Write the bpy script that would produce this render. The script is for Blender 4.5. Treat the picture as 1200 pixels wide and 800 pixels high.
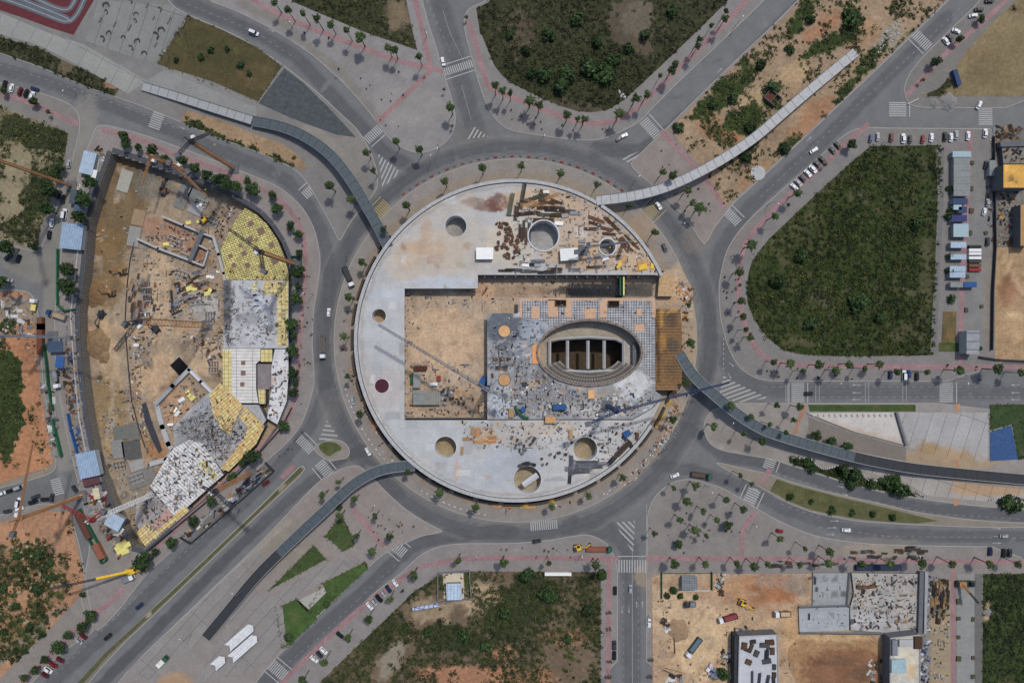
import bpy, bmesh, math, random
import numpy as np
from mathutils import Vector, geometry
from math import radians as R, sin, cos, pi, atan2, hypot
for o in list(bpy.data.objects): bpy.data.objects.remove(o)
SC = bpy.context.scene
S = 0.42            # metres on the ground per unit of the survey grid (1200 x 800 units)
H = 336.0           # flying height of the drone camera
random.seed(7); RNG = np.random.default_rng(7)
# ---------------- camera, sky, sun, exposure ----------------
cam = bpy.data.objects.new('camera', bpy.data.cameras.new('camera')); SC.collection.objects.link(cam)
cam.location = (0, 0, H); cam.rotation_euler = (0, 0, 0)
cam.data.sensor_width = 36; cam.data.lens = 36 * H / (1200 * S); cam.data.clip_end = 5000; cam.data.clip_start = 1
SC.camera = cam
SUN_EL, SUN_AZ = R(61), R(30)        # azimuth measured from north (+Y) towards east (+X)
w = bpy.data.worlds.new('World'); SC.world = w; w.use_nodes = True
sky = w.node_tree.nodes.new('ShaderNodeTexSky'); sky.sky_type = 'NISHITA'; sky.sun_disc = False
sky.sun_elevation = SUN_EL; sky.sun_rotation = SUN_AZ; sky.dust_density = 2.0
w.node_tree.links.new(sky.outputs[0], w.node_tree.nodes['Background'].inputs[0])
w.node_tree.nodes['Background'].inputs[1].default_value = 0.115
sl = bpy.data.lights.new('sun', 'SUN'); sl.energy = 2.25; sl.angle = R(2.5); sl.color = (1, .96, .90)
so = bpy.data.objects.new('sun', sl); SC.collection.objects.link(so); so.location = (60, 100, 200)
sd = Vector((sin(SUN_AZ) * cos(SUN_EL), cos(SUN_AZ) * cos(SUN_EL), sin(SUN_EL)))
so.rotation_euler = sd.to_track_quat('Z', 'Y').to_euler()
SC.view_settings.view_transform = 'Standard'; SC.view_settings.look = 'None'
SC.view_settings.gamma = 1; SC.view_settings.exposure = 0.02; SC.view_settings.use_curve_mapping = False

# ---------------- helpers ----------------
def P(x, y, z=0.0):
    k = S * (H - z) / H
    return (x - 600) * k, (400 - y) * k
SAT = .88
def lin(c):
    g = .3 * c[0] + .59 * c[1] + .11 * c[2]; c = [g + (v - g) * SAT for v in c]
    return tuple(((v / 255) / 12.92 if v < 10.3 else (((v / 255) + .055) / 1.055) ** 2.4) for v in c)
def tag(o, label=None, cat=None, group=None, kind=None):
    if label: o['label'] = label
    if cat: o['category'] = cat
    if group: o['group'] = group
    if kind: o['kind'] = kind
    return o
MATS = {}
def nd(t, typ, **kw):
    n = t.nodes.new(typ)
    for k, v in kw.items(): setattr(n, k, v)
    return n
def mat(name, c, rough=.85, metal=0, var=.18, scale=.6, bump=0, spec=.3, obvar=0):
    """plain coloured surface with two octaves of dirt"""
    if name in MATS: return MATS[name]
    m = bpy.data.materials.new(name); m.use_nodes = True; t = m.node_tree
    b = t.nodes['Principled BSDF']; b.inputs['Roughness'].default_value = rough; b.inputs['Metallic'].default_value = metal
    b.inputs['Specular IOR Level'].default_value = spec
    g = nd(t, 'ShaderNodeNewGeometry'); n = nd(t, 'ShaderNodeTexNoise'); n.inputs['Scale'].default_value = scale
    n.inputs['Detail'].default_value = 6; n.inputs['Roughness'].default_value = .65
    t.links.new(g.outputs['Position'], n.inputs['Vector'])
    mr = nd(t, 'ShaderNodeMapRange'); mr.inputs[1].default_value = .25; mr.inputs[2].default_value = .75
    mr.inputs[3].default_value = 1 - var; mr.inputs[4].default_value = 1 + var
    t.links.new(n.outputs['Fac'], mr.inputs[0])
    mx = nd(t, 'ShaderNodeVectorMath', operation='SCALE'); mx.inputs[0].default_value = lin(c)
    t.links.new(mr.outputs[0], mx.inputs['Scale']); last = mx.outputs[0]
    if obvar:
        oi = nd(t, 'ShaderNodeObjectInfo'); m2 = nd(t, 'ShaderNodeMapRange')
        m2.inputs[3].default_value = 1 - obvar; m2.inputs[4].default_value = 1 + obvar
        t.links.new(oi.outputs['Random'], m2.inputs[0]); s2 = nd(t, 'ShaderNodeVectorMath', operation='SCALE')
        t.links.new(last, s2.inputs[0]); t.links.new(m2.outputs[0], s2.inputs['Scale']); last = s2.outputs[0]
    t.links.new(last, b.inputs['Base Color'])
    if bump:
        bp = nd(t, 'ShaderNodeBump'); bp.inputs['Distance'].default_value = bump
        t.links.new(n.outputs['Fac'], bp.inputs['Height']); t.links.new(bp.outputs[0], b.inputs['Normal'])
    MATS[name] = m; return m
def mat_painted(name, rough=.9, var=.22, scale=1.0, veg=None, joints=None, bump=.15, brick=None, coarse=.12):
    """colour attribute Col (+ float attribute veg that drives a ragged cover of green), joints = (size, angle, darkness)"""
    if name in MATS: return MATS[name]
    m = bpy.data.materials.new(name); m.use_nodes = True; t = m.node_tree; L = t.links
    b = t.nodes['Principled BSDF']; b.inputs['Roughness'].default_value = rough; b.inputs['Specular IOR Level'].default_value = .2
    a = nd(t, 'ShaderNodeAttribute', attribute_name='Col'); g = nd(t, 'ShaderNodeNewGeometry')
    n = nd(t, 'ShaderNodeTexNoise'); n.inputs['Scale'].default_value = scale; n.inputs['Detail'].default_value = 7; n.inputs['Roughness'].default_value = .7
    n2 = nd(t, 'ShaderNodeTexNoise'); n2.inputs['Scale'].default_value = scale * coarse; n2.inputs['Detail'].default_value = 5; n2.inputs['Roughness'].default_value = .6
    L.new(g.outputs['Position'], n.inputs['Vector']); L.new(g.outputs['Position'], n2.inputs['Vector'])
    def mrange(src, lo, hi, a0=.3, a1=.7):
        r = nd(t, 'ShaderNodeMapRange'); r.inputs[1].default_value = a0; r.inputs[2].default_value = a1
        r.inputs[3].default_value = lo; r.inputs[4].default_value = hi; L.new(src, r.inputs[0]); return r.outputs[0]
    mul = nd(t, 'ShaderNodeMath', operation='MULTIPLY'); L.new(mrange(n.outputs['Fac'], 1 - var, 1 + var), mul.inputs[0]); L.new(mrange(n2.outputs['Fac'], 1 - var * .8, 1 + var * .8), mul.inputs[1])
    fac = mul.outputs[0]
    if joints:
        size, ang, dark = joints
        mp = nd(t, 'ShaderNodeMapping'); mp.inputs['Rotation'].default_value = (0, 0, R(ang)); L.new(g.outputs['Position'], mp.inputs['Vector'])
        br = nd(t, 'ShaderNodeTexBrick'); br.offset = 0; br.inputs['Scale'].default_value = 1; br.inputs['Brick Width'].default_value = size[0]
        br.inputs['Row Height'].default_value = size[1]; br.inputs['Mortar Size'].default_value = size[2]; br.inputs['Mortar Smooth'].default_value = .3
        br.inputs['Color1'].default_value = (1, 1, 1, 1); br.inputs['Color2'].default_value = (.93, .93, .93, 1); br.inputs['Mortar'].default_value = (dark,) * 3 + (1,)
        L.new(mp.outputs[0], br.inputs['Vector']); mm = nd(t, 'ShaderNodeMath', operation='MULTIPLY'); L.new(fac, mm.inputs[0]); L.new(br.outputs['Color'], mm.inputs[1]); fac = mm.outputs[0]
    sc = nd(t, 'ShaderNodeVectorMath', operation='SCALE'); L.new(a.outputs['Color'], sc.inputs[0]); L.new(fac, sc.inputs['Scale']); col = sc.outputs[0]
    if veg:
        va = nd(t, 'ShaderNodeAttribute', attribute_name='veg')
        n3 = nd(t, 'ShaderNodeTexNoise'); n3.inputs['Scale'].default_value = .22; n3.inputs['Detail'].default_value = 9; n3.inputs['Roughness'].default_value = .72
        L.new(g.outputs['Position'], n3.inputs['Vector'])
        s1 = nd(t, 'ShaderNodeMath', operation='ADD'); L.new(n3.outputs['Fac'], s1.inputs[0]); L.new(va.outputs['Fac'], s1.inputs[1])
        k = mrange(s1.outputs[0], 0, 1, .93, 1.10)
        cr = nd(t, 'ShaderNodeValToRGB'); cr.color_ramp.elements[0].position = .3; cr.color_ramp.elements[1].position = .7
        cr.color_ramp.elements[0].color = lin(veg[0]) + (1,); cr.color_ramp.elements[1].color = lin(veg[1]) + (1,)
        L.new(n.outputs['Fac'], cr.inputs[0])
        mx = nd(t, 'ShaderNodeMix', data_type='RGBA'); L.new(k, mx.inputs['Factor']); L.new(col, mx.inputs['A']); L.new(cr.outputs[0], mx.inputs['B']); col = mx.outputs['Result']
    L.new(col, b.inputs['Base Color'])
    if bump:
        bp = nd(t, 'ShaderNodeBump'); bp.inputs['Distance'].default_value = bump; bp.inputs['Strength'].default_value = .7
        L.new(n.outputs['Fac'], bp.inputs['Height']); L.new(bp.outputs[0], b.inputs['Normal'])
    MATS[name] = m; return m
def mat_grid(name, c, line, size, lw, ang=0, rough=.8, var=.15, off=0.0, c2=None):
    """surface with a printed / laid grid: formwork sheets, roof ribs, paving"""
    if name in MATS: return MATS[name]
    m = bpy.data.materials.new(name); m.use_nodes = True; t = m.node_tree; L = t.links
    b = t.nodes['Principled BSDF']; b.inputs['Roughness'].default_value = rough; b.inputs['Specular IOR Level'].default_value = .25
    g = nd(t, 'ShaderNodeNewGeometry'); mp = nd(t, 'ShaderNodeMapping'); mp.inputs['Rotation'].default_value = (0, 0, R(ang)); L.new(g.outputs['Position'], mp.inputs['Vector'])
    br = nd(t, 'ShaderNodeTexBrick'); br.offset = off; br.inputs['Scale'].default_value = 1; br.inputs['Brick Width'].default_value = size[0]; br.inputs['Row Height'].default_value = size[1]
    br.inputs['Mortar Size'].default_value = lw; br.inputs['Mortar Smooth'].default_value = .2
    br.inputs['Color1'].default_value = lin(c) + (1,); br.inputs['Color2'].default_value = lin(c2 or c) + (1,); br.inputs['Mortar'].default_value = lin(line) + (1,)
    L.new(mp.outputs[0], br.inputs['Vector'])
    n = nd(t, 'ShaderNodeTexNoise'); n.inputs['Scale'].default_value = .5; n.inputs['Detail'].default_value = 6; L.new(g.outputs['Position'], n.inputs['Vector'])
    mr = nd(t, 'ShaderNodeMapRange'); mr.inputs[1].default_value = .3; mr.inputs[2].default_value = .7; mr.inputs[3].default_value = 1 - var; mr.inputs[4].default_value = 1 + var
    L.new(n.outputs['Fac'], mr.inputs[0]); s = nd(t, 'ShaderNodeVectorMath', operation='SCALE'); L.new(br.outputs['Color'], s.inputs[0]); L.new(mr.outputs[0], s.inputs['Scale'])
    L.new(s.outputs[0], b.inputs['Base Color']); MATS[name] = m; return m
def mat_leaf(name):
    if name in MATS: return MATS[name]
    m = bpy.data.materials.new(name); m.use_nodes = True; t = m.node_tree; L = t.links
    b = t.nodes['Principled BSDF']; b.inputs['Roughness'].default_value = .7; b.inputs['Specular IOR Level'].default_value = .25
    a = nd(t, 'ShaderNodeAttribute', attribute_name='Col'); oi = nd(t, 'ShaderNodeObjectInfo')
    mr = nd(t, 'ShaderNodeMapRange'); mr.inputs[3].default_value = .72; mr.inputs[4].default_value = 1.3; L.new(oi.outputs['Random'], mr.inputs[0])
    s = nd(t, 'ShaderNodeVectorMath', operation='SCALE'); L.new(a.outputs['Color'], s.inputs[0]); L.new(mr.outputs[0], s.inputs['Scale']); L.new(s.outputs[0], b.inputs['Base Color'])
    MATS[name] = m; return m

def link(name, me, m=None, parent=None, loc=None, rz=0):
    if m is not None and not me.materials: me.materials.append(m)
    o = bpy.data.objects.new(name, me); SC.collection.objects.link(o)
    if parent: o.parent = parent
    if loc is not None: o.location = loc
    if rz: o.rotation_euler = (0, 0, rz)
    return o
def empty(name, loc, rz=0):
    o = bpy.data.objects.new(name, None); SC.collection.objects.link(o); o.location = loc; o.rotation_euler = (0, 0, rz); o.empty_display_size = .5
    return o
def dup(o, parent=None):
    c = o.copy(); SC.collection.objects.link(c)
    if parent: c.parent = parent
    for ch in KIDS.get(o, []): dup2(ch, c)
    return c
KIDS = {}
def dup2(o, parent):
    c = o.copy(); SC.collection.objects.link(c); c.parent = parent
    for ch in o.children: dup2(ch, c)
    return c
def copy_thing(o):
    c = o.copy(); SC.collection.objects.link(c)
    for ch in list(o.children): dup2(ch, c)
    return c
class MB:
    def __init__(s): s.v = []; s.f = []
    def quad(s, a, b, c, d):
        n = len(s.v); s.v += [a, b, c, d]; s.f.append((n, n + 1, n + 2, n + 3)); return s
    def prism(s, poly, z0, z1, cap=True, bottom=False):
        if area(poly) < 0: poly = poly[::-1]
        n = len(s.v); k = len(poly)
        s.v += [(p[0], p[1], z0) for p in poly] + [(p[0], p[1], z1) for p in poly]
        for i in range(k): j = (i + 1) % k; s.f.append((n + i, n + j, n + k + j, n + k + i))
        if cap:
            for t in geometry.tessellate_polygon([[Vector((p[0], p[1], 0)) for p in poly]]):
                a, b, c = t
                if cross(poly[a], poly[b], poly[c]) < 0: a, c = c, a
                s.f.append((n + k + a, n + k + b, n + k + c))
                if bottom: s.f.append((n + c, n + b, n + a))
        return s
    def box(s, cx, cy, z0, w, l, h, a=0, taper=1):
        c, sn = cos(a), sin(a); n = len(s.v)
        for z, k in ((z0, 1), (z0 + h, taper)):
            for sx, sy in ((-1, -1), (1, -1), (1, 1), (-1, 1)):
                x, y = sx * w / 2 * k, sy * l / 2 * k
                s.v.append((cx + x * c - y * sn, cy + x * sn + y * c, z))
        for f in ((3, 2, 1, 0), (4, 5, 6, 7), (0, 1, 5, 4), (1, 2, 6, 5), (2, 3, 7, 6), (3, 0, 4, 7)): s.f.append(tuple(n + i for i in f))
        return s
    def cyl(s, cx, cy, z0, r, h, k=10, r2=None):
        r2 = r if r2 is None else r2; n = len(s.v)
        for z, rr in ((z0, r), (z0 + h, r2)):
            s.v += [(cx + rr * cos(2 * pi * i / k), cy + rr * sin(2 * pi * i / k), z) for i in range(k)]
        for i in range(k): j = (i + 1) % k; s.f.append((n + i, n + j, n + k + j, n + k + i))
        s.f.append(tuple(n + k + i for i in range(k))); s.f.append(tuple(n + k - 1 - i for i in range(k)))
        return s
    def wheel(s, cx, cy, cz, r, w, k=10):          # axle along Y
        n = len(s.v)
        for y in (cy - w / 2, cy + w / 2):
            s.v += [(cx + r * cos(2 * pi * i / k), y, cz + r * sin(2 * pi * i / k)) for i in range(k)]
        for i in range(k): j = (i + 1) % k; s.f.append((n + i, n + k + i, n + k + j, n + j))
        s.f.append(tuple(n + i for i in range(k))); s.f.append(tuple(n + 2 * k - 1 - i for i in range(k)))
        return s
    def beam(s, p, q, w, k=4):
        p, q = Vector(p), Vector(q); d = q - p
        if d.length < 1e-4: return s
        u = d.orthogonal().normalized(); v = d.normalized().cross(u); n = len(s.v)
        for c in (p, q):
            for i in range(k):
                a = 2 * pi * (i + .5) / k; s.v.append(tuple(c + (u * cos(a) + v * sin(a)) * w * .7))
        for i in range(k): j = (i + 1) % k; s.f.append((n + i, n + j, n + k + j, n + k + i))
        s.f.append(tuple(n + k - 1 - i for i in range(k))); s.f.append(tuple(n + k + i for i in range(k)))
        return s
    def build(s, name, m, parent=None, loc=None, rz=0):
        me = bpy.data.meshes.new(name); me.from_pydata(s.v, [], s.f); me.update()
        return link(name, me, m, parent, loc, rz)
def area(p): return .5 * sum(p[i][0] * p[(i + 1) % len(p)][1] - p[(i + 1) % len(p)][0] * p[i][1] for i in range(len(p)))
def cross(a, b, c): return (b[0] - a[0]) * (c[1] - a[1]) - (b[1] - a[1]) * (c[0] - a[0])
def wp(pts, z=0): return [P(x, y, z) for x, y in pts]
def chaikin(p, n=2, closed=True):
    for _ in range(n):
        q = []
        m = len(p)
        rng = range(m) if closed else range(m - 1)
        if not closed: q.append(p[0])
        for i in rng:
            a, b = p[i], p[(i + 1) % m]
            q += [(a[0] * .75 + b[0] * .25, a[1] * .75 + b[1] * .25), (a[0] * .25 + b[0] * .75, a[1] * .25 + b[1] * .75)]
        if not closed: q.append(p[-1])
        p = q
    return p
def inset(p, d):
    if area(p) < 0: p = p[::-1]
    out = []; n = len(p)
    for i in range(n):
        a, b, c = Vector(p[i - 1][:2]), Vector(p[i][:2]), Vector(p[(i + 1) % n][:2])
        e1 = (b - a); e2 = (c - b)
        if e1.length < 1e-6 or e2.length < 1e-6: out.append(tuple(b)); continue
        e1.normalize(); e2.normalize(); n1 = Vector((-e1.y, e1.x)); n2 = Vector((-e2.y, e2.x)); m = n1 + n2
        if m.length < .2: m = n1
        m.normalize(); k = d / max(.45, m.dot(n1)); out.append(tuple(b + m * k))
    return out
def inpoly(x, y, poly):
    x = np.asarray(x); y = np.asarray(y); r = np.zeros(x.shape, bool); n = len(poly); j = n - 1
    for i in range(n):
        xi, yi = poly[i][:2]; xj, yj = poly[j][:2]
        if yi != yj: r ^= ((yi > y) != (yj > y)) & (x < (xj - xi) * (y - yi) / (yj - yi) + xi)
        j = i
    return r
def arc(cx, cy, r, a0, a1, n=48): return [(cx + r * cos(R(a0 + (a1 - a0) * i / n)), cy - r * sin(R(a0 + (a1 - a0) * i / n))) for i in range(n + 1)]
# value noise
_g = np.random.default_rng(3).random((256, 256))
def vnoise(x, y):
    xi = np.floor(x).astype(int); yi = np.floor(y).astype(int); fx = x - xi; fy = y - yi; fx = fx * fx * (3 - 2 * fx); fy = fy * fy * (3 - 2 * fy)
    a = _g[xi % 256, yi % 256]; b = _g[(xi + 1) % 256, yi % 256]; c = _g[xi % 256, (yi + 1) % 256]; d = _g[(xi + 1) % 256, (yi + 1) % 256]
    return (a * (1 - fx) + b * fx) * (1 - fy) + (c * (1 - fx) + d * fx) * fy
def fbm(x, y, o=4):
    r = 0; a = .5
    for i in range(o): r = r + a * vnoise(x * 2 ** i + 17.3 * i, y * 2 ** i + 9.1 * i); a *= .5
    return r / (1 - .5 ** o)
def sstep(t): t = np.clip(t, 0, 1); return t * t * (3 - 2 * t)
def dist_line(x, y, pts, closed=False):
    d = np.full(x.shape, 1e9); n = len(pts)
    for i in range(n if closed else n - 1):
        ax, ay = pts[i]; bx, by = pts[(i + 1) % n]; dx, dy = bx - ax, by - ay
        t = np.clip(((x - ax) * dx + (y - ay) * dy) / (dx * dx + dy * dy + 1e-9), 0, 1)
        d = np.minimum(d, np.hypot(x - ax - t * dx, y - ay - t * dy))
    return d
def paint(me, base, ops=(), z=0, veg0=None, rough=3.0):
    """colours the surface itself: ops in survey units. ('b',x,y,rx,ry,rot,colour,strength) blob, ('l',pts,width,colour,strength) stroke, ('p',poly,colour,strength) patch; colour may be a number = amount of green cover"""
    n = len(me.vertices); co = np.empty(n * 3, np.float32); me.vertices.foreach_get('co', co); co = co.reshape(-1, 3)
    k = S * (H - z) / H; x = co[:, 0] / k + 600; y = 400 - co[:, 1] / k
    wob = (fbm(x / 9, y / 9) - .5) * 2; wob2 = (fbm(x / 3 + 50, y / 3) - .5) * 2
    wob3 = (fbm(x / 2.2 + 7, y / 2.2 + 31, 3) - .5) * 2
    xw = x + rough * wob * 1.6 + rough * .5 * wob2; yw = y + rough * 1.6 * (fbm(x / 9 + 90, y / 9 + 40) - .5) * 2
    C = np.tile(np.array(lin(base)), (n, 1)); V = np.full(n, veg0 if veg0 is not None else 0.)
    for o in ops:
        if o[0] == 'b':
            _, bx, by, rx, ry, rot, c, st = o; dx = xw - bx; dy = yw - by; ca, sa = cos(R(rot)), sin(R(rot))
            q = np.hypot((dx * ca + dy * sa) / rx, (-dx * sa + dy * ca) / ry); m = sstep((1.10 - q + .25 * wob3) / .22) * st
        elif o[0] == 'l':
            _, pts, wd, c, st = o; m = sstep((wd * .5 + 1.5 - dist_line(xw, yw, pts)) / 3.0) * st
        else:
            _, poly, c, st = o; m = inpoly(x + .25 * wob2, y + .25 * wob3, poly) * st
        if isinstance(c, (int, float)): V = V * (1 - m) + c * m
        else: C = C * (1 - m[:, None]) + np.array(lin(c)) * m[:, None]
    at = me.color_attributes.new('Col', 'FLOAT_COLOR', 'POINT'); at.data.foreach_set('color', np.hstack([C, np.ones((n, 1))]).astype(np.float32).ravel())
    if veg0 is not None:
        va = me.attributes.new('veg', 'FLOAT', 'POINT'); va.data.foreach_set('value', V.astype(np.float32))
    return V
def sheet(name, poly, z, m, step=0, holes=(), zpix=None, skirt=None):
    """flat surface cut to an outline (survey units), optionally gridded so it can be coloured"""
    zp = z if zpix is None else zpix
    loops = [wp(poly, zp)] + [wp(h, zp) for h in holes]
    pts = [p for l in loops for p in l]
    bm = bmesh.new(); vs = [bm.verts.new((p[0], p[1], z)) for p in pts]
    for a, b, c in geometry.tessellate_polygon([[Vector((p[0], p[1], 0)) for p in l] for l in loops]):
        if cross(pts[a], pts[b], pts[c]) < 0: a, c = c, a
        try: bm.faces.new((vs[a], vs[b], vs[c]))
        except ValueError: pass
    if step:
        xs = [p[0] for p in pts]; ys = [p[1] for p in pts]
        if not holes: bmesh.ops.dissolve_limit(bm, angle_limit=.01, verts=bm.verts[:], edges=bm.edges[:])
        for ax, lo, hi in ((0, max(min(xs), -262), min(max(xs), 262)), (1, max(min(ys), -175), min(max(ys), 175))):
            t = (math.floor(lo / step) + 1) * step + .013
            while t < hi:
                co = (t, 0, 0) if ax == 0 else (0, t, 0); no = (1, 0, 0) if ax == 0 else (0, 1, 0)
                bmesh.ops.bisect_plane(bm, geom=bm.verts[:] + bm.edges[:] + bm.faces[:], plane_co=co, plane_no=no, dist=1e-4)
                t += step
    me = bpy.data.meshes.new(name); bm.to_mesh(me); bm.free()
    return link(name, me, m)
def mesh_quads(name, V, C, m, parent=None, loc=None):
    """V (n,4,3) quads, C (n,3) colour of each face"""
    n = len(V); me = bpy.data.meshes.new(name); me.vertices.add(n * 4); me.vertices.foreach_set('co', V.astype(np.float32).ravel())
    me.loops.add(n * 4); me.loops.foreach_set('vertex_index', np.arange(n * 4, dtype=np.int32)); me.polygons.add(n)
    me.polygons.foreach_set('loop_start', np.arange(0, n * 4, 4, dtype=np.int32)); me.polygons.foreach_set('loop_total', np.full(n, 4, np.int32)); me.update(calc_edges=True)
    at = me.color_attributes.new('Col', 'FLOAT_COLOR', 'POINT'); c4 = np.hstack([C, np.ones((n, 1))]); at.data.foreach_set('color', np.repeat(c4, 4, axis=0).astype(np.float32).ravel())
    return link(name, me, m, parent, loc)
def leaves(centres, radii, per, size, cols, flat=.6, rng=RNG):
    """leaf-sized quads through domes at centres (n,3)"""
    n = len(centres); N = n * per; c = np.repeat(centres, per, 0); r = np.repeat(radii, per)
    d = rng.normal(size=(N, 3)); d /= np.linalg.norm(d, axis=1)[:, None]; d[:, 2] = np.abs(d[:, 2]); rr = rng.random(N) ** .45
    p = c + d * (rr * r)[:, None] * np.array([1, 1, flat])
    nrm = d + rng.normal(size=(N, 3)) * .7; nrm[:, 2] += .7; nrm /= np.linalg.norm(nrm, axis=1)[:, None]
    u = np.cross(nrm, rng.normal(size=(N, 3))); u /= np.linalg.norm(u, axis=1)[:, None] + 1e-9; v = np.cross(nrm, u)
    s = (size * (.6 + .8 * rng.random(N)) * np.clip(np.repeat(radii, per), .5, 1.6) ** .5)[:, None]
    V = np.stack([p - u * s, p + v * s * .7, p + u * s, p - v * s * .7], 1)
    cols = np.asarray(cols); ci = rng.integers(0, len(cols), n); lf = .55 + .9 * fbm(centres[:, 0] / 22 + 3, centres[:, 1] / 22 + 8, 3); C = np.repeat(cols[ci] * (lf * (.62 + .8 * rng.random(n)))[:, None], per, 0) * (.7 + .6 * rng.random(N))[:, None]
    return V, C
def ordinal(i): return ['first', 'second', 'third', 'fourth', 'fifth', 'sixth', 'seventh', 'eighth', 'ninth', 'tenth', 'eleventh', 'twelfth', 'thirteenth', 'fourteenth', 'fifteenth', 'sixteenth', 'seventeenth', 'eighteenth', 'nineteenth', 'twentieth'][i]
# ---------------- the setting: ground, road, pavement blocks ----------------
CX, CY = 604, 399
PIT = [(131,178),(160,187),(200,201),(240,217),(272,231),(290,241),(305,251),(318,265),(330,284),(338,304),(341,322),(341,400),(341,440),(337,470),(326,498),(302,530),(268,560),(235,588),(200,618),(170,644),(155,640),(142,612),(128,580),(113,540),(103,490),(97,440),(94,400),(93,365),(98,330),(101,300),(104,262),(112,235),(121,206)]
VOID = [(645,402),(655,399),(690,397),(722,399),(731,403),(731,429),(722,432),(690,434),(655,433),(645,430)]
soil = mat('bare_earth', (150,128,100), var=.2, scale=.05)
o = sheet('ground', [(-6000,-6000),(7200,-6000),(7200,6800),(-6000,6800)], -.05, soil, holes=[PIT, VOID]); tag(o, kind='structure')
# road sheet, gridded for wear
gx = np.arange(-275, 275.1, 1.1); gy = np.arange(-185, 185.1, 1.1); X, Y = np.meshgrid(gx, gy)
nx, ny = len(gx), len(gy); idx = np.arange(nx * ny).reshape(ny, nx)
f = np.stack([idx[:-1, :-1], idx[:-1, 1:], idx[1:, 1:], idx[1:, :-1]], -1).reshape(-1, 4)
cxm = (X[:-1, :-1] + .55).ravel() / S + 600; cym = 400 - (Y[:-1, :-1] + .55).ravel() / S
pit_in = [(x + (x < 220) * -4 + (x > 220) * 4, y) for x, y in PIT]
keep = ~(inpoly(cxm, cym, pit_in) | inpoly(cxm, cym, VOID))
me = bpy.data.meshes.new('road'); me.from_pydata(np.stack([X.ravel(), Y.ravel(), np.zeros(nx * ny)], 1).tolist(), [], f[keep].tolist()); me.update()
asph = mat_painted('asphalt', rough=.88, var=.13, scale=1.3, bump=.02, coarse=.12)
road = link('road', me, asph); tag(road, kind='structure')
DK = (88,89,92)
ringc = [(CX + 228 * cos(R(a)), CY - 228 * sin(R(a))) for a in range(0, 361, 5)]
rops = [('l', ringc, 13, DK, .8),
 ('l', [(-20,75),(60,98),(150,133),(230,166),(300,192),(335,210),(358,235),(375,265),(384,300),(386,340),(384,420),(380,460),(370,490),(345,525),(300,575),(230,640),(150,720),(60,800)], 15, DK, .75),
 ('l', [(210,0),(300,38),(345,65),(385,108),(415,140),(450,178),(480,195)], 16, DK, .85),
 ('l', [(380,420),(392,470),(410,505),(430,535),(470,580)], 12, DK, .8), ('l', [(390,380),(395,330),(410,285),(440,245),(470,215),(500,196)], 12, DK, .8),
 ('l', [(515,0),(535,70),(550,130),(560,160)], 22, DK, .7),
 ('l', [(940,5),(860,85),(790,150),(750,178),(700,175)], 18, DK, .85), ('l', [(1110,20),(1040,90),(960,170),(880,240),(845,290),(832,350),(832,420),(815,470),(780,530)], 16, DK, .7),
 ('l', [(1210,459),(1000,459),(900,458),(860,440),(840,400)], 17, DK, .6), ('l', [(805,500),(850,535),(900,543),(980,570),(1080,595),(1210,606)], 14, DK, .85),
 ('l', [(770,545),(820,552),(870,570),(920,597),(1000,622),(1100,628),(1210,629)], 14, DK, .7), ('l', [(740,820),(740,700),(738,640),(715,622),(670,615)], 22, DK, .7),
 ('l', [(310,800),(360,750),(430,690),(480,640),(520,628),(600,622)], 17, DK, .85), ('l', [(110,810),(200,720),(280,640),(350,575),(400,538),(440,520)], 12, (80,80,83), .85),
 ('l', [(610,40),(680,30)], 1, DK, .0),
 ('b', 95, 165, 18, 60, 10, (124,121,114), .9), ('l', [(95,150),(80,230),(68,330),(62,400),(70,480),(85,560)], 30, (128,124,115), .9),
 ('l', [(1068,136),(1220,136)], 26, (112,112,110), .9), ('b', 50, 310, 50, 22, 10, (124,121,112), .9), ('l', [(-10,590),(60,572),(100,560)], 30, (104,104,103), .9),
 ('b', 330, 585, 20, 60, 60, (104,104,104), .3), ('b', 700, 660, 16, 10, 0, (120,113,102), .4), ('b', 1020, 640, 60, 12, 0, (125,118,108), .5), ('b', 765, 675, 22, 16, 0, (150,132,108), .7),
 ('b', 555, 160, 20, 12, 0, (108,104,98), .5), ('b', 820, 270, 18, 30, 30, (118,109,98), .6), ('b', 385, 480, 14, 26, 0, (112,110,106), .5)]
def offs(pts, d):
    out = []
    for i in range(len(pts)):
        a_, b_ = pts[max(i - 1, 0)], pts[min(i + 1, len(pts) - 1)]; L_ = hypot(b_[0] - a_[0], b_[1] - a_[1]) + 1e-6; out.append((pts[i][0] - (b_[1] - a_[1]) / L_ * d, pts[i][1] + (b_[0] - a_[0]) / L_ * d))
    return out
for q_ in [r_ for r_ in rops if r_[0] == 'l' and r_[2] >= 10 and r_[3][0] <= 90 and len(r_[1]) < 30]:
    for d_, s_ in ((-5.5, .4), (-2.2, .3), (2.2, .45), (5.5, .3)): rops.append(('l', chaikin(offs(q_[1], d_), 1, False), 1.0, (76,76,78), s_))
for k in range(150):      # repair patches, oil and dust stains on the carriageways
    x_, y_ = random.uniform(0, 1200), random.uniform(0, 800); v_ = random.choice((-14, -9, 9, 14, 20)); q_ = 103 + v_
    rops.append(('b', x_, y_, random.uniform(2, 9), random.uniform(1, 4), random.uniform(0, 180), (q_, q_ - 1, q_ - 3), .6))
for off, st in ((-9, .5), (-4, .35), (4, .45), (9, .5)): rops.append(('l', [(CX + (227 + off) * cos(R(a)), CY - (227 + off) * sin(R(a))) for a in range(0, 361, 4)], 1.2, (78,78,80), st))
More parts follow.
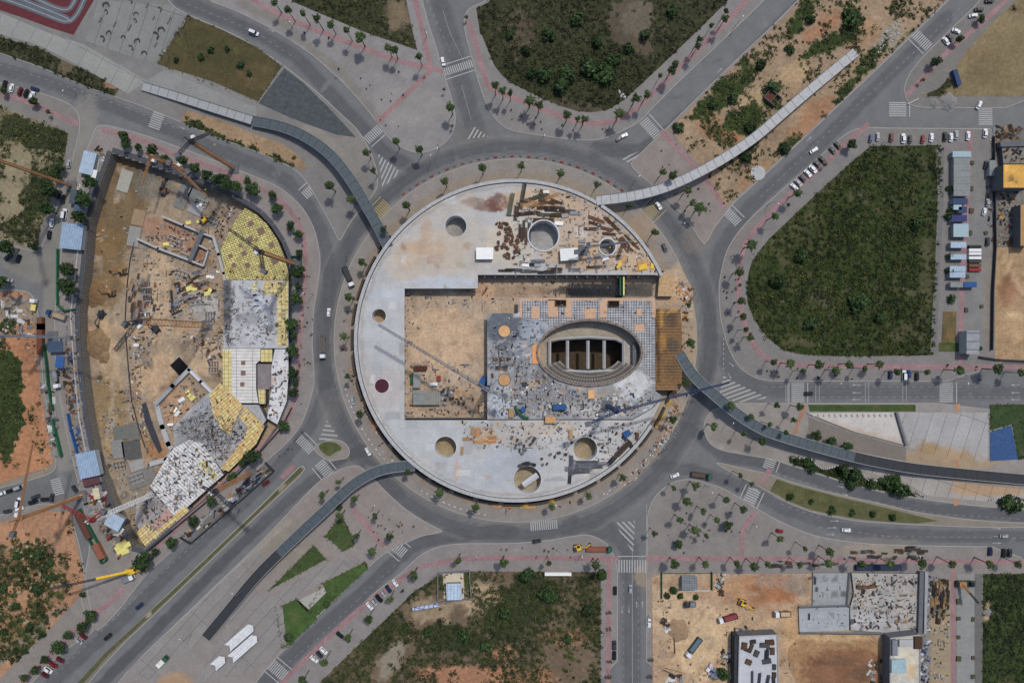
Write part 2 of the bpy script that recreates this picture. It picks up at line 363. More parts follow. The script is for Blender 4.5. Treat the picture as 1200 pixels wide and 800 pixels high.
rops.append(('l', [(CX + 215 * cos(R(a)), CY - 215 * sin(R(a))) for a in range(0, 361, 4)], 3, (126,119,109), .55)); rops.append(('l', [(CX + 240 * cos(R(a)), CY - 240 * sin(R(a))) for a in range(0, 361, 4)], 2.5, (122,117,110), .5))
paint(road.data, (109,109,109), rops, rough=1.0)
# kerbed blocks
pav = mat_painted('pavement_slabs', var=.13, scale=1.1, joints=((2.6, 2.6, .06), 30, .86), bump=.02)
kerb_m = mat('kerb_stone', (150,147,140), var=.12, scale=1.5)
side_m = pav
BL = {}; BZ = [0]
def block(name, poly, holes=(), base=(136,132,129), ops=(), sm=2, step=2.2, kerb=True):
    q = chaikin(poly, sm); BZ[0] += 1; zz = .1405 if name == 'pavement_ring' else .128 + .0009 * (BZ[0] % 16)
    w_ = inset(wp(q), 0); mb = MB()
    mb.prism(w_, -.04, .145, cap=False)
    inn = inset(w_, .38); n = len(w_)
    for i in range(n): j = (i + 1) % n; mb.quad(w_[i] + (.145,), w_[j] + (.145,), inn[j] + (.145,), inn[i] + (.145,))
    if kerb: tag(mb.build('kerb', kerb_m), kind='structure')
    pp = [(x / S + 600, 400 - y / S) for x, y in inset(w_, .3)]
    o = sheet(name, pp, zz, pav, step, holes); tag(o, kind='structure'); paint(o.data, base, ops, rough=1.2)
    BL[name] = w_; return o
PINK = (146,113,113)
dust = lambda x, y, rx, ry, r=0, st=.5, c=(142,128,110): ('b', x, y, rx, ry, r, c, st)
block('plaza_north', [(240,-30),(240,0),(262,8),(282,16),(300,25),(325,38),(350,54),(370,68),(387,84),(404,99),(420,117),(432,131),(443,146),(450,155),(457,164),(466,171),(475,176),(488,180),(500,179),(512,175),(522,168),(530,158),(534,146),(534,133),(530,117),(525,100),(517,75),(510,50),(503,30),(495,0),(490,-30)],
  ops=[('l',[(285,5),(325,24),(345,40),(400,85),(445,140)],10,(122,116,106),.7), dust(480,125,40,25,0,.35,(150,143,136)),('b',430,70,30,20,0,(132,126,122),.6)])
block('plaza_northwest', [(-30,52),(0,63),(50,80),(100,102),(135,114),(175,128),(212,144),(250,160),(300,178),(330,191),(347,200),(360,214),(374,238),(386,260),(394,276),(398,284),(404,273),(410,262),(418,252),(424,245),(430,238),(437,229),(443,219),(443,206),(440,192),(434,176),(425,160),(418,150),(400,134),(375,110),(345,86),(325,71),(300,55),(280,43),(258,33),(220,17),(200,6),(180,-30),(-30,-30)], base=(123,120,116),
  ops=[('b',160,90,30,15,20,(128,128,124),.5),dust(410,180,25,30,0,.5,(138,130,120)),('b',380,165,30,8,35,(140,135,126),.7),('b',250,105,60,6,22,(135,132,126),.6)])
block('pavement_west_corner', [(-30,86),(0,97),(30,104),(58,112),(82,121),(92,132),(95,146),(90,170),(84,195),(72,230),(62,258),(52,285),(45,297),(20,290),(-30,272)], base=(125,120,114))
block('pavement_site_west', [(108,160),(112,148),(122,146),(140,150),(170,158),(212,173),(255,189),(300,207),(315,213),(332,222),(347,235),(360,250),(370,271),(375,295),(376,312),(372,340),(368,362),(366,400),(368,425),(369,450),(363,472),(355,495),(341,515),(313,540),(300,552),(265,585),(220,628),(195,652),(176,668),(158,690),(142,712),(120,735),(112,740),(90,700),(108,640),(96,585),(84,535),(74,490),(66,440),(64,400),(64,360),(69,320),(73,280),(84,230),(98,185)], holes=[PIT], base=(136,128,123),
  ops=[('b',85,450,14,60,-5,(130,120,108),.7),('b',80,250,12,60,0,(120,118,112),.6),('b',125,640,28,36,-30,(128,124,116),.7),('b',350,400,16,100,0,(132,127,124),.4)])
block('pavement_southwest', [(-30,830),(-30,610),(0,603),(30,594),(52,588),(80,593),(86,612),(94,640),(100,672),(104,700),(109,722),(112,734),(108,742),(75,762),(45,792),(10,830)], base=(133,126,118))
block('pavement_west_strip', [(-30,340),(30,338),(44,352),(48,400),(52,460),(62,512),(68,545),(60,556),(0,572),(-30,580)], base=(135,124,109))
block('median_strip', [(354,543),(359,551),(330,578),(300,606),(200,702),(130,768),(80,830),(68,830),(120,768),(190,702),(300,597),(335,562)], base=(121,114,101), sm=1, step=0)
block('traffic_island', [(381,516),(392,514),(404,517),(411,527),(408,537),(398,538),(386,541),(372,532),(366,524)], base=(135,127,117), step=0)
block('plaza_southwest', [(115,830),(150,783),(207,729),(260,678),(300,640),(342,596),(372,564),(390,553),(410,545),(422,545),(432,554),(441,563),(456,579),(475,596),(495,609),(512,618),(520,622),(512,625),(496,627),(482,633),(465,641),(448,650),(440,657),(431,666),(400,695),(367,727),(337,757),(310,785),(280,830)], base=(139,130,124),
  ops=[('b',350,650,30,70,-50,(138,128,112),.5),('b',235,760,60,14,-25,(134,130,122),.6),('b',220,732,26,12,-30,(160,145,118),.7),('b',205,800,22,12,0,(164,132,98),.9),('b',255,700,10,50,-45,(152,150,148),.7),('l',[(190,745),(260,680),(300,645),(340,610)],5,(152,144,132),.8)])
block('pavement_south', [(300,830),(342,785),(370,758),(405,727),(440,692),(460,678),(475,666),(484,657),(492,650),(500,645),(512,640),(537,636),(570,636),(600,636),(625,634),(645,632),(662,629),(675,627),(687,625),(700,629),(708,634),(713,638),(720,650),(724,664),(724,680),(724,830)], base=(133,127,123), ops=[('b',640,655,80,14,0,(134,128,122),.5)])
block('plaza_southeast', [(757,830),(757,680),(758,640),(758,610),(759,600),(762,590),(768,580),(775,573),(788,564),(800,561),(812,561),(825,564),(850,572),(872,586),(900,603),(918,612),(935,620),(955,627),(975,631),(1010,636),(1050,638),(1230,641),(1230,830)], base=(133,126,120),
  ops=[('b',1030,645,50,9,0,(150,138,118),.7),('b',770,700,16,30,0,(160,142,116),.5),('b',830,610,60,40,0,(130,124,119),.5)])
block('median_east', [(836,541),(850,543),(865,547),(885,551),(905,556),(930,565),(975,577),(1035,590),(1075,600),(1150,610),(1230,613),(1230,618),(1150,618),(1075,615),(1040,613),(1007,611),(978,606),(950,600),(920,588),(895,573),(870,560),(850,550)], base=(133,124,111), sm=1, step=0)
block('plaza_east', [(826,491),(831,483),(838,478),(850,474),(862,472),(880,472),(1230,472),(1230,598),(1180,596),(1125,591),(1075,584),(1050,580),(1025,575),(1000,568),(975,561),(948,552),(922,544),(905,538),(885,535),(868,532),(850,529),(838,525),(830,518),(825,508),(824,499)], base=(143,136,129),
  ops=[('b',1110,538,60,10,4,(164,140,108),.8),('b',1087,524,14,9,0,(158,132,98),.9),('b',990,515,50,10,14,(112,102,90),.7),('b',1150,575,60,10,4,(150,134,110),.6),('b',870,520,40,10,20,(128,120,110),.5)])
block('pavement_east', [(842,350),(842,332),(845,317),(848,304),(852,292),(860,278),(870,265),(886,249),(905,232),(925,214),(945,197),(967,177),(985,161),(1000,151),(1018,149),(1040,150),(1230,151),(1230,447),(905,447),(893,445),(885,443),(876,438),(868,432),(861,423),(856,414),(851,402),(848,390),(844,375)], base=(126,121,117),
  ops=[('b',1145,300,18,120,0,(124,124,121),.6),('b',1160,350,8,60,0,(138,124,104),.5),('b',860,270,20,40,40,(132,120,108),.3)])
block('pavement_northeast', [(1170,-30),(1157,-10),(1145,4),(1130,19),(1110,38),(1083,64),(1068,82),(1060,97),(1059,110),(1064,122),(1074,126),(1090,127),(1230,127),(1230,-30)], base=(121,116,111))
block('pavement_northeast_island', [(965,-30),(935,0),(918,17),(900,35),(870,63),(840,92),(810,121),(780,151),(765,165),(752,178),(742,187),(738,194),(748,204),(760,214),(772,224),(784,236),(797,250),(806,260),(814,271),(822,285),(829,284),(836,269),(848,253),(860,238),(880,220),(900,202),(967,139),(1022,87),(1082,30),(1125,-12),(1140,-30)], base=(137,127,120))
block('pavement_north', [(600,-30),(580,-8),(568,2),(552,8),(543,18),(544,37),(552,66),(560,95),(565,110),(572,128),(581,141),(590,149),(600,154),(618,157),(637,160),(675,165),(700,165),(714,161),(725,156),(738,150),(750,143),(762,130),(780,112),(800,92),(850,45),(897,0),(925,-30)], base=(131,126,122))
# sidewalk ring around the circular building
ring_in = arc(CX, CY, 170, 0, 360, 120)[:-1]; ring_out = arc(CX, CY, 213, 0, 360, 120)[:-1]
mb = MB(); w_ = wp(ring_out); w_ = inset(w_, 0); inn = inset(w_, .38); mb.prism(w_, -.04, .145, cap=False); n = len(w_)
for i in range(n): j = (i + 1) % n; mb.quad(w_[i] + (.145,), w_[j] + (.145,), inn[j] + (.145,), inn[i] + (.145,))
tag(mb.build('kerb', kerb_m), kind='structure')
o = sheet('pavement_ring', arc(CX, CY, 212.4, 0, 360, 120)[:-1], .135, pav, 2.0, holes=[VOID]); tag(o, kind='structure')
TAN = (172,146,112)
paint(o.data, (137,130,123), [('l', [(CX + 192 * cos(R(a)), CY - 192 * sin(R(a))) for a in range(0, 361, 5)], 15, (142,127,109), .75),
  ('b',795,335,18,30,20,(176,150,118),.95),('b',805,400,14,60,0,(168,144,114),.85),('b',790,490,22,30,-30,(166,146,120),.7),('b',760,260,16,40,40,(158,132,106),.6),('b',745,560,30,12,-40,(160,142,122),.5)], rough=2)

# pink cycle path
pink = mat_painted('pink_asphalt', var=.24, scale=1.2, bump=.01)
def strip_poly(pts, wd, z=0):
    w_ = [Vector(P(x, y, z if not callable(z) else z(i))) for i, (x, y) in enumerate(pts)]; l = []; r = []
    for i, p in enumerate(w_):
        d = (w_[min(i + 1, len(w_) - 1)] - w_[max(i - 1, 0)]).normalized(); nn = Vector((-d.y, d.x)) * wd / 2; l.append(tuple(p + nn)); r.append(tuple(p - nn))
    return l, r
ZI = [0]
def ribbon(name, pts, wd, z, m, sm=2, col=None, kind='structure'):
    ZI[0] += 1; z += .0006 * (ZI[0] % 45)
    pts = chaikin(pts, sm, closed=False); l, r = strip_poly(pts, wd); mb = MB()
    for i in range(len(l) - 1): mb.quad(r[i] + (z,), r[i + 1] + (z,), l[i + 1] + (z,), l[i] + (z,))
    o = mb.build(name, m)
    if col: paint(o.data, col, [], rough=1)
    if kind: tag(o, kind=kind)
    return o
for pts in ([(285,-6),(340,24),(400,47),(440,62),(470,73),(505,80),(520,84)], [(485,-5),(495,35),(504,78)], [(505,83),(475,112),(442,144)], [(549,25),(560,60),(568,92),(574,104),(600,114),(640,130),(675,143),(705,146),(735,137),(765,110),(800,75),(840,38),(880,-5)],
  [(774,153),(795,175),(818,198),(835,222),(850,245)], [(1190,-10),(1150,28),(1110,60),(1085,88),(1062,112)], [(1018,145),(995,165),(960,197),(925,228),(890,262),(870,290),(866,320),(866,350),(872,380),(885,410),(905,425),(940,428),(1000,429),(1100,430),(1220,430)],
  [(757,654),(850,654),(950,655),(1220,659)], [(903,548),(893,566)], [(886,600),(872,615),(869,635),(869,655)], [(492,664),(515,659),(540,654),(600,653),(700,654),(724,654)], [(714,655),(713,720),(712,830)], [(766,720),(767,830)],
  [(330,800),(375,755),(430,705),(485,668)], [(20,805),(60,768),(90,735),(130,705),(145,688)], [(-5,110),(30,118),(60,132),(92,146)], [(120,152),(160,162),(200,180),(250,196),(300,218),(330,235),(352,262),(358,290),(357,330),(350,400),(350,450),(340,490),(300,530),(250,575),(210,615),(170,655)],
  [(412,595),(430,615),(450,640)], [(330,560),(345,545)], [(1117,661),(1117,830)], [(1137,152),(1134,230),(1127,330),(1125,430)]):
    ribbon('cycle_path', pts, 2.4, .147, pink, col=PINK)
ribbon('cycle_path', [(1122,473),(1121,520),(1120,592)], 2.4, .147, pink, col=(166,122,92)); ribbon('cycle_path', [(944,473),(928,515)], 2.0, .147, pink, col=(158,118,94))

# painted markings
white = mat('road_paint', (160,159,156), rough=.7, var=.42, scale=1.8); yel = mat('yellow_road_paint', (158,138,88), var=.4, scale=1.5)
def clip_band(poly, ang, c0, c1):
    nx_, ny_ = cos(ang), sin(ang)
    def cut(p, sgn, c):
        out = []
        for i in range(len(p)):
            a, b = p[i], p[(i + 1) % len(p)]; da = sgn * (a[0] * nx_ + a[1] * ny_ - c); db = sgn * (b[0] * nx_ + b[1] * ny_ - c)
            if da >= 0: out.append(a)
            if (da >= 0) != (db >= 0): t = da / (da - db); out.append((a[0] + (b[0] - a[0]) * t, a[1] + (b[1] - a[1]) * t))
        return out
    p = cut(poly, 1, c0)
    return cut(p, -1, c1) if len(p) > 2 else []
def hatch(poly, ang, sp=2.0, wd=.7, z=.008, m=None, name='hatched_marking'):
    w_ = wp(poly); a = R(ang); v = [p[0] * cos(a) + p[1] * sin(a) for p in w_]; mb = MB(); c = min(v) + sp * .3
    while c < max(v):
        q = clip_band(w_, a, c, c + wd)
        if len(q) > 2:
            if area(q) < 0: q = q[::-1]
            n = len(mb.v); mb.v += [(x, y, z) for x, y in q]; mb.f.append(tuple(range(n, n + len(q))))
        c += sp
    return tag(mb.build(name, m or white), kind='structure')
def rect(cx, cy, w, l, a):   # survey units, angle in picture sense (deg, counter-clockwise)
    c, s_ = cos(R(a)), sin(R(a)); return [(cx + (x * c - y * s_), cy - (x * s_ + y * c)) for x, y in ((-w/2, -l/2), (w/2, -l/2), (w/2, l/2), (-w/2, l/2))]
def line(pts, wd=.15, dash=None, z=.009, name='lane_line', m=None):
    w_ = [Vector(P(*p)) for p in pts]; mb = MB(); d0 = 0; on = True
    for a, b in zip(w_[:-1], w_[1:]):
        L_ = (b - a).length; t = 0; u = (b - a).normalized(); nn = Vector((-u.y, u.x)) * wd / 2
        step = dash or L_
        while t < L_ - .01:
            e = min(t + step, L_); p, q = a + u * t, a + u * e
            mb.quad(tuple(p - nn) + (z,), tuple(q - nn) + (z,), tuple(q + nn) + (z,), tuple(p + nn) + (z,)); t = e + (dash * 1.4 if dash else 0)
    return tag(mb.build(name, m or white), kind='structure')
# zebra: centre, length along the road, width across, angle of the stripes (direction of traffic)
def zebra(cx, cy, across, along, ang, wd=.55, sp=1.05, m=None, stop=0):
    hatch(rect(cx, cy, along, across, ang), ang + 90, sp, wd, m=m, name='zebra_crossing')
    if stop:
        for sgn in ((-1, 1) if stop == 2 else (stop,)):
            dx, dy = cos(R(ang)) * (along / 2 + 4) * sgn, -sin(R(ang)) * (along / 2 + 4) * sgn; h = across / 2
            ex, ey = -sin(R(ang)) * h, -cos(R(ang)) * h
            line([(cx + dx - ex, cy + dy - ey), (cx + dx + ex, cy + dy + ey)], .45, name='stop_line', m=m)
zebra(536,80,38,9,-72,stop=2); zebra(438,157,25,11,-48,stop=1); zebra(184,140,24,14,-20); zebra(762,150,26,12,42,stop=1); zebra(1080,47,26,12,45,stop=-1); zebra(1052,128,18,20,0,stop=1)
zebra(858,254,22,11,45,stop=1); zebra(365,222,24,11,-48,stop=-1); zebra(358,521,22,11,45,stop=1); zebra(380,549,20,13,40,stop=2); zebra(466,642,22,13,50,stop=2); zebra(325,784,30,14,50,stop=2)
zebra(637,615,32,11,-85,wd=.5,stop=-1); zebra(741,663,34,15,90,wd=.6,sp=1.3,stop=1); zebra(880,583,24,15,-25,wd=.7,sp=1.2,stop=2); zebra(902,543,14,13,-20,stop=1)
zebra(935,460,23,15,0,wd=.55,sp=1.0,stop=2); zebra(1109,460,23,16,0,wd=.55,sp=1.0,stop=1); zebra(67,570,20,12,15); zebra(1155,137,20,16,0); zebra(765,246,22,14,-45,m=yel,stop=2); zebra(448,246,20,16,-45,m=yel,stop=2)
hatch([(555,148),(572,160),(548,163)],-30,1.9); hatch([(443,180),(470,202),(448,220)],-25,1.9); hatch([(366,206),(382,212),(414,238),(399,278),(396,276),(382,248)],-20,2.3,.8)
hatch([(728,186),(757,174),(738,192)],-60,1.9); hatch([(820,276),(834,268),(825,288)],40,1.7); hatch([(383,492),(398,514),(373,516)],85,2.2); hatch([(484,613),(503,618),(486,624)],10,1.8)
hatch([(720,612),(744,610),(742,648)],45,2.1,.7); hatch([(848,440),(860,447),(900,466),(870,471),(855,471),(842,466)],-70,2.0,.7); hatch([(815,430),(826,455),(814,462)],20,2)
for pts in ([(0,76),(60,95),(150,127),(210,152)], [(220,5),(300,38),(345,68)], [(500,0),(528,62)],[(925,15),(850,88),(790,145)],[(1125,10),(1060,72),(960,165),(890,232)],[(895,453),(1200,453)],[(945,465),(1200,465)],[(731,680),(731,800)],[(748,680),(748,800)],
            [(420,702),(370,750),(330,782)],[(470,655),(420,702)],[(290,610),(200,697),(110,785)],[(280,590),(180,680),(60,795)],[(910,555),(1000,583),(1100,602),(1200,608)],[(960,617),(1040,628),(1200,630)],[(915,590),(960,606)]):
    line(pts, .12, 1.6)
line([(741,640),(741,800)], .2); line([(848,396),(848,435)], .3, 1.0); line([(758,590),(757,672)], .2); line([(519,12),(527,38),(545,75)], .14); line([(541,100),(552,140)], .14)
def arrow(x, y, a, n=2.2):
    mb = MB(); L_ = n; a0 = R(a); c, s_ = cos(a0), sin(a0); X0, Y0 = P(x, y)
    f_ = lambda u, v: (X0 + u * c - v * s_, Y0 + u * s_ + v * c, .012)
    mb.quad(f_(-L_, -.12), f_(L_ * .4, -.12), f_(L_ * .4, .12), f_(-L_, .12)); n_ = len(mb.v); mb.v += [f_(L_ * .4, -.45), f_(L_ * 1.1, 0), f_(L_ * .4, .45)]; mb.f.append((n_, n_ + 1, n_ + 2))
    tag(mb.build('lane_arrow', white), kind='structure')
for x in (1004, 1190):
    for y in (451, 460, 468): arrow(x, y, 180)
for x, y in ((978,610),(975,618),(973,626),(1168,619),(1170,628),(1168,636)): arrow(x, y, 0)
for x, y in ((729,714),(737,714)): arrow(x, y, -90, 1.6)
for x, y in ((746,708),(753,708)): arrow(x, y, 90, 1.6)
for x, y, a in ((857,427,-40),(855,440,-60),(885,573,-20),(985,570,-18),(990,579,-18),(318,36,-25),(213,150,-20),(1170,8,45),(948,163,45),(843,83,45)): arrow(x, y, a, 1.5)
for x in (921,925,956,960,1014,1018,1058,1062): line([(x,448),(x,471)], .2)
# lawns, soil lots, vegetation
DG = ((38,44,26),(66,68,38)); 
lot_m = mat_painted('scrub_soil', var=.28, scale=.55, veg=((36,42,24),(68,70,40)), bump=.3)
lotb_m = mat_painted('scrub_soil_green', var=.28, scale=.55, veg=((34,48,22),(68,80,34)), bump=.3)
grass_m = mat_painted('mown_grass', var=.25, scale=1.1, bump=.12, coarse=.2)
leaf = mat_leaf('leaves')
gcol = [lin(c) for c in ((38,50,24),(48,62,28),(60,72,32),(46,58,30),(82,84,42),(56,66,28))]
dcol = [lin(c) for c in ((40,46,27),(50,55,31),(34,42,24),(62,64,36),(76,74,46))]
def lot(name, poly, base, ops, veg0, m=lot_m, z=.178, step=2.0, dens=.3, cols=gcol, size=(.5,1.3), under=1.0, zone=None):
    o = sheet(name, poly, z, m, step); tag(o, kind='structure'); paint(o.data, base, ops, veg0=veg0, rough=4)
    if not dens: return o
    w_ = wp(poly); xs = [p[0] for p in w_]; ys = [p[1] for p in w_]; x0, x1, y0, y1 = max(min(xs), -258), min(max(xs), 258), max(min(ys), -173), min(max(ys), 173)
    n = int((x1 - x0) * (y1 - y0) * dens); x = RNG.uniform(x0, x1, n); y = RNG.uniform(y0, y1, n)
    ins = inpoly(x, y, inset(w_, .05)); x, y = x[ins], y[ins]
    me2 = bpy.data.meshes.new('tmp'); me2.from_pydata(np.stack([x, y, x * 0], 1).tolist(), [], []); V = paint(me2, base, ops, veg0=veg0, rough=4); bpy.data.meshes.remove(me2)
    nz = fbm(x / 7 + 5, y / 7); keep = (V + nz * .8 + RNG.random(len(x)) * .25) > .92
    x, y, nz = x[keep], y[keep], nz[keep]
    r = RNG.uniform(size[0], size[1], len(x)) * (.6 + nz); big = RNG.random(len(x)) < .10; r[big] *= RNG.uniform(1.5, 2.6, big.sum())
    if len(x):
        Vq, C = leaves(np.stack([x, y, np.full(len(x), z - .05)], 1), r, 18, .30, cols, .75); g = mesh_quads('scrub', Vq, C, leaf); tag(g, 'low scrub and weeds growing over the ' + name.replace('_', ' '), 'scrub', kind='stuff')
    return o
BARE = (112,96,76); B = 0.15; G_ = .75
lot('north_lot', [(342,-30),(342,2),(380,18),(425,37),(460,49),(489,59),(483,35),(475,-5),(470,-30)], (84,76,58), [('b',467,16,16,20,0,.05,1),('b',467,16,14,18,0,(118,102,78),.9),('b',400,10,50,20,15,.7,1)], .6, dens=.35, cols=dcol)
lot('north_east_lot', [(588,-30),(574,2),(558,10),(562,35),(571,57),(580,78),(588,88),(600,98),(618,107),(637,116),(656,124),(675,130),(692,132),(712,129),(724,122),(733,116),(775,77),(825,29),(851,3),(880,-30)], (86,76,60),
    [('b',740,25,26,30,30,.18,.9),('b',750,20,18,26,30,(106,98,84),.6),('b',640,85,60,30,0,.8,1),('b',720,85,40,30,0,.78,1),('b',610,40,20,30,0,.45,.8),('b',625,35,10,14,0,(92,72,62),.6),('b',755,50,10,16,20,.2,.8),('b',660,122,50,5,8,.3,.6)], .62, dens=.36, cols=dcol)
lot('corner_strip', [(958,-30),(937,3),(902,37),(842,95),(784,152),(800,170),(822,196),(838,220),(850,242),(862,232),(900,199),(967,136),(1020,86),(1078,29),(1122,-14),(1138,-30)], (150,126,99),
    [('b',850,110,14,50,48,.7,.9),('b',870,75,20,8,45,.6,.9),('b',905,120,14,10,40,.6,.9),('b',975,50,40,10,-25,.75,.95),('b',1000,20,12,12,0,.8,.9),('b',870,140,16,24,60,.72,.95),('b',940,20,10,30,40,.7,.9),('b',990,115,10,20,40,.72,.8),('b',1012,80,8,40,42,.7,.8),('b',845,160,20,10,30,.6,.8),('b',870,180,14,9,-30,.6,.9),('b',925,170,8,24,45,.6,.9),('b',1060,45,4,30,45,.6,.8),
     ('b',830,145,22,14,40,(158,116,84),.8),('b',880,120,20,12,-40,(166,142,106),.9),('b',930,85,22,14,-40,(168,140,102),.8),('b',1000,35,40,20,20,(150,116,84),.7),('b',960,35,26,8,-35,(160,112,80),.8),('b',1040,45,10,20,40,(150,140,122),.9),('b',850,160,26,10,10,(158,108,78),.8),('b',880,210,10,24,50,(160,124,90),.9),('b',950,140,12,40,45,(156,108,74),.7)], .33, m=lotb_m, dens=.4, z=.175)
lot('east_lot', [(1020,171),(1060,171),(1103,170),(1103,205),(1098,300),(1094,416),(1030,417),(975,417),(937,415),(922,411),(912,406),(900,396),(890,384),(882,370),(876,355),(875,340),(877,320),(881,307),(889,295),(900,281),(940,243),(985,201)], (78,76,50),
    [('l',[(905,300),(960,330),(1010,325),(1090,350)],2.5,.1,.7),('b',985,345,34,14,-10,.3,.8),('b',1060,390,24,8,0,.4,.7),('b',940,400,18,5,10,.3,.7),('b',1010,230,14,8,30,.45,.7),('b',1080,200,10,14,0,.35,.7),('b',950,345,25,7,-5,(92,84,66),.8),('b',1000,300,60,60,0,.62,.8),('b',1060,230,40,50,0,.56,.8),('b',930,270,40,40,0,.48,.6),('b',1085,330,7,60,3,.35,.7),('b',975,215,20,7,-40,.35,.7)], .58, m=mat_painted('scrub_soil_olive', var=.28, scale=.55, veg=((30,44,18),(60,72,26)), bump=.3), dens=.5, cols=[lin(c) for c in ((40,58,22),(50,68,24),(66,78,28),(84,84,32),(40,54,26),(32,50,20))], size=(.5,1.3))
lot('west_lot', [(-30,112),(0,124),(40,140),(80,156),(76,182),(70,205),(58,240),(47,268),(44,292),(20,286),(-30,272)], (134,122,94), [('b',50,160,50,14,20,.85,1),('b',20,190,14,20,0,.2,.8),('b',10,235,20,24,0,.25,.8),('b',40,230,14,30,20,.7,.8),('b',30,270,24,12,10,.6,.8)], .48, dens=.45)
lot('west_strip', [(-30,342),(28,342),(38,356),(42,400),(48,460),(57,512),(62,543),(50,549),(0,566),(-30,574)], (168,116,80), [('b',8,470,20,70,0,.85,1),('b',10,400,30,12,0,.3,.8),('b',15,365,30,18,0,(140,126,106),.9),('b',8,382,14,7,0,.7,.9),('b',46,520,6,50,-12,.6,.6)], .14, m=lotb_m, dens=.45)
lot('southwest_lot', [(-30,612),(0,612),(50,599),(84,600),(86,622),(93,650),(99,678),(92,700),(60,734),(30,764),(0,794),(-30,815)], (164,120,88), [('b',30,680,56,50,0,.54,1),('b',20,740,40,40,0,.56,1),('b',35,745,60,6,-42,(132,124,108),.8),('b',30,625,60,9,-12,(168,122,88),.9),('b',40,648,14,8,0,.7,.8),('b',62,640,10,30,-20,(156,118,90),.7),('b',28,700,8,10,0,.2,.8),('b',5,690,10,7,0,.2,.7)], .2, m=lotb_m, dens=.5)
lot('south_lot', [(356,830),(374,800),(410,765),(450,727),(486,692),(512,676),(530,670),(550,669),(704,670),(704,830)], (106,90,70), [('b',560,700,30,18,0,(176,150,118),.8),('b',505,715,24,14,0,(168,146,116),.7),('b',510,715,40,20,0,.1,.8),('b',570,680,60,10,0,.2,.7),('b',590,730,24,20,0,.75,.9),('b',530,745,34,16,10,.75,.9),('b',620,700,30,30,0,.75,.9),('b',690,720,12,40,0,.6,.8),('b',460,775,12,34,45,.15,.8),('b',460,770,10,30,30,(140,130,112),.8),
    ('b',540,790,60,12,0,(160,112,82),.9),('b',660,745,30,10,0,(150,110,80),.8),('b',610,795,40,14,0,(164,114,82),.9),('b',590,765,20,10,0,(166,120,86),.8),('b',665,780,34,34,0,.3,.7),('b',550,790,40,12,0,.1,.8),('b',440,740,20,30,40,.7,.8)], .53, dens=.45)
lot('northeast_lot', [(1230,-30),(1196,-4),(1160,30),(1131,62),(1113,90),(1100,104),(1078,113),(1230,113)], (126,110,78), [('b',1098,100,18,12,-40,.72,1),('b',1150,75,30,24,0,(120,102,72),.6),('b',1180,30,30,14,30,(134,118,84),.6)], .12, dens=.2, cols=dcol)
lot('southeast_lot', [(1152,672),(1230,672),(1230,830),(1151,830)], (84,72,48), [('b',1158,717,5,10,0,(160,140,112),.9),('b',1158,717,6,11,0,.05,.9),('b',1175,800,20,6,0,.2,.6)], .85, m=lotb_m, dens=.6, cols=[lin(c) for c in ((34,46,24),(44,58,28),(54,66,32))])
lot('verge', [(-20,38),(0,44),(45,56),(72,70),(100,83),(122,92),(141,102),(134,113),(100,101),(50,79),(0,62),(-20,56)], (100,88,66), [('b',78,80,8,7,0,.1,.9),('b',133,100,10,8,0,(140,112,82),.9),('b',133,100,8,7,0,.1,.9)], .6, dens=.6, cols=dcol)
lot('soil_strip', [(216,129),(235,134),(262,142),(300,158),(330,168),(345,178),(362,196),(352,199),(330,190),(300,177),(250,159),(212,143)], (148,122,92), [('l',[(215,143),(260,160),(345,196)],7,.75,1),('b',345,180,10,10,0,.4,.7)], .12, dens=.5, m=lotb_m, z=.18)
def lawn(name, poly, c=(62,78,42), z=.18, sm=0, ops=(), step=1.3):
    ZI[0] += 1; z += .0015 * (ZI[0] % 30)
    if sm: poly = chaikin(poly, sm)
    o = sheet(name, poly, z, grass_m, step); tag(o, kind='structure'); paint(o.data, c, list(ops) + [('b', random.uniform(min(p[0] for p in poly), max(p[0] for p in poly)), random.uniform(min(p[1] for p in poly), max(p[1] for p in poly)), random.uniform(2, 9), random.uniform(1, 4), random.uniform(0, 180), random.choice(((96,92,56), (c[0] * .8, c[1] * .85, c[2] * .8), (c[0] * 1.2, c[1] * 1.1, c[2]))), .5) for _ in range(16)], rough=3); return o
lawn('brown_lawn', [(220,19),(258,34),(300,55),(330,78),(302,119),(250,96),(184,75)], (80,72,44), ops=[('b',250,60,50,20,20,(70,68,40),.7),('b',300,90,24,16,0,(92,78,50),.7)])
slate = mat_grid('slate_roofing', (72,78,80), (60,64,66), (6,6), .1, 20, var=.25)
tag(sheet('planted_slope', [(333,80),(355,97),(385,126),(408,151),(417,161),(395,158),(340,138),(303,121)], .181, slate), kind='structure')
lawn('median_lawn', [(352,547),(355,551),(300,603),(200,699),(128,766),(80,820),(74,818),(122,766),(194,699),(300,599)], (84,84,52), ops=[('b',214,672,5,4,0,(150,138,114),.8),('b',256,633,4,3,0,(150,138,114),.8),('b',175,720,5,4,0,(150,138,114),.8),('b',330,570,5,4,0,(146,132,108),.8)])
lawn('island_lawn', [(372,524),(377,518),(385,517),(395,519),(402,526),(392,530),(385,536)], (78,86,48), sm=1)
lawn('median_lawn', [(910,561),(930,568),(975,580),(1035,594),(1075,604),(1100,610),(1075,613),(1040,611),(1007,608),(978,603),(950,597),(925,587),(902,575)], (88,88,54), ops=[('b',1000,595,60,4,10,(78,82,46),.6)])
lawn('lawn', [(381,628),(400,604),(408,618),(416,638),(402,646),(390,635)], (62,80,42)); lawn('lawn', [(315,691),(367,639),(382,655)], (60,78,40)); lawn('lawn', [(378,683),(428,658),(431,666),(375,718),(368,724),(361,715),(382,694)], (66,88,42)); lawn('lawn', [(323,713),(348,701),(372,724),(340,755),(330,758),(337,747)], (64,88,42))
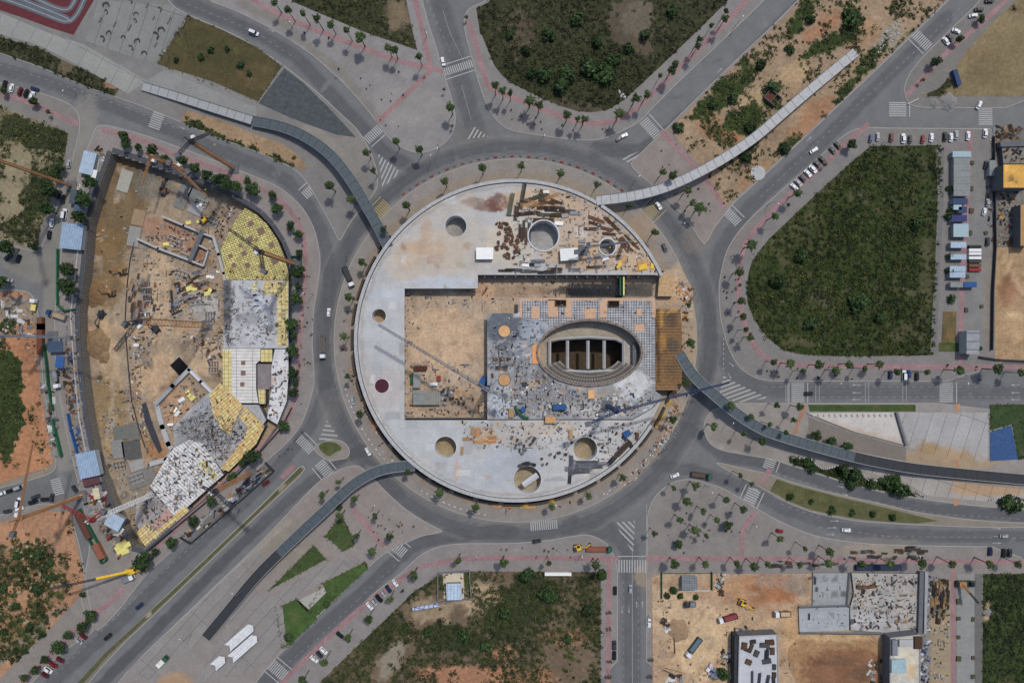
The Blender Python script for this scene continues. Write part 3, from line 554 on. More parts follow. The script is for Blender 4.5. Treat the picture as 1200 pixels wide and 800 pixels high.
lawn('lawn', [(947,474),(1073,474),(1073,482),(949,482)], (62,80,38)); lawn('lawn', [(1160,474),(1230,474),(1230,535),(1193,538),(1186,497),(1160,504)], (54,72,38)); lawn('lawn', [(1100,412),(1100,401),(1118,401),(1128,402),(1129,412)], (68,84,42))
lawn('garden_lawn', [(777,671),(834,671),(835,698),(778,701)], (66,82,40)); lawn('verge_lawn', [(1105,365),(1121,365),(1120,400),(1103,402)], (104,88,56))
flat = mat_painted('paving_plain', var=.12, scale=.8, bump=.02, coarse=.15)
def pave(name, poly, c, z=.19, ops=(), m=None, sm=0, step=2.2):
    ZI[0] += 1; z += .0015 * (ZI[0] % 30)
    if sm: poly = chaikin(poly, sm)
    o = sheet(name, poly, z, m or flat, step); tag(o, kind='structure'); paint(o.data, c, list(ops), rough=2); return o
pj = mat_painted('paving_joints', var=.12, scale=.8, joints=((6.5, 34, .16), 18, .50), bump=.02)
pj2 = mat_painted('paving_joints_diag', var=.12, scale=.8, joints=((34, 5.4, .15), -48, .58), bump=.02)
pave('plaza_paving', [(946,484),(1051,483),(1061,522),(1000,506)], (184,178,170), ops=[('l',[(950,490),(1058,521)],6,(176,152,126),.8)])
pave('plaza_paving', [(1053,483),(1158,483),(1158,541),(1110,538),(1066,524)], (160,158,155), m=pj, ops=[('b',1090,540,60,16,0,(170,140,104),.9),('b',1087,524,12,8,0,(152,126,90),.9)])
pave('plaza_paving', [(1010,545),(1060,556),(1140,567),(1230,576),(1230,592),(1160,588),(1085,580),(1064,566),(1015,553)], (158,152,144), m=pj, ops=[('b',1160,572,50,9,0,(176,140,102),.8)])
pave('plaza_paving', [(947,488),(1000,508),(1062,524),(1062,540),(1010,530),(948,508)], (120,112,104), z=.146)
pave('plaza_paving', [(0,15),(60,40),(98,52),(172,95),(150,110),(98,80),(45,53),(0,40)], (142,142,136), m=mat_painted('paving_joints_b', var=.12, scale=.8, joints=((9, 14, .15), 28, .6), bump=.02))
pave('plaza_paving', [(116,0),(200,6),(215,18),(182,74),(150,66),(100,48)], (128,129,124), m=pj)
pave('plaza_paving', [(192,82),(300,126),(302,150),(260,135),(168,97)], (132,132,128))
for q in ([(150,784),(300,645),(318,660),(290,690),(240,745),(180,800)],[(330,690),(380,658),(430,655),(380,680),(345,700),(322,710)],[(290,690),(330,700),(336,756),(300,785),(230,800)]): pave('plaza_paving', q, (136,131,127), m=pj2)
pave('paved_triangle', [(348,704),(380,688),(382,694),(360,716)], (160,156,148), z=.156)
pave('parking_strip', [(1096,172),(1107,172),(1106,230),(1101,330),(1098,413),(1090,413),(1095,330),(1099,230)], (112,110,106))
pave('yard', [(1142,672),(1151,672),(1151,830),(1142,830)], (104,102,98)); pave('yard', [(1090,680),(1114,680),(1114,830),(1090,830)], (150,132,104), ops=[('b',1098,700,14,24,0,(96,86,70),.8)])
pave('yard', [(1121,672),(1142,672),(1142,830),(1121,830)], (134,134,130))
# running track
track = mat('track_red', (96,40,44), var=.15, scale=.3); trackg = mat('track_grey', (88,96,104), var=.15, scale=.3)
tag(sheet('running_track', [(-20,-30),(113,-30),(110,0),(86,41),(60,33),(30,22),(0,12),(-20,6)], .24, track), kind='structure')
for pts in ([(-10,-6),(30,8),(60,20),(78,27),(88,22),(98,4),(102,-12)], [(30,-8),(60,8),(80,14),(88,2),(92,-10)], [(0,-12),(40,6),(76,20),(84,26)]): ribbon('running_track', pts, 2.6, .25, trackg); ribbon('running_track', pts, .5, .285, mat('track_line', (140,140,140)))
# ---------------- materials for built things ----------------
conc = mat('concrete', (168,168,166), var=.12, scale=.4); concd = mat('dark_concrete', (96,98,102), var=.18, scale=.4); concw = mat('pale_concrete', (196,198,200), var=.1, scale=.3)
steel_o = mat('orange_steel', (160,112,70), rough=.5, var=.15); steel_b = mat('blue_steel', (44,60,98), rough=.5); steel_d = mat('dark_steel', (52,54,60), rough=.6); steel_y = mat('yellow_steel', (220,176,40), rough=.5); steel_w = mat('white_steel', (214,214,210), rough=.5); steel_g = mat('grey_steel', (120,124,130), rough=.5)
wood = mat('timber', (190,150,96), var=.25, scale=1.5, obvar=.3); woodd = mat('dark_timber', (86,62,42), var=.3, scale=1.5, obvar=.3); ply = mat('plywood', (200,150,98), var=.25, scale=1.0, obvar=.25); rust = mat('rusty_steel', (116,78,58), var=.25, scale=1.5, obvar=.3); darkm = mat('dark_sheet', (58,58,58), var=.3, obvar=.5)
yform = mat('yellow_board', (214,202,112), var=.12, scale=.9, obvar=.08); whitem = mat('white_board', (222,222,218), var=.1, obvar=.1); greym = mat('grey_board', (150,152,154), var=.15, obvar=.25); bluem = mat('blue_tarpaulin', (44,84,140), var=.2, scale=.8, obvar=.1); redm = mat('red_board', (150,50,46), var=.2, obvar=.1); greenm = mat('green_mesh', (36,92,64), var=.2, obvar=.1)
orangef = mat('orange_board', (210,142,84), var=.2, scale=.8, obvar=.12)
glass = mat('dark_glass', (26,32,40), rough=.08, var=0, spec=.6); rubber = mat('rubber', (28,28,29), rough=.9); chrome = mat('lamp_glass', (220,220,215), rough=.2)
slabm = mat_painted('cast_slab', var=.12, scale=1.0, joints=((9, 7, .09), 0, .86), bump=.01, coarse=.15)
slabr = mat_painted('rough_slab', var=.24, scale=1.6, bump=.05, coarse=.2)
floorm = mat_painted('dug_earth', var=.26, scale=.9, bump=.3, coarse=.16)
def zsheet(name, poly, z, m, c=None, ops=(), step=0, holes=(), parent=None, rough=2):
    o = sheet(name, poly, z, m, step, holes)
    if c: paint(o.data, c, list(ops), z=z, rough=rough)
    if parent: o.parent = parent
    return o
def zprism(name, poly, z0, z1, m, parent=None, c=None, ops=(), step=0, holes=(), side=None):
    """slab whose top face is coloured; sides are a skirt of their own material in the same object"""
    o = zsheet(name, poly, z1, m, c, ops, step, holes, parent)
    me = o.data; mb = MB()
    for q in [poly] + list(holes):
        w_ = wp(q, z1); n = len(w_)
        for i in range(n):
            j = (i + 1) % n; a, b = w_[i], w_[j]
            mb.quad((a[0], a[1], z0), (b[0], b[1], z0), (b[0], b[1], z1 - .002), (a[0], a[1], z1 - .002))
    bm = bmesh.new(); bm.from_mesh(me); k = len(me.materials) or 1
    if side: me.materials.append(side)
    cl = bm.verts.layers.float_color.get('Col'); base = lin(c) + (1,) if c else None
    for i in range(0, len(mb.v), 4):
        vs = [bm.verts.new(v) for v in mb.v[i:i + 4]]
        if cl:
            for v in vs: v[cl] = base
        f_ = bm.faces.new(vs); f_.material_index = k if side else 0
    bm.to_mesh(me); bm.free(); return o
def ringwall(mb, cx, cy, r0, r1, z0, z1, a0=0, a1=360, n=96, zp=None, ry=1.0):
    """curved wall, radii in survey units as seen at height z1"""
    zp = z1 if zp is None else zp; pts = [R(a0 + (a1 - a0) * i / n) for i in range(n + 1)]
    for i in range(n):
        q = []
        for t in (pts[i], pts[i + 1]):
            for r in (r0, r1): q.append(P(cx + r * cos(t), cy - r * ry * sin(t) if ry != 1 else cy - r * sin(t), zp))
        a, b, c, d = q[0], q[1], q[2], q[3]
        mb.quad(a + (z1,), b + (z1,), d + (z1,), c + (z1,)); mb.quad(b + (z0,), d + (z0,), d + (z1,), b + (z1,)); mb.quad(c + (z0,), a + (z0,), a + (z1,), c + (z1,))
    for t in (pts[0], pts[-1]):
        if abs(a1 - a0) < 359:
            a = P(cx + r0 * cos(t), cy - r0 * ry * sin(t), zp); b = P(cx + r1 * cos(t), cy - r1 * ry * sin(t), zp); mb.quad(a + (z0,), b + (z0,), b + (z1,), a + (z1,))
    return mb
class Parts:
    def __init__(s, name, m, parent): s.a = (name, m, parent)
    def __getattr__(s, k):
        def f(*a, **kw):
            q = MB(); getattr(q, k)(*a, **kw); q.build(*s.a)
        return f
# ---------------- the circular building ----------------
rimm = mat('parapet_concrete', (166,166,166), var=.28, scale=1.1)
cb = tag(empty('circular_building', (0, 0, 0)), 'large round concrete building under construction inside the roundabout with a sunken courtyard and oval hall', 'building')
mb = MB(); ringwall(mb, CX, CY, 185.6, 189.3, .1, 7.9, 24, 57.5, 24); mb.build('parapet', rimm, cb)
mb = MB(); ringwall(mb, CX, CY, 185.6, 189.3, .1, 7.9, 59.5, 328, 160); mb.build('parapet', rimm, cb)
HOLES = [(534,265,12.6),(637,276,17.5),(712,289,9.3),(444,370,8.3),(447.5,452,8.3),(522,524,12.8),(686,526,14),(618,562,16.3)]
circ = lambda x, y, r, n=32: [(x + r * cos(2 * pi * i / n), y + r * sin(2 * pi * i / n)) for i in range(n)]
main = arc(CX, CY, 184.4, 24.5, 338, 130) + [(764,479),(741,492.2),(571,492.2),(474,492.2),(474,338),(560,338),(560,322),(765,322)]
RST = (140,96,72); OC = (190,138,88)
mops = [('b',565,240,24,8,10,(128,90,74),.75),('b',583,238,14,10,0,(112,68,56),.8),('b',500,290,24,9,0,(186,138,92),.6),('b',513,303,12,7,0,(150,104,88),.6),('b',500,270,8,14,0,(180,140,100),.5),('b',548,288,6,4,0,(140,92,80),.7),('b',540,310,6,4,0,(150,130,104),.5),('b',480,300,16,16,0,(188,160,130),.5),
 ('b',500,300,50,30,-20,(192,168,140),.45),('b',545,290,40,36,0,(190,174,152),.4),('b',525,245,50,12,-20,(186,170,150),.4),('b',640,240,50,20,5,(196,164,124),.75),('b',650,245,14,8,0,(170,106,62),.5),('b',700,270,60,40,30,(186,160,132),.8),('b',690,300,60,18,0,(190,158,124),.8),('b',740,300,26,20,20,(192,164,132),.8),('b',600,285,30,30,0,(200,186,160),.6),('b',760,310,14,8,0,(206,160,90),.6),
 ('b',447,452,24,24,0,(178,160,152),.4),('b',445,380,22,60,0,(176,178,180),.5),('b',560,510,20,14,0,(150,150,152),.5),('b',570,512,14,9,0,(196,150,84),.6),('b',605,515,26,14,0,(170,158,146),.6),('b',690,500,60,10,-8,(190,184,174),.6),('b',640,500,40,8,0,(184,164,138),.5),
 ('b',600,545,34,26,0,(158,166,176),.6),('b',490,510,60,18,0,(176,180,184),.5),('b',545,555,40,20,20,(168,174,182),.5),('b',535,550,4,14,0,(190,150,120),.5),('b',470,345,40,8,0,(180,186,194),.6),('b',520,331,40,7,0,(178,186,196),.6),('b',700,540,30,20,0,(196,192,186),.6),('b',618,585,10,3,0,(190,150,130),.5),('b',650,562,12,3,0,(132,136,144),.6)]
pr_ = []
for k in range(110):
    x_, y_ = random.uniform(418, 790), random.uniform(212, 588); w2, h2 = random.uniform(4, 20), random.uniform(3, 16); v_ = random.choice((140, 152, 162, 192, 204)); wv = random.choice((0, 0, 8, -4))
    pr_.append(('p', [(x_, y_), (x_ + w2, y_), (x_ + w2, y_ + h2), (x_, y_ + h2)], (v_ + wv, v_, v_ - wv), .75))
for k in range(70): x_, y_ = random.uniform(418, 790), random.uniform(212, 588); pr_.append(('b', x_, y_, random.uniform(1, 5), random.uniform(1, 3), random.uniform(0, 180), random.choice(((150,132,112), (128,124,120), (176,150,122), (134,108,92))), .6))
mops = mops[:3] + mops[3:] + [tuple(list(q[:-1]) + [.55]) for q in pr_] + [('l', arc(CX, CY, 181, 30, 335, 60), 3, (146,138,128), .5)]
slab = zprism('roof_slab', main, 5.9, 7.0, slabm, cb, (178,177,174), mops, 1.15, [circ(x, y, r) for x, y, r in HOLES], side=conc)
mb = MB()
for x, y, r in HOLES: ringwall(mb, x, y, r - .05, r + 1.3 if r in (17.5, 9.3) else r + .5, .15, 7.5 if r in (17.5, 9.3) else 7.12, n=40)
mb.build('shaft_wall', concw, cb)
for (x, y, r), c in zip(HOLES, [(140,136,130),(150,148,146),(140,134,126),(160,136,104),None,(150,132,100),(150,132,104),(152,136,110)]):
    if c:
        q = circ(x, y, r); zf = .2; w_ = [(p[0] * .999, p[1] * .999) for p in q]; o = zsheet('shaft_floor', [((px - 600) * (H - 7) / H + 600, (py - 400) * (H - 7) / H + 400) for px, py in q], zf, floorm, c, [], 2.0, parent=cb)
    else: zsheet('shaft_cover', circ(x, y, r), 7.02, mat_grid('maroon_cover', (84,34,48), (60,26,36), (1.6, 1.6), .14), parent=cb)
# beam lying across the open southern shaft
p, q = P(613, 568, 7), P(630, 556, 7); mb = MB(); mb.beam(p + (7.4,), q + (7.4,), 2.0); o = mb.build('shaft_beam', concw, cb)
# courtyard ground
court = [(474,338),(560,338),(560,322),(800,318),(812,340),(812,470),(571,500),(474,500)]
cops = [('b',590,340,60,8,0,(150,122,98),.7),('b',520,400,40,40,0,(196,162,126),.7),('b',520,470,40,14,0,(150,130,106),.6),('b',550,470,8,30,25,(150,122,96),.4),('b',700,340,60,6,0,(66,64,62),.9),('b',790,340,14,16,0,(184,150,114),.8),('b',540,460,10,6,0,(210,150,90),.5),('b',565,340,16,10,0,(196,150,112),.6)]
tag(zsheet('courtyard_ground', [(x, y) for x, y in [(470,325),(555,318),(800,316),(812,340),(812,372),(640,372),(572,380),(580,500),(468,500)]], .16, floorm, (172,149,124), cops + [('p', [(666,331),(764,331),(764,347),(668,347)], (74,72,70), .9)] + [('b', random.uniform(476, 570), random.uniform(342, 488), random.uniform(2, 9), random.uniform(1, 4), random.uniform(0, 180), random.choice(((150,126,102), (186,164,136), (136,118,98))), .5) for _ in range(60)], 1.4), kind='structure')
# columns round the void and under the deck
mb = Parts('column', concd, cb)
for x in range(568, 760, 12): a = P(x, 324.5, 5.9); mb.box(a[0], a[1], .1, .7, .7, 5.8)
for y in range(345, 492, 13): a = P(472.5, y, 5.9); mb.box(a[0], a[1], .1, .7, .7, 5.8); a = P(572.5, y + 24, 5.9) if y > 345 else P(572.5, 380, 5.9); mb.box(a[0], a[1], .1, .7, .7, 5.6)
for x in range(480, 571, 15): a = P(x, 494, 5.9); mb.box(a[0], a[1], .1, .7, .7, 5.8); a = P(x, 336.5, 5.9); mb.box(a[0], a[1], .1, .7, .7, 5.8)
for x in range(615, 768, 14): a = P(x, 351, 5.9); mb.box(a[0], a[1], .1, .7, .7, 5.7)
mb = MB()
for a_, b_ in (((474,490.5),(571,490.5)),((469,339),(469,491)),((475,334),(559,334)),((562,317),(780,317))):
    a, b = P(*a_, 5.9), P(*b_, 5.9); mb.beam(a + (3,), b + (3,), .5); 
    mb.quad(a + (.1,), b + (.1,), b + (5.9,), a + (5.9,))
mb.build('basement_wall', concd, cb)
# middle deck round the oval hall
EX, EY, ERX, ERY = 691, 413, 60, 37
ell = lambda rx, ry, n=56: [(EX + rx * cos(2 * pi * i / n), EY + ry * sin(2 * pi * i / n)) for i in range(n)]
deck = [(571,367),(607,367),(607,349),(768,349),(768,458),(775,463),(764,478),(741,491),(571,491)]
BLK = (74,78,86); WHT = (196,200,206)
dops = [('b',592,384,24,20,0,(86,94,104),.9),('b',600,400,22,16,0,(92,98,108),.8),('b',625,385,16,14,0,(150,160,172),.8),('b',612,408,16,12,0,(150,156,166),.7),('b',598,425,24,12,0,(120,124,130),.7),('b',590,470,16,20,0,(168,176,184),.9),('b',620,460,24,22,0,(132,132,136),.7),('b',660,470,34,16,0,(128,126,126),.7),('b',640,440,14,16,0,(104,106,112),.7),
 ('b',700,480,36,10,0,(178,174,168),.7),('b',740,450,20,18,0,(194,194,192),.8),('b',700,460,26,9,0,(150,144,134),.6),('b',625,450,10,6,0,(180,154,120),.6),('b',678,450,10,8,0,(190,176,156),.5)]
for k in range(150):
    x_, y_ = random.uniform(572, 768), random.uniform(368, 490); g_ = random.choice((92, 104, 118, 172, 190, 200)); dops.append(('b', x_, y_, random.uniform(1.5, 8), random.uniform(.7, 3), random.choice((0, 90, 20, -15)), (g_, g_ + 1, g_ + 3) if random.random() < .75 else (168, 146, 122), .6))
dk = zprism('hall_deck', deck, 6.0, 6.92, slabr, cb, (146,146,147), dops, 1.1, [ell(ERX, ERY)], side=concd)
grid_m = mat_grid('rebar_grid', (166,166,168), (58,56,58), (1.25, 1.25), .13, 0, var=.28)
zsheet('rebar_grid', [(609,352),(767,351),(767,441),(759,441),(754,425),(752,405),(741,390),(722,379),(700,373.5),(680,373.5),(660,377.5),(645,384),(640,378),(625,374),(609,372)], 6.97, grid_m, parent=cb)
mb = Parts('deck_formwork', mat('pale_plywood', (196,156,122), var=.2, scale=.7), cb)
for x0, y0, x1, y1 in ((609,352,612,371),(623,359,632,373),(642,351,654,371),(662,352,670,372),(703,352,711,372),(610,349.5,700,352),(705,349.5,767,352),(746,362,752,370),(764,352,768,372),(650,352,662,354),(712,352,730,356),(744,380,755,388),(685,361,698,373)):
    a = P(x0, y1, 7); b = P(x1, y0, 7); mb.box((a[0] + b[0]) / 2, (a[1] + b[1]) / 2, 6.98, b[0] - a[0], b[1] - a[1], .08)
for x, y in ((657,355),(719,356)):
    mb = MB(); a = P(x, y, 7)
    for dx, dy, w_, l_ in ((0, 1.3, 5.4, .4), (0, -1.3, 5.4, .4), (-2.5, 0, .4, 2.2), (2.5, 0, .4, 2.2)): mb.box(a[0] + dx, a[1] + dy, 7.0, w_, l_, .8)
    fr = mb.build('deck_hatch', woodd, cb); MB().box(a[0], a[1], 7.0, 4.6, 2.2, .12).build('hatch_shade', mat('hatch_shade_black', (14,14,15), var=0), fr)  # near-black plate on the solid deck paints the shade of an open hatch
for x, y in ((591,388),(591,445)):
    a = P(x, y, 7); f = MB().cyl(a[0], a[1], 6.9, 3.1, .35, 28).build('shaft_kerb', concd, cb); MB().cyl(a[0], a[1], 7.2, 2.75, .15, 28).build('plywood_cover', ply, f)
a = P(628, 415, 7); MB().box(a[0], a[1], 6.95, 3.6, 9.0, .5).build('plywood_cover', orangef, cb)
# oval hall: wall, rim, sunken floor, four bays of black opening, stepped seats
mb = MB(); nE = 72
for i in range(nE):
    t0, t1 = 2 * pi * i / nE, 2 * pi * (i + 1) / nE; q = []
    for t in (t0, t1):
        for k in (0, 2.6): q.append(P(EX + (ERX + k) * cos(t), EY + (ERY + k) * sin(t), 8))
    a, b, c, d = q; mb.quad(a + (8.0,), b + (8.0,), d + (8.0,), c + (8.0,)); mb.quad(a + (1.2,), c + (1.2,), c + (8.0,), a + (8.0,)); mb.quad(b + (6.9,), d + (6.9,), d + (8.0,), b + (8.0,))
mb.build('oval_wall', mat('hall_wall', (124,112,104), var=.25, scale=.8), cb)
mb = Parts('formwork_clamp', woodd, cb)
for i in range(nE):
    if i % 2: continue
    t = 2 * pi * i / nE; a = P(EX + (ERX + 1) * cos(t), EY + (ERY + 1) * sin(t), 8); b = P(EX + (ERX + 2.6) * cos(t), EY + (ERY + 2.6) * sin(t), 8); mb.beam(a + (8.15,), b + (8.15,), .22)
zsheet('hall_floor', ell(ERX + .5, ERY + .5), 1.2, floorm, (158,146,128), [('b',735,418,14,18,0,(172,166,156),.7),('b',690,448,52,14,0,(84,78,70),.9)], 2.0, [VOID], parent=cb)
mb = MB()
for i in range(len(VOID)):
    a, b = VOID[i], VOID[(i + 1) % len(VOID)]; A, B_ = P(*a), P(*b); mb.quad(A + (-11,), B_ + (-11,), B_ + (2.2,), A + (2.2,))
mb.build('pit_wall', concd, cb); zsheet('pit_floor', VOID, -11, mat('pit_mud', (70,56,40), var=.5, scale=.8), parent=cb)
for a_, b_ in (((644,399),(655,397)),((655,397),(690,395)),((690,395),(722,397)),((722,397),(732,402)),((644,431),(655,434)),((655,434),(690,436)),((690,436),(722,434)),((722,434),(732,430))):
    MB().beam(P(*a_, 3) + (2.4,), P(*b_, 3) + (2.4,), 1.0).build('frame_beam', conc, cb)
for x in (644, 665, 689, 708, 731): MB().beam(P(x, 399, 3) + (2.9,), P(x, 432, 3) + (2.9,), 1.1).build('cross_beam', conc, cb)
for k in range(7):      # curved terraces stepping down to the black bays
    f0, f1, z_ = .985 - k * .052, .985 - (k + 1) * .052 + .006, 5.2 - k * .55
    m_ = MB(); ts = [R(205 + 130 * i / 40) for i in range(41)]
    for t0, t1 in zip(ts[:-1], ts[1:]):
        q = [P(EX + ERX * f_ * cos(t), EY - ERY * f_ * 1.0 * sin(t), 5) for t in (t0, t1) for f_ in (f1, f0)]
        m_.quad(q[0] + (z_,), q[2] + (z_,), q[3] + (z_,), q[1] + (z_,)); m_.quad(q[0] + (1.2,), q[2] + (1.2,), q[2] + (z_,), q[0] + (z_,))
    m_.build('terrace', mat('terrace_%d' % (k % 2), ((134,128,120), (96,92,86))[k % 2], var=.35, scale=2.2), cb)
mb = Parts('terrace_rib', mat('terrace_rib', (64,60,58), var=.3, scale=2), cb)
for i in range(34):
    t = R(212 + 116 * i / 33); a = P(EX + ERX * .97 * cos(t), EY - ERY * .97 * sin(t), 5); b = P(EX + ERX * .66 * cos(t), EY - ERY * .66 * sin(t), 3); mb.beam(a + (5.35,), b + (2.1,), .18)
MB().box(*P(743, 418, 3), 1.6, 1.8, 12, 2.5).build('stage_wall', concd, cb)
# orange formwork platform on the east side
pf = zprism('formwork_platform', [(769,362),(797,362),(799,380),(799.5,420),(799,450),(796,457),(768,457)], 6.2, 6.9, mat_painted('formwork_platform', var=.3, scale=.6, bump=.05), cb, (132,98,62), [('b',774,372,5,8,0,(196,144,68),.8),('b',783,364,12,2,0,(200,150,70),.9),('b',788,374,8,9,0,(92,78,62),.8),('b',788,405,8,9,0,(92,82,68),.8),('b',788,432,7,7,0,(104,86,62),.7),('b',776,400,4,14,0,(186,134,62),.6),('b',771,400,2,50,0,(80,58,40),.8)], 1.5, side=woodd)
mb = Parts('scaffold_prop', steel_g, cb)
for x in range(772, 798, 6):
    for y in range(366, 456, 8): a = P(x, y, 6); mb.beam(a + (.1,), a + (6.2,), .16)
mb = Parts('rebar', steel_d, cb)
for k in range(26): a, b = P(764, 364 + k * 3.6, 7), P(798, 364 + k * 3.6, 7); mb.beam(a + (6.97,), b + (6.97,), .10)
MB().prism(wp([(773,323),(790,323),(789,347),(771,347)], 4), .2, 3.6).build('entry_formwork', mat('entry_ply', (180,146,104), var=.45, scale=.8), cb)
# black slatted pergola over the passage
mb = Parts('passage_rebar', steel_d, cb)
for k in range(40): a, b = P(668 + k * 1.7, 333, 4), P(666 + k * 1.7, 346, 4); mb.beam(a + (4,), b + (4,), .3)
for i, (x, c) in enumerate(((727,'green_mesh'),(731,'yellow_board'))): MB().box(*P(x, 335, 5), .2, .7, 9, 5).build('passage_panel', MATS[c], cb)
# outer scaffold boards at the foot of the drum
scaf = mat('scaffold', (74,66,58), var=.4, scale=2)
for a in range(140, 345, 9):
    m_ = MB(); ringwall(m_, CX, CY, 190.6, 193, .1, 2.2 + (a % 4) * .2, a, a + 7, 8, zp=2); m_.build('drum_scaffold', scaf, cb)
# roof lantern boxes (white-topped huts) on the slab
def hut(px, py, z, w_, l_, h, a, label, roof, wall, name='site_hut', cat='hut', group=None, ribs=0, door=True, eave=.25):
    x, y = P(px, py, z + h); r = tag(empty(name, (x, y, z), R(a)), label, cat, group)
    MB().box(0, 0, 0, w_ - eave * 2, l_ - eave * 2, h).build('wall', wall, r)
    m = MB(); m.box(0, 0, h, w_, l_, .18)
    for k in range(ribs): m.box(-w_ / 2 + (k + .5) * w_ / ribs, 0, h + .18, .12, l_, .08)
    m.build('roof', roof, r)
    if door:
        MB().box(w_ * .2, -l_ / 2 + eave - .03, .05, .9, .08, 2.0).build('door', steel_g, r)
        f_ = MB().box(-w_ * .2, -l_ / 2 + eave - .03, 1.0, 1.2, .08, .9).build('window', glass, r)
    return r
hut(568, 297, 7, 8.2, 5.6, 2.6, 0, 'pale flat roofed hut standing beside the pile of rusty blocks on the round roof', whitem, greym)
hut(667, 298, 7, 8.6, 5.8, 2.6, 4, 'white roofed site hut between the big and the small round shaft on the round roof', whitem, greym)
# ---------------- elevated curved footbridges ----------------
def bridge(pts, wd, z0, z1, label, top, zfn=None, ribs=True, dark=None, name='footbridge'):
    """pts in survey units as seen, height runs from z0 at the first point to z1 at the last"""
    pts = chaikin(pts, 3, closed=False); n = len(pts); d = [0]
    for a, b in zip(pts[:-1], pts[1:]): d.append(d[-1] + hypot(a[0] - b[0], a[1] - b[1]))
    zs = [z0 + (z1 - z0) * min(1, (t / d[-1]) * 1.6) if z0 < z1 else z0 + (z1 - z0) * max(0, (t / d[-1]) * 1.6 - .6) for t in d]
    w_ = [Vector(P(x, y, z) + (z,)) for (x, y), z in zip(pts, zs)]; root = tag(empty(name, (0, 0, 0)), label, 'footbridge', 'curved footbridges')
    L_, R_ = [], []
    for i, p in enumerate(w_):
        t = (w_[min(i + 1, n - 1)] - w_[max(i - 1, 0)]); t.z = 0; t.normalize(); nn = Vector((-t.y, t.x, 0)); L_.append(p + nn * wd / 2); R_.append(p - nn * wd / 2)
    U = Vector((0, 0, .9)); nd_ = int(n * dark) if dark else 0
    def seg(i0, i1, m, nm='deck'):
        mb = MB()
        for i in range(i0, i1):
            a, b, c, d_ = R_[i], R_[i + 1], L_[i + 1], L_[i]; mb.quad(*map(tuple, (a, b, c, d_))); mb.quad(*map(tuple, (d_ - U, c - U, b - U, a - U))); mb.quad(*map(tuple, (a - U, b - U, b, a))); mb.quad(*map(tuple, (c - U, d_ - U, d_, c)))
        return mb.build(nm, m, root)
    if dark: seg(n - 1 - nd_, n - 1, mat('black_decking', (54,56,60), var=.3, scale=1.2)); seg(0, n - 1 - nd_, top)
    else: seg(0, n - 1, top)
    h = Vector((0, 0, .55))
    for side, sg in ((L_, 1), (R_, -1)):
        mb = MB()
        for i in range(n - 1): mb.beam(side[i] + h * .5, side[i + 1] + h * .5, .16)
        mb.build('edge_rail', conc if dark else steel_g, root)
    mb = Parts('deck_joint', steel_d, root); acc = 0
    for i in range(1, n - 1):
        if d[i] - acc > 9: acc = d[i]; mb.beam(L_[i] + Vector((0, 0, .03)), R_[i] + Vector((0, 0, .03)), .10)
    acc = 0
    for i in range(2, n - 2):
        if d[i] - acc > 42 and zs[i] > 2.2: acc = d[i]; p = w_[i]; MB().cyl(p.x, p.y, 0, .55, p.z - .85, 12).build('pier', conc, root)
    return root
bdeck = mat('blue_grey_deck', (76,86,92), var=.25, scale=.8, rough=.6); wdeck = mat('pale_deck', (170,170,170), var=.2, scale=.9)
bridge([(167,101),(210,114),(260,130),(295,141)], 4.3, .6, 2.0, 'straight pale ramp leading up to the northwest blue-grey footbridge', mat('ramp_deck', (150,152,152), var=.12), name='footbridge_ramp')
bridge([(296,142),(325,147),(350,156),(372,169),(389,183),(404,201),(420,225),(432,246),(444,267),(455,290)], 4.9, 2.0, 7.2, 'blue-grey footbridge curving from the northwest ramp across two roads to the round building', bdeck)
bridge([(1003,61),(950,105),(915,135),(887,160),(850,185),(812,206),(775,222),(737,231),(699,235)], 4.7, .8, 7.2, 'pale concrete footbridge running from the northeast soil strip to the round building', wdeck)
bridge([(796,414),(807,433),(820,448),(840,465),(860,482),(880,496),(900,506),(925,514),(962,525),(1000,535),(1037,543),(1072,549),(1110,553),(1160,558),(1230,564)], 5.0, 7.2, 1.2, 'blue-grey footbridge curving from the round building across the east plaza, far end black', bdeck, dark=.36)
bridge([(486,545),(472,546),(455,548),(435,554),(412,568),(395,584),(377,601),(350,626),(325,650),(299,676),(270,712),(241,747)], 4.9, 7.2, .8, 'blue-grey footbridge curving from the round building down the southwest plaza, far end black', bdeck, dark=.30)
# ---------------- excavation on the west side ----------------
ZP = -6.0
fops = [('b',140,240,34,60,5,(112,92,62),.9),('b',165,200,34,18,-20,(104,90,66),.85),('b',180,215,26,20,0,(112,108,98),.7),('b',245,225,40,12,-28,(110,98,82),.7),('b',125,310,24,50,0,(124,98,62),.85),('b',120,400,14,18,0,(124,102,72),.8),('b',110,345,20,14,0,(120,98,68),.7),('b',130,440,12,70,-8,(182,152,114),.8),('b',125,480,24,40,-10,(130,108,72),.8),('b',140,520,20,30,-20,(140,114,78),.7),
  ('b',165,570,30,26,-20,(136,124,108),.7),('b',200,275,40,14,25,(160,116,88),.7),('b',235,300,12,12,0,(160,110,76),.8),('b',190,320,26,16,20,(176,148,114),.7),('b',185,345,14,60,0,(184,156,122),.8),('b',230,350,22,22,0,(176,160,138),.7),('b',240,360,18,18,0,(168,168,166),.6),('b',235,245,18,18,0,(140,128,116),.8),('b',270,260,14,20,0,(136,120,108),.7),('b',185,440,30,26,-45,(186,154,118),.9),('b',240,420,22,20,0,(184,156,122),.9),('b',205,470,26,24,-40,(178,140,104),.8),
  ('b',168,500,9,60,-14,(150,118,80),.7),('b',185,530,10,16,-20,(164,106,62),.7),('b',175,385,90,6,0,(186,150,112),.6)]
def zpoly(poly, z): return poly
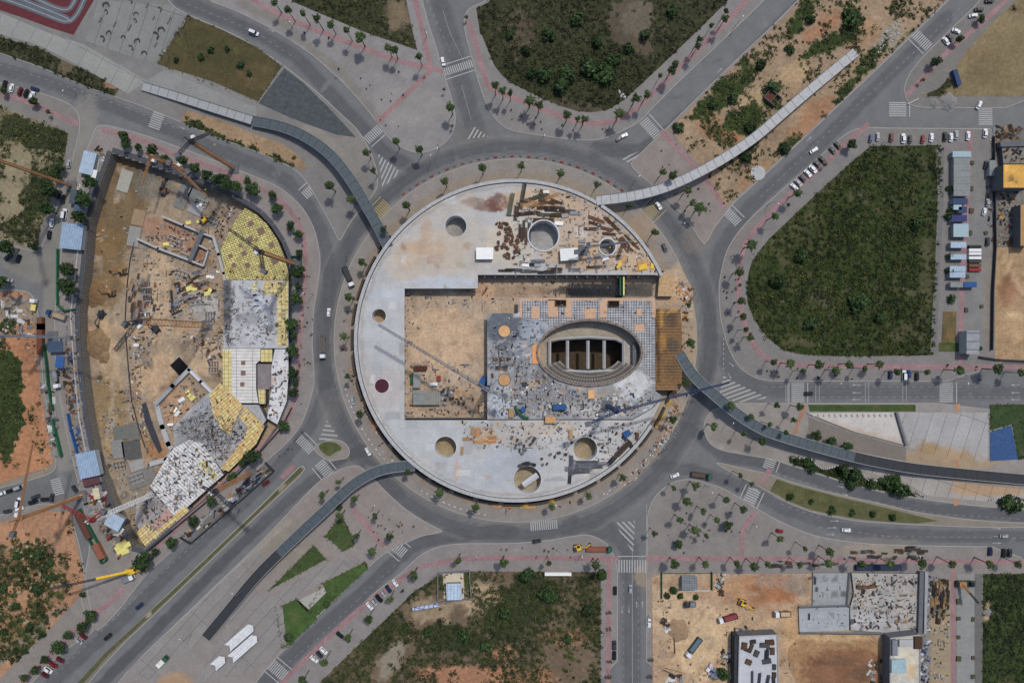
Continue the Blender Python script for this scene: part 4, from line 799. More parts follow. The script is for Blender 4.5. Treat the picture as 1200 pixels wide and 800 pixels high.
for k in range(160):
    x_, y_ = random.uniform(100, 300), random.uniform(190, 620); fops.append(('b', x_, y_, random.uniform(2, 10), random.uniform(1, 5), random.uniform(0, 180), random.choice(((120,98,72), (186,160,128), (140,130,118), (128,110,90), (176,140,104), (98,84,66))), .55))
for pts in ([(150,395),(175,392),(190,360),(188,320),(175,300)],[(175,392),(200,410),(195,440),(160,500)],[(175,392),(240,392),(255,420)],[(128,400),(132,460),(125,520)],[(136,390),(135,450),(130,520)]): fops += [('l', pts, 5, (184,158,126), .6), ('l', [(x + 2, y + 1) for x, y in pts], .6, (124,102,76), .7), ('l', [(x - 2, y - 1) for x, y in pts], .6, (124,102,76), .7)]
tag(zsheet('excavation_floor', [((px - 600) * H / (H - ZP) + 600, (py - 400) * H / (H - ZP) + 400) for px, py in PIT], ZP, floorm, (152,132,108), fops, 1.4), kind='structure')
pw = tag(empty('retaining_wall', (0, 0, 0)), 'ribbed pile wall with dark capping beam holding back the western excavation', 'retaining wall')
W_ = wp(PIT); mb = MB(); cm = MB(); k = 0
for i in range(len(W_)):
    a, b = Vector(W_[i]), Vector(W_[(i + 1) % len(W_)]); L_ = (b - a).length; u = (b - a) / L_; nn = Vector((u.y, -u.x)); 
    if area(W_) < 0: nn = -nn
    m_ = max(1, int(L_ / .9)); prev = None
    for j in range(m_ + 1):
        for q, off in ((0, 0), (.5, .55)):
            if j == m_ and q: break
            p = a + u * (L_ * (j + q) / m_) - nn * off * 1.0
            if prev is not None: mb.quad((prev.x, prev.y, ZP), (p.x, p.y, ZP), (p.x, p.y, .12), (prev.x, prev.y, .12))
            prev = p
    if a.x < -165 or a.y > 40: cm.quad((a.x, a.y, .17), (b.x, b.y, .17), (b.x + nn.x * 2.2, b.y + nn.y * 2.2, .17), (a.x + nn.x * 2.2, a.y + nn.y * 2.2, .17))
    else: cm.quad((a.x, a.y, .17), (b.x, b.y, .17), (b.x + nn.x * .7, b.y + nn.y * .7, .17), (a.x + nn.x * .7, a.y + nn.y * .7, .17))
mb.build('piles', mat('pile_wall', (138,130,120), var=.3, scale=.9), pw); cm.build('capping_beam', mat('capping', (74,76,82), var=.2, scale=.8), pw)
mb = MB(); pts = [(109,180),(118,186),(112,215),(104,240),(97,265),(92,300),(88,335),(84,370),(86,400),(89,440),(94,490),(104,540),(118,585),(132,618)]
for a, b in zip(pts[1:-1], pts[2:]): mb.beam(P(*a) + (1.2,), P(*b) + (1.2,), .12); mb.beam(P(*a) + (.6,), P(*b) + (.6,), .12); mb.beam(P(*a) + (.1,), P(*a) + (1.4,), .15)
tag(mb.build('guard_rail', steel_w), 'white guard rail on the western edge of the excavation', 'railing')
dirtm = mat_painted('muddy_concrete', var=.22, scale=.7, bump=.04, coarse=.3)
yb = mat_grid('yellow_formwork', (212,198,116), (104,96,66), (2.1, 1.05), .17, 20, var=.25, off=.5, c2=(186,172,104)); ywide = mat_grid('yellow_boards', (212,200,134), (150,126,84), (2.0, 2.0), .13, 0, var=.12, c2=(198,178,112)); ydiag = mat_grid('yellow_boards_diagonal', (212,200,134), (146,122,82), (2.2, 1.4), .13, -40, var=.12, c2=(206,164,100))
wpan = mat_grid('white_deck_panels', (206,202,194), (120,112,104), (8, 1.6), .10, 0, var=.12); wpand = mat_grid('white_deck_panels_diagonal', (204,202,200), (104,100,100), (7, 1.5), .12, 42, var=.14)
bd = tag(empty('basement_structure', (0, 0, 0)), 'stepped concrete basement with yellow formwork decks along the east side of the excavation', 'building')
def bdeckp(name, poly, z, m, c=None, ops=(), step=0): return zprism(name, poly, ZP, z, m, bd, c, ops, step, side=concd)
bdeckp('yellow_deck', [(287,244),(300,251),(313,263),(325,281),(334,303),(338,320),(338,328),(265,328),(262,310),(258,294),(266,276),(276,258)], -1.0, yb)
bdeckp('concrete_deck', [(262,328.4),(338,328.4),(338,408),(262,408)], -1.2, slabr, (176,176,178), [('b',266,350,7,40,0,(66,68,70),.8),('b',290,372,14,8,0,(120,122,124),.5),('b',320,350,4,20,0,(120,120,122),.5),('b',303,354,8,7,0,(190,196,204),.8),('b',320,335,12,10,0,(190,160,120),.7)], 1.5)
def panel(name, poly, z, m): o = sheet(name, poly, z, m); o.parent = bd; return o
panel('formwork_strip', [(325,332),(338,328),(337,405),(325,405)], -1.15, ywide); panel('formwork_strip', [(309,331),(328,331),(328,344),(309,344)], -1.13, ywide); panel('formwork_strip', [(296,333),(301,333),(301,339),(296,339)], -1.12, yform)
bdeckp('white_deck', [(261,408.5),(305,408.5),(305,422),(300,426),(300,455),(303,472),(279,472),(262,455)], -1.0, wpan)
panel('formwork_strip', [(261,410),(271,410),(272,463),(261,455)], -.95, ywide); bdeckp('yellow_deck', [(305.3,409),(319,409),(319,424),(305.3,424)], -.9, ywide); bdeckp('yellow_deck', [(302,456),(311,456),(311,473),(304,473)], -.9, ywide)
bdeckp('concrete_deck', [(322,409),(338,409),(338,440),(336,470),(325,497),(313,490),(318,455),(318,430)], -1.1, slabr, (200,200,200), [('b',318,445,6,6,0,(190,150,120),.5)], 1.5)
bdeckp('concrete_deck', [(300,426),(318,426),(318,456),(300,456)], -3, slabr, (130,122,122), [], 1.5)
bdeckp('concrete_deck', [(203,500),(222,480),(245,460),(283,474),(303,474),(312,492),(295,515),(262,552),(235,520),(205,530)], -1.3, slabr, (160,160,160), [('b',240,478,16,12,-40,(150,152,156),.8),('b',230,510,26,22,-40,(110,110,110),.5),('b',270,500,20,14,0,(140,136,132),.6)], 1.5)
bdeckp('yellow_deck', [(245,462),(258,448),(268,458),(278,468),(285,476),(277,490),(269,509),(258,501),(250,485)], -.8, ydiag)
bdeckp('yellow_deck', [(280,488),(287,476),(296,484),(304,492),(310,500),(300,520),(268,552),(258,549),(285,515),(290,500)], -.9, ydiag)
bdeckp('white_deck', [(203,525),(222,515),(238,520),(262,556),(235,580),(206,606),(176,570),(190,545)], -1.0, wpand)
bdeckp('concrete_deck', [(160,590),(176,573),(205,606),(190,620),(170,635),(158,610)], -1.3, slabr, (150,144,140), [('b',175,592,10,6,-40,(100,96,94),.6)], 1.5)
bdeckp('yellow_deck', [(160,624),(172,612),(184,622),(216,592),(222,598),(196,622),(171,641)], -.85, ydiag); panel('formwork_strip', [(232,543),(238,538),(256,558),(250,563)], -.9, ywide); panel('pink_floor', [(178,615),(197,594),(204,602),(185,622)], -1.05, mat('pink_ply', (180,140,128), var=.15, scale=.6))
for x, y, r in ((294,262,5),(306,271,6.5),(293,281,6),(318,287,5),(282,288,3.5),(300,293,5.5),(286,297,4.5),(270,300,4),(274,311,4),(290,311,5),(322,306,6),(306,312,4.5),(285,425,4),(285,437,4.5),(284,450,4),(300,281,3)):
    q = rect(x, y, r * 1.25, r * 1.25, 25 if y < 400 else 0); panel('column_opening', q, -.93, mat('column_opening', (122,98,84), var=.35, scale=1.5))
# retaining walls and rooms inside the excavation
def wall_line(pts, th, z0, z1, label, m=None, name='concrete_wall', closed=False, cat='wall'):
    q = [Vector(P(x, y, z1)) for x, y in pts]; mb = MB()
    for a, b in zip(q[:-1], q[1:]):
        d_ = b - a; mb.box(*((a + b) / 2), z0, d_.length + th, th, z1 - z0, atan2(d_.y, d_.x))
    return tag(mb.build(name, m or conc), label, cat)
wall_line([(161,280),(185,291),(222,305),(237,311)], .9, ZP, -3.5, 'concrete wall closing the south side of the orange-earth room in the excavation')
wall_line([(191,254),(215,264),(236,273),(250,278)], .9, ZP, -3.5, 'concrete wall along the north side of the orange-earth room in the excavation')
wall_line([(223,304),(236,273)], 2.2, ZP, -3.4, 'thick grey wall dividing the two orange-earth rooms', concd); wall_line([(232,287),(244,293),(238,311)], .7, ZP, -3.6, 'short bent wall around the small orange-earth room')
wall_line([(250,278),(256,298),(262,320),(265,342),(264,370),(262,408)], 1.3, ZP, -2.5, 'long grey wall beside the yellow formwork deck')
wall_line([(221,433),(202,452),(183,472)], 2.0, ZP, -4.0, 'thick diagonal grey wall northwest of the sandy basement room', conc); wall_line([(221,433),(235,447),(247,459)], 1.4, ZP, -4.0, 'pale double wall northeast of the sandy basement room', concw); wall_line([(183,473),(190,500),(197,520),(203,528),(195,538),(178,543)], 2.4, ZP, -5.0, 'grey wall bending southwest of the sandy basement room', conc)
wall_line([(157,284),(152,305),(149,330),(147,360),(146,385)], .35, ZP, -5.5, 'dark sheet fence through the middle of the excavation, north stretch', steel_d, 'site_fence', cat='fence'); wall_line([(147,392),(150,430),(154,470),(162,500),(170,525)], .35, ZP, -5.5, 'dark sheet fence through the middle of the excavation, south stretch', steel_d, 'site_fence', cat='fence')
o = zsheet('lift_pit_sheet', [(199,428),(210,418),(222,431),(211,441)], ZP + .03, mat('lift_pit_shade', (12,13,15), var=.1)); tag(o, 'square black sheet painted as lift pit shade beside the thick diagonal wall', 'pit')  # flat sheet on the floor, the shade inside the hole put into its colour
o = zsheet('tar_sheet', [(166,474),(171,471),(178,495),(184,510),(190,527),(186,531),(178,515),(170,495)], ZP + .5, mat('tar_sheet', (56,58,66), var=.2)); tag(o, 'long dark grey membrane strip lying in the southern trench', 'membrane')
for (x, y, w_, l_, a, c), lb in zip(((146,212,6,11,-17,(158,156,144)),(217,223,6,6,-25,(122,122,118)),(232,227,8.5,6.5,-25,(116,120,118)),(211,238,6,5.4,-25,(120,118,114)),(229,245,7,5.2,-25,(150,150,148)),(162,255,6,8,-12,(150,124,96)),(157,277,6,10,-10,(140,138,132)),(143,507,9,6.5,8,(104,106,98)),(154,527,9,9.5,8,(84,84,80)),(138,526,6,9,8,(130,130,126)),(158,505,4,9,8,(108,106,98)),(160,545,7,5,20,(150,148,144)),(166,560,14,8,20,(120,116,110))),
    ('long pale concrete pad in the muddy northwest corner of the excavation','grey footing slab, northern one next to the largest footing','largest grey footing slab below the top wall of the excavation','grey footing slab, southern one of the left pair','footing slab strewn with white sacks','brown earth pad at the head of the work area','grey slab against the dark fence head','mottled grey slab in the south of the excavation','darkest grey slab in the south of the excavation','pale slab left of the darkest slab','narrow grey slab right of the mottled slab','pale slab below the darkest slab','wide dusty slab near the white mast')):
    X0, Y0 = P(x, y, ZP + .4); b = MB().box(X0, Y0, ZP, w_, l_, .4, R(a)).build('footing_slab', mat('slab_%d_%d_%d' % c, c, var=.2, scale=.7)); tag(b, lb, 'concrete slab')
# ---------------- trees ----------------
bark = mat('bark', (92,78,62), var=.25, scale=3)
def crown_mesh(name, rad, flat, nsub, per, size, cols, seed, spiky=False):
    rg = np.random.default_rng(seed); c = rg.normal(size=(nsub, 3)); c /= np.linalg.norm(c, axis=1)[:, None]; c *= (rg.random(nsub) ** .5)[:, None] * rad * .72; c[:, 2] *= flat
    r = rg.uniform(.35, .6, nsub) * rad; N = nsub * per; cc = np.repeat(c, per, 0); rr = np.repeat(r, per)
    d = rg.normal(size=(N, 3)); d /= np.linalg.norm(d, axis=1)[:, None]; p = cc + d * (rr * rg.random(N) ** .4)[:, None]
    n_ = d + rg.normal(size=(N, 3)) * .6; n_[:, 2] += .5; n_ /= np.linalg.norm(n_, axis=1)[:, None]; u = np.cross(n_, rg.normal(size=(N, 3))); u /= np.linalg.norm(u, axis=1)[:, None]; v = np.cross(n_, u)
    s = (size * (.6 + .8 * rg.random(N)))[:, None]; V = np.stack([p - u * s, p + v * s * .6, p + u * s, p - v * s * .6], 1)
    if spiky:      # arching fronds that leave the crown
        F = []
        for k in range(14):
            a = 2 * pi * k / 14 + rg.normal() * .15; L_ = rad * rg.uniform(.9, 1.35)
            for j in range(6):
                t0, t1 = j / 6, (j + 1) / 6; w0 = .34 * (1 - abs(t0 - .4)); w1 = .34 * (1 - abs(t1 - .4)) * (0.2 if j == 5 else 1)
                f_ = lambda t, w_: (cos(a) * L_ * t - sin(a) * w_, sin(a) * L_ * t + cos(a) * w_, rad * (.55 + .5 * t - 1.3 * t * t))
                F.append([f_(t0, -w0), f_(t1, -w1), f_(t1, w1), f_(t0, w0)])
        V = np.concatenate([V, np.array(F)])
    cols = np.asarray(cols); C = cols[rg.integers(0, len(cols), len(V))] * (.75 + .5 * rg.random(len(V)))[:, None]
    n = len(V); o = mesh_quads(name, V, C, leaf); me = o.data; bpy.data.objects.remove(o); return me
tc = [lin(c) for c in ((54,76,34),(64,88,40),(46,66,30),(78,98,48),(58,70,36))]; tdk = [lin(c) for c in ((40,62,28),(50,74,32),(34,54,26),(60,82,38))]
protos = {}
def proto(kind, k):
    if (kind, k) in protos: return protos[(kind, k)]
    if kind == 'p':
        root = empty('street_tree', (0, 0, 0)); cm = crown_mesh('crown', 2.0, .8, 11, 46, .32, tc, 40 + k, spiky=k == 0); h = 11.6
        mb = MB(); mb.cyl(0, 0, 0, .24, 5.5, 8, .17); mb.cyl(0, 0, 5.5, .17, 5.4, 8, .11)
        for a in range(4): mb.beam((0, 0, 10.2), (cos(a * 1.6 + k) * 1.1, sin(a * 1.6 + k) * 1.1, 11.8), .09)
    elif kind == 'r':
        root = empty('round_tree', (0, 0, 0)); cm = crown_mesh('crown', 2.7, .75, 13, 70, .36, tdk, 60 + k); h = 4.6
        mb = MB(); mb.cyl(0, 0, 0, .28, 2.4, 8, .2)
        for a in range(5): mb.beam((0, 0, 2.2), (cos(a * 1.3 + k) * 1.3, sin(a * 1.3 + k) * 1.3, 4.4), .13)
    elif kind == 's':
        root = empty('thin_tree', (0, 0, 0)); cm = crown_mesh('crown', 1.3, .8, 6, 24, .26, tc + [lin((96,88,60))], 80 + k); h = 3.6
        mb = MB(); mb.cyl(0, 0, 0, .1, 3.4, 6, .06)
        for a in range(3): mb.beam((0, 0, 2.6), (cos(a * 2.1 + k) * .7, sin(a * 2.1 + k) * .7, 3.8), .06)
    else:
        root = empty('bush', (0, 0, 0)); cm = crown_mesh('foliage', 1.6, .55, 9, 60, .28, tdk, 90 + k); h = .7
        mb = MB(); mb.cyl(0, 0, 0, .12, .8, 6)
    t = mb.build('stem' if kind == 'b' else 'trunk', bark, root); c = link('foliage' if kind == 'b' else 'crown', cm, None, root, (0, 0, h)); protos[(kind, k)] = [root, False]
    return protos[(kind, k)]
KH = {'p': 11.6, 'r': 4.6, 's': 3.6, 'b': .7}; KN = {'p': 'tall thin-trunked street tree', 'r': 'round leafy tree', 's': 'small sparse young tree', 'b': 'low green bush'}
KC = {'p': 'tree', 'r': 'tree', 's': 'tree', 'b': 'bush'}
def place(kind, x, y, z0=.14, sc=1.0, sz=None):
    pr = proto(kind, random.randrange(6)); root = pr[0]
    if pr[1]: root = copy_thing(root)
    pr[1] = True; px = P(x, y, z0 + KH[kind] * sc); root.location = (px[0], px[1], z0); root.rotation_euler = (0, 0, random.random() * 6.28)
    s_ = sz or sc; root.scale = (s_, s_, sc * random.uniform(.95, 1.05)); return root
def row(kind, where, frm, pts, group=None, z0=.14, sc=1.0, ax=None):
    """where = what the row runs along; frm = side it is counted from"""
    key = {'west': lambda p: p[0], 'east': lambda p: -p[0], 'north': lambda p: p[1], 'south': lambda p: -p[1], 'top': lambda p: p[1]}[frm]
    pts = sorted(pts, key=key)
    for i, p in enumerate(pts):
        k = p[2] if len(p) > 2 and isinstance(p[2], str) else kind; sca = p[3] if len(p) > 3 else sc
        t = place(k, p[0], p[1], z0, random.uniform(.92, 1.06) * (sca if k != 'p' else 1), (sca if k != 'p' else sca) * random.uniform(.8, 1.22))
        kn = KN[k] if len((KN[k] + ' ' + where).split()) <= 12 else {'p': 'tall tree', 'r': 'round tree', 's': 'small tree', 'b': 'bush'}[k]
        tag(t, kn + ' ' + where + (', %s from the %s' % (ordinal(i), frm) if len(pts) > 1 and i < 20 else ''), KC[k], group or 'trees ' + where)
row('p', 'along the pink path of the north plaza', 'west', [(321,2),(337,12),(355,16),(371,22),(387,28),(406,35),(422,43,'p',1.35),(455,56),(462,58),(491,66)])
row('s', 'on the east kerb of the north plaza', 'north', [(547,20),(521,105),(529,148)]); row('p', 'near the southern tip of the north plaza', 'west', [(464,166,'p',1.1),(491,174),(528,125,'p',1.1)])
row('p', 'between the northwest footbridge and the road', 'north', [(429,178),(437,200),(386,218,'p',1.25),(411,233)])
row('p', 'along the pink path south of the northern scrub', 'west', [(580,101),(589,106),(598,108),(621,117,'p',1.2),(632,123),(665,135),(677,139),(685,139,'p',1.2),(726,133,'p',1.6),(745,115,'p',1.2),(758,111),(774,88,'p',.8)])
row('p', 'on the pavement of the upper northeast road', 'south', [(787,82),(791,75),(818,54),(820,45),(834,30,'p',.7),(850,22),(851,13,'p',.9)])
row('p', 'on the north side of the ring pavement', 'west', [(424,307),(449,268),(476,241),(521,213,'p',1.1),(565,197),(611,194),(657,203),(700,216),(738,241),(768,272)])
row('p', 'on the west and south side of the ring pavement', 'north', [(409,348),(403,394),(407,441),(422,485),(478,553),(515,577),(557,595),(647,594),(690,581),(730,560)])
row('p', 'on the east side of the ring pavement', 'north', [(807,357,'p',.9),(810,402),(804,448),(788,492,'p',.9)])
row('p', 'on the wedge of pavement under the northeast footbridge', 'west', [(777,202),(789,205),(806,223),(812,237),(821,243,'p',1.4)])
row('p', 'along the lower northeast road beside the big green lot', 'south', [(867,318,'p',1.1),(867,334,'s'),(869,353,'p',1.4),(871,371),(874,386),(880,395),(881,287,'p',1.3),(909,253),(935,226,'p',1.1),(924,240,'s'),(968,193,'s')])
row('r', 'standing in the pavement of the far northeast road', 'south', [(999,169,'r',1.15),(1097,72),(1125,46,'r',.9),(1150,22,'r',.7),(1082,94,'s')])
row('p', 'along the north kerb of the east road', 'west', [(907,424),(926,426,'p',1.15),(941,435,'p',.8),(960,428),(980,434),(996,427),(1014,432,'p',1.1),(1031,427),(1052,436),(1087,436),(1124,434,'p',1.2),(1170,433,'p',1.3),(1198,437,'p',1.2)])
row('p', 'on the west end of the east plaza', 'north', [(911,475,'p',.9),(937,477),(930,492,'p',.8),(902,497,'p',.8),(921,507,'p',.8),(837,500),(857,475),(881,488,'p',.8),(872,508,'p',.9),(893,517,'p',.9)])
row('r', 'in the row of three beside the east footbridge', 'west', [(957,510,'r',1.25),(975,517,'r',1.0),(993,523,'r',1.1)])
row('b', 'in the planted bank south of the east footbridge', 'west', [(945,543,'b',2.0),(935,541,'b',1.6),(952,548,'b',1.8),(990,550,'b',2.6),(1000,556,'b',3.0),(996,565,'b',2.2),(1035,565,'b',1.8),(1047,567,'b',2.6),(1055,571,'b',2.8),(1064,577,'b',1.8),(1022,568,'b',2.0),(1180,588,'b',2.4),(1190,592,'b',2.2)])
row('p', 'in the grid of lamp-like trees on the southeast plaza', 'west', [(790,572),(815,569),(851,585),(871,596),(806,588),(824,599),(840,609),(797,609),(767,625),(815,621),(828,628),(914,631),(944,643),(973,647),(868,557),(881,567,'p',.8)])
row('r', 'squat on the southeast plaza paving', 'west', [(795,637,'r',.85),(853,615,'r',.85)])
row('p', 'along the pink path of the south road', 'west', [(537,657),(590,660),(643,660),(698,662),(705,673,'p',.9)])
row('p', 'along the pink path above the southeast building site', 'west', [(791,661,'p',1.15),(827,661,'p',1.15),(864,661,'p',1.15),(884,663),(900,661),(937,662),(972,660,'p',1.15),(1010,661,'p',1.1),(1044,661),(1080,660,'p',1.2),(1116,661,'p',1.1),(1160,661,'p',1.3),(1194,661,'p',1.1)])
row('s', 'beside the bottom south road', 'north', [(715,718),(715,737),(715,775),(714,793),(764,773),(763,793)])
row('p', 'on the southwest plaza', 'north', [(396,565),(377,580),(415,585),(398,604,'p',1.2),(439,605),(417,628,'p',1.2),(456,629,'p',1.2),(436,646,'p',1.2)])
row('p', 'along the diagonal pavement of the south scrub lot', 'north', [(485,674,'p',1.2),(457,702,'p',1.1),(432,724),(407,748,'p',.9),(380,775),(354,798),(472,692,'s')])
row('b', 'on the southwest lawns', 'north', [(383,708,'b',1.2),(339,747,'b',1.6),(397,594,'b',1.2)])
row('r', 'along the upper pavement of the western excavation', 'west', [(145,160,'r',1.3),(147,168,'r',.9),(161,172,'r',.9),(178,176,'r',1.3),(194,187,'r',1.0),(213,187,'r',1.1),(228,196,'r',1.1),(243,205,'r',1.2),(257,211,'r',1.3),(266,217,'r',1.2),(276,219,'r',1.1),(290,212,'r',.9),(296,221,'r',1.3)])
row('r', 'along the right hand pavement of the western excavation', 'north', [(319,229,'r',.8),(325,244,'r',1.2),(340,264,'r',1.0),(350,273,'r',.9),(351,296,'r',.8),(349,321,'r',1.5),(350,335,'r',1.0),(347,350,'r',1.3),(342,380,'r',1.3),(344,393,'r',.9),(343,410,'r',1.5),(344,437,'r',1.3),(346,448,'r',.8),(343,460,'r',1.1),(332,498,'r',1.0)])
row('r', 'by the crane yard on the southwest road', 'north', [(295,536,'r',1.7),(284,543,'r',.8),(272,560,'r',.9),(247,587,'r',1.2),(226,610,'r',1.1),(201,635,'r',1.3),(182,646,'r',.8),(168,660,'r',2.0)])
row('r', 'along the lower southwest road pavement', 'north', [(105,721,'r',1.1),(97,734,'r',1.2),(79,744,'r',.8),(69,759,'r',1.2),(52,772,'r',.8),(40,785,'r',1.0),(28,794,'r',.8),(28,764,'b',1.1),(97,696,'b',1.2)])
row('r', 'beside the huts west of the excavation', 'north', [(105,213,'r',1.4),(98,232,'r',1.4),(93,254,'r',1.5),(80,314,'r',1.6),(79,337,'r',1.7)])
row('r', 'in the scrub of the west lot', 'north', [(57,221,'r',1.5),(53,246,'r',1.7),(65,205,'r',1.2),(41,289,'r',.9),(8,290,'r',1.7),(0,330,'r',1.5),(70,195,'r',1.0)])
row('s', 'beside the parking at the left edge', 'west', [(3,106,'r',.9),(40,119,'r',.9),(57,131,'s')])
row('b', 'dotting the brown lawn near the top left', 'west', [(207,70,'b',1.2),(235,67,'b',1.1),(247,57,'b',1.3),(265,57,'b',1.1),(282,77,'b',1.3),(293,86,'b',1.2)])
row('b', 'in the north side of the big green lot', 'west', [(1008,358,'b',3.0),(912,330,'b',2.6),(940,300,'b',2.4),(950,376,'b',2.2),(905,330,'b',1.6),(1030,373,'b',1.8),(1075,260,'b',2.2)])
row('b', 'in the scrub north of the roundabout', 'west', [(640,90,'b',3.4),(655,100,'b',2.6),(665,86,'b',2.8),(690,80,'b',3.0),(710,85,'b',3.0),(720,70,'b',2.6),(755,40,'b',2.0),(615,60,'b',2.0),(700,50,'b',2.2),(645,40,'b',2.0),(625,85,'b',2.6),(735,55,'b',2.0),(598,40,'b',1.8),(675,20,'b',2.2),(790,15,'b',2.0)])
row('b', 'on the soil strip with the northeast footbridge', 'north', [(996,20,'b',3.2),(950,25,'b',1.8),(925,58,'b',1.6),(893,75,'b',2.0),(860,115,'b',1.8),(880,148,'b',2.0),(905,100,'b',2.2),(795,150,'b',1.8),(836,122,'b',1.8),(920,175,'b',1.8),(875,183,'b',2.2)])
row('b', 'in the south scrub lot', 'west', [(616,674,'b',3.2),(705,674,'b',1.6),(667,749,'b',1.4),(545,745,'b',2.4),(570,755,'b',2.0),(500,740,'b',2.0),(590,720,'b',2.8),(640,700,'b',2.6),(475,735,'b',1.8),(690,715,'b',2.2)])
row('b', 'in the scrub of the lower left lot', 'north', [(45,650,'b',1.8),(60,675,'b',1.7),(20,650,'b',1.6),(5,690,'b',1.6),(45,690,'b',1.6),(50,665,'b',1.2),(20,710,'b',1.4),(5,740,'b',1.6),(35,735,'b',1.3),(50,745,'b',1.2),(60,660,'b',1.2)])
row('b', 'on the east median lawn', 'west', [(927,583,'b',1.6),(951,588,'b',1.1),(975,597,'b',1.4),(999,600,'b',1.2),(1022,602,'b',1.2),(1045,606,'b',1.2)])
row('r', 'on the dirt of the southeast building site', 'west', [(846,791,'r',1.5)], z0=.2); row('b', 'in the hut garden', 'west', [(790,692,'b',1.4),(797,697,'b',1.2),(782,697,'b',1.2),(816,699,'b',1.0)])
row('r', 'beside the long row of huts at the right', 'north', [(1114,222,'b',1.4),(1113,250,'b',1.6),(1113,300,'b',1.6),(1112,318,'b',1.6),(1116,350,'b',1.5),(1134,402,'b',1.6),(1148,408,'b',1.2)])
# ---------------- vehicles ----------------
PC = {'white': (214,216,218), 'silver': (150,154,158), 'black': (26,27,30), 'dark grey': (52,55,60), 'red': (132,30,34), 'dark red': (96,26,32), 'navy': (30,44,78), 'blue': (40,66,120), 'green': (40,92,66)}
def carpaint(c): return mat('paint_' + c.replace(' ', '_'), PC[c], rough=.28, var=.03, spec=.5)
def rr_(w_, l_, r, n=4):
    out = []
    for cx, cy, a0 in ((w_ / 2 - r, l_ / 2 - r, 0), (-w_ / 2 + r, l_ / 2 - r, 90), (-w_ / 2 + r, -l_ / 2 + r, 180), (w_ / 2 - r, -l_ / 2 + r, 270)):
        out += [(cx + r * cos(R(a0 + 90 * i / n)), cy + r * sin(R(a0 + 90 * i / n))) for i in range(n + 1)]
    return out
def loft(mb, secs):
    """secs: list of (outline, z)"""
    n = len(secs[0][0]); b = len(mb.v)
    for o_, z in secs: mb.v += [(x, y, z) for x, y in o_]
    for k in range(len(secs) - 1):
        for i in range(n): j = (i + 1) % n; mb.f.append((b + k * n + i, b + k * n + j, b + (k + 1) * n + j, b + (k + 1) * n + i))
    mb.f.append(tuple(b + (len(secs) - 1) * n + i for i in range(n))); return mb
def sh(p, dx, s=1, sy=1): return [(x * s + dx, y * sy) for x, y in p]
def wheels(root, xs, y, r=.33, w_=.22):
    for x in xs:
        for s_ in (-1, 1): MB().wheel(x, y * s_, r, r, w_).build('wheel', rubber, root)
def make_car(c, typ):
    L_, W_, Hh = {'car': (4.3, 1.82, 1.45), 'SUV': (4.6, 1.92, 1.75), 'van': (5.4, 2.05, 2.2), 'small car': (3.7, 1.7, 1.5)}[typ]
    root = empty({'SUV': 'parked_suv', 'van': 'parked_van'}.get(typ, 'parked_car'), (0, 0, 0)); m = carpaint(c); b = rr_(L_, W_, .42)
    mb = MB(); loft(mb, [(sh(b, 0, .97, .95), .25), (b, .5), (sh(b, 0, .995, .97), .78), (sh(b, 0, .97, .90), .92)]); mb.build('body', m, root)
    c0 = rr_(L_ * .60, W_ * .88, .2); dx = -.25 if typ != 'van' else -.45; k = .60 if typ != 'van' else .76; c0 = rr_(L_ * k, W_ * .88, .2)
    mb = MB(); loft(mb, [(sh(c0, dx), .90), (sh(c0, dx - .05, .80, .84), Hh - .04)]); mb.build('windows', glass, root)
    mb = MB(); loft(mb, [(sh(c0, dx - .05, .78, .82), Hh - .06), (sh(c0, dx - .05, .76, .80), Hh)]); mb.build('roof', m, root)
    wheels(root, (-L_ * .31, L_ * .31), W_ / 2 - .1)
    for s_ in (-1, 1):
        MB().box(L_ / 2 - .14, s_ * (W_ / 2 - .34), .6, .2, .36, .16).build('headlight', chrome, root); MB().box(-L_ / 2 + .12, s_ * (W_ / 2 - .34), .66, .12, .34, .16).build('taillight', mat('tail_red', (120,20,20)), root)
    return root
cars = {}
def car(x, y, a, c, typ, label, group=None, z=.15):
    k = (c, typ); pr = cars.get(k)
    if pr is None: pr = make_car(c, typ); cars[k] = pr; r = pr
    else: r = copy_thing(pr)
    X0, Y0 = P(x, y, z + 1); r.location = (X0, Y0, z); r.rotation_euler = (0, 0, R(a) + random.uniform(-.04, .04)); s_ = random.uniform(.96, 1.04); r.scale = (s_,) * 3
    r['label'] = label; r['category'] = 'car' if typ != 'van' else 'van'
    if group: r['group'] = group
    elif 'group' in r: del r['group']
def carrow(where, frm, lst, z=.15):
    key = {'west': lambda p: p[0], 'east': lambda p: -p[0], 'north': lambda p: p[1], 'south': lambda p: -p[1]}[frm]; lst = sorted(lst, key=key)
    for i, (x, y, a, c, t) in enumerate(lst): car(x, y, a, c, t, '%s %s parked %s, %s from the %s' % (c, t, where, ordinal(i), frm), 'vehicles parked ' + where, z)
carrow('below the west road at the left edge', 'west', [(5,99,80,'black','car'),(13,103,75,'white','car'),(23,107,70,'dark red','car'),(30,109,70,'black','car'),(37,112,68,'white','car'),(40,104,-20,'navy','car')])
carrow('on the far northeast road', 'south', [(931,219,-45,'white','car'),(936,214,-45,'silver','car'),(941,209,-45,'black','car'),(947,203,-45,'white','car'),(953,198,-45,'white','SUV'),(958,192,-45,'dark grey','car'),(964,187,-45,'black','SUV'),(976,176,-48,'dark grey','car'),(982,170,-48,'black','car'),(1109,48,-50,'white','car'),(1114,44,-50,'dark grey','car'),(1121,36,-20,'white','car'),(1141,18,10,'white','car'),(1148,11,0,'dark grey','car'),(1160,1,0,'black','car')])
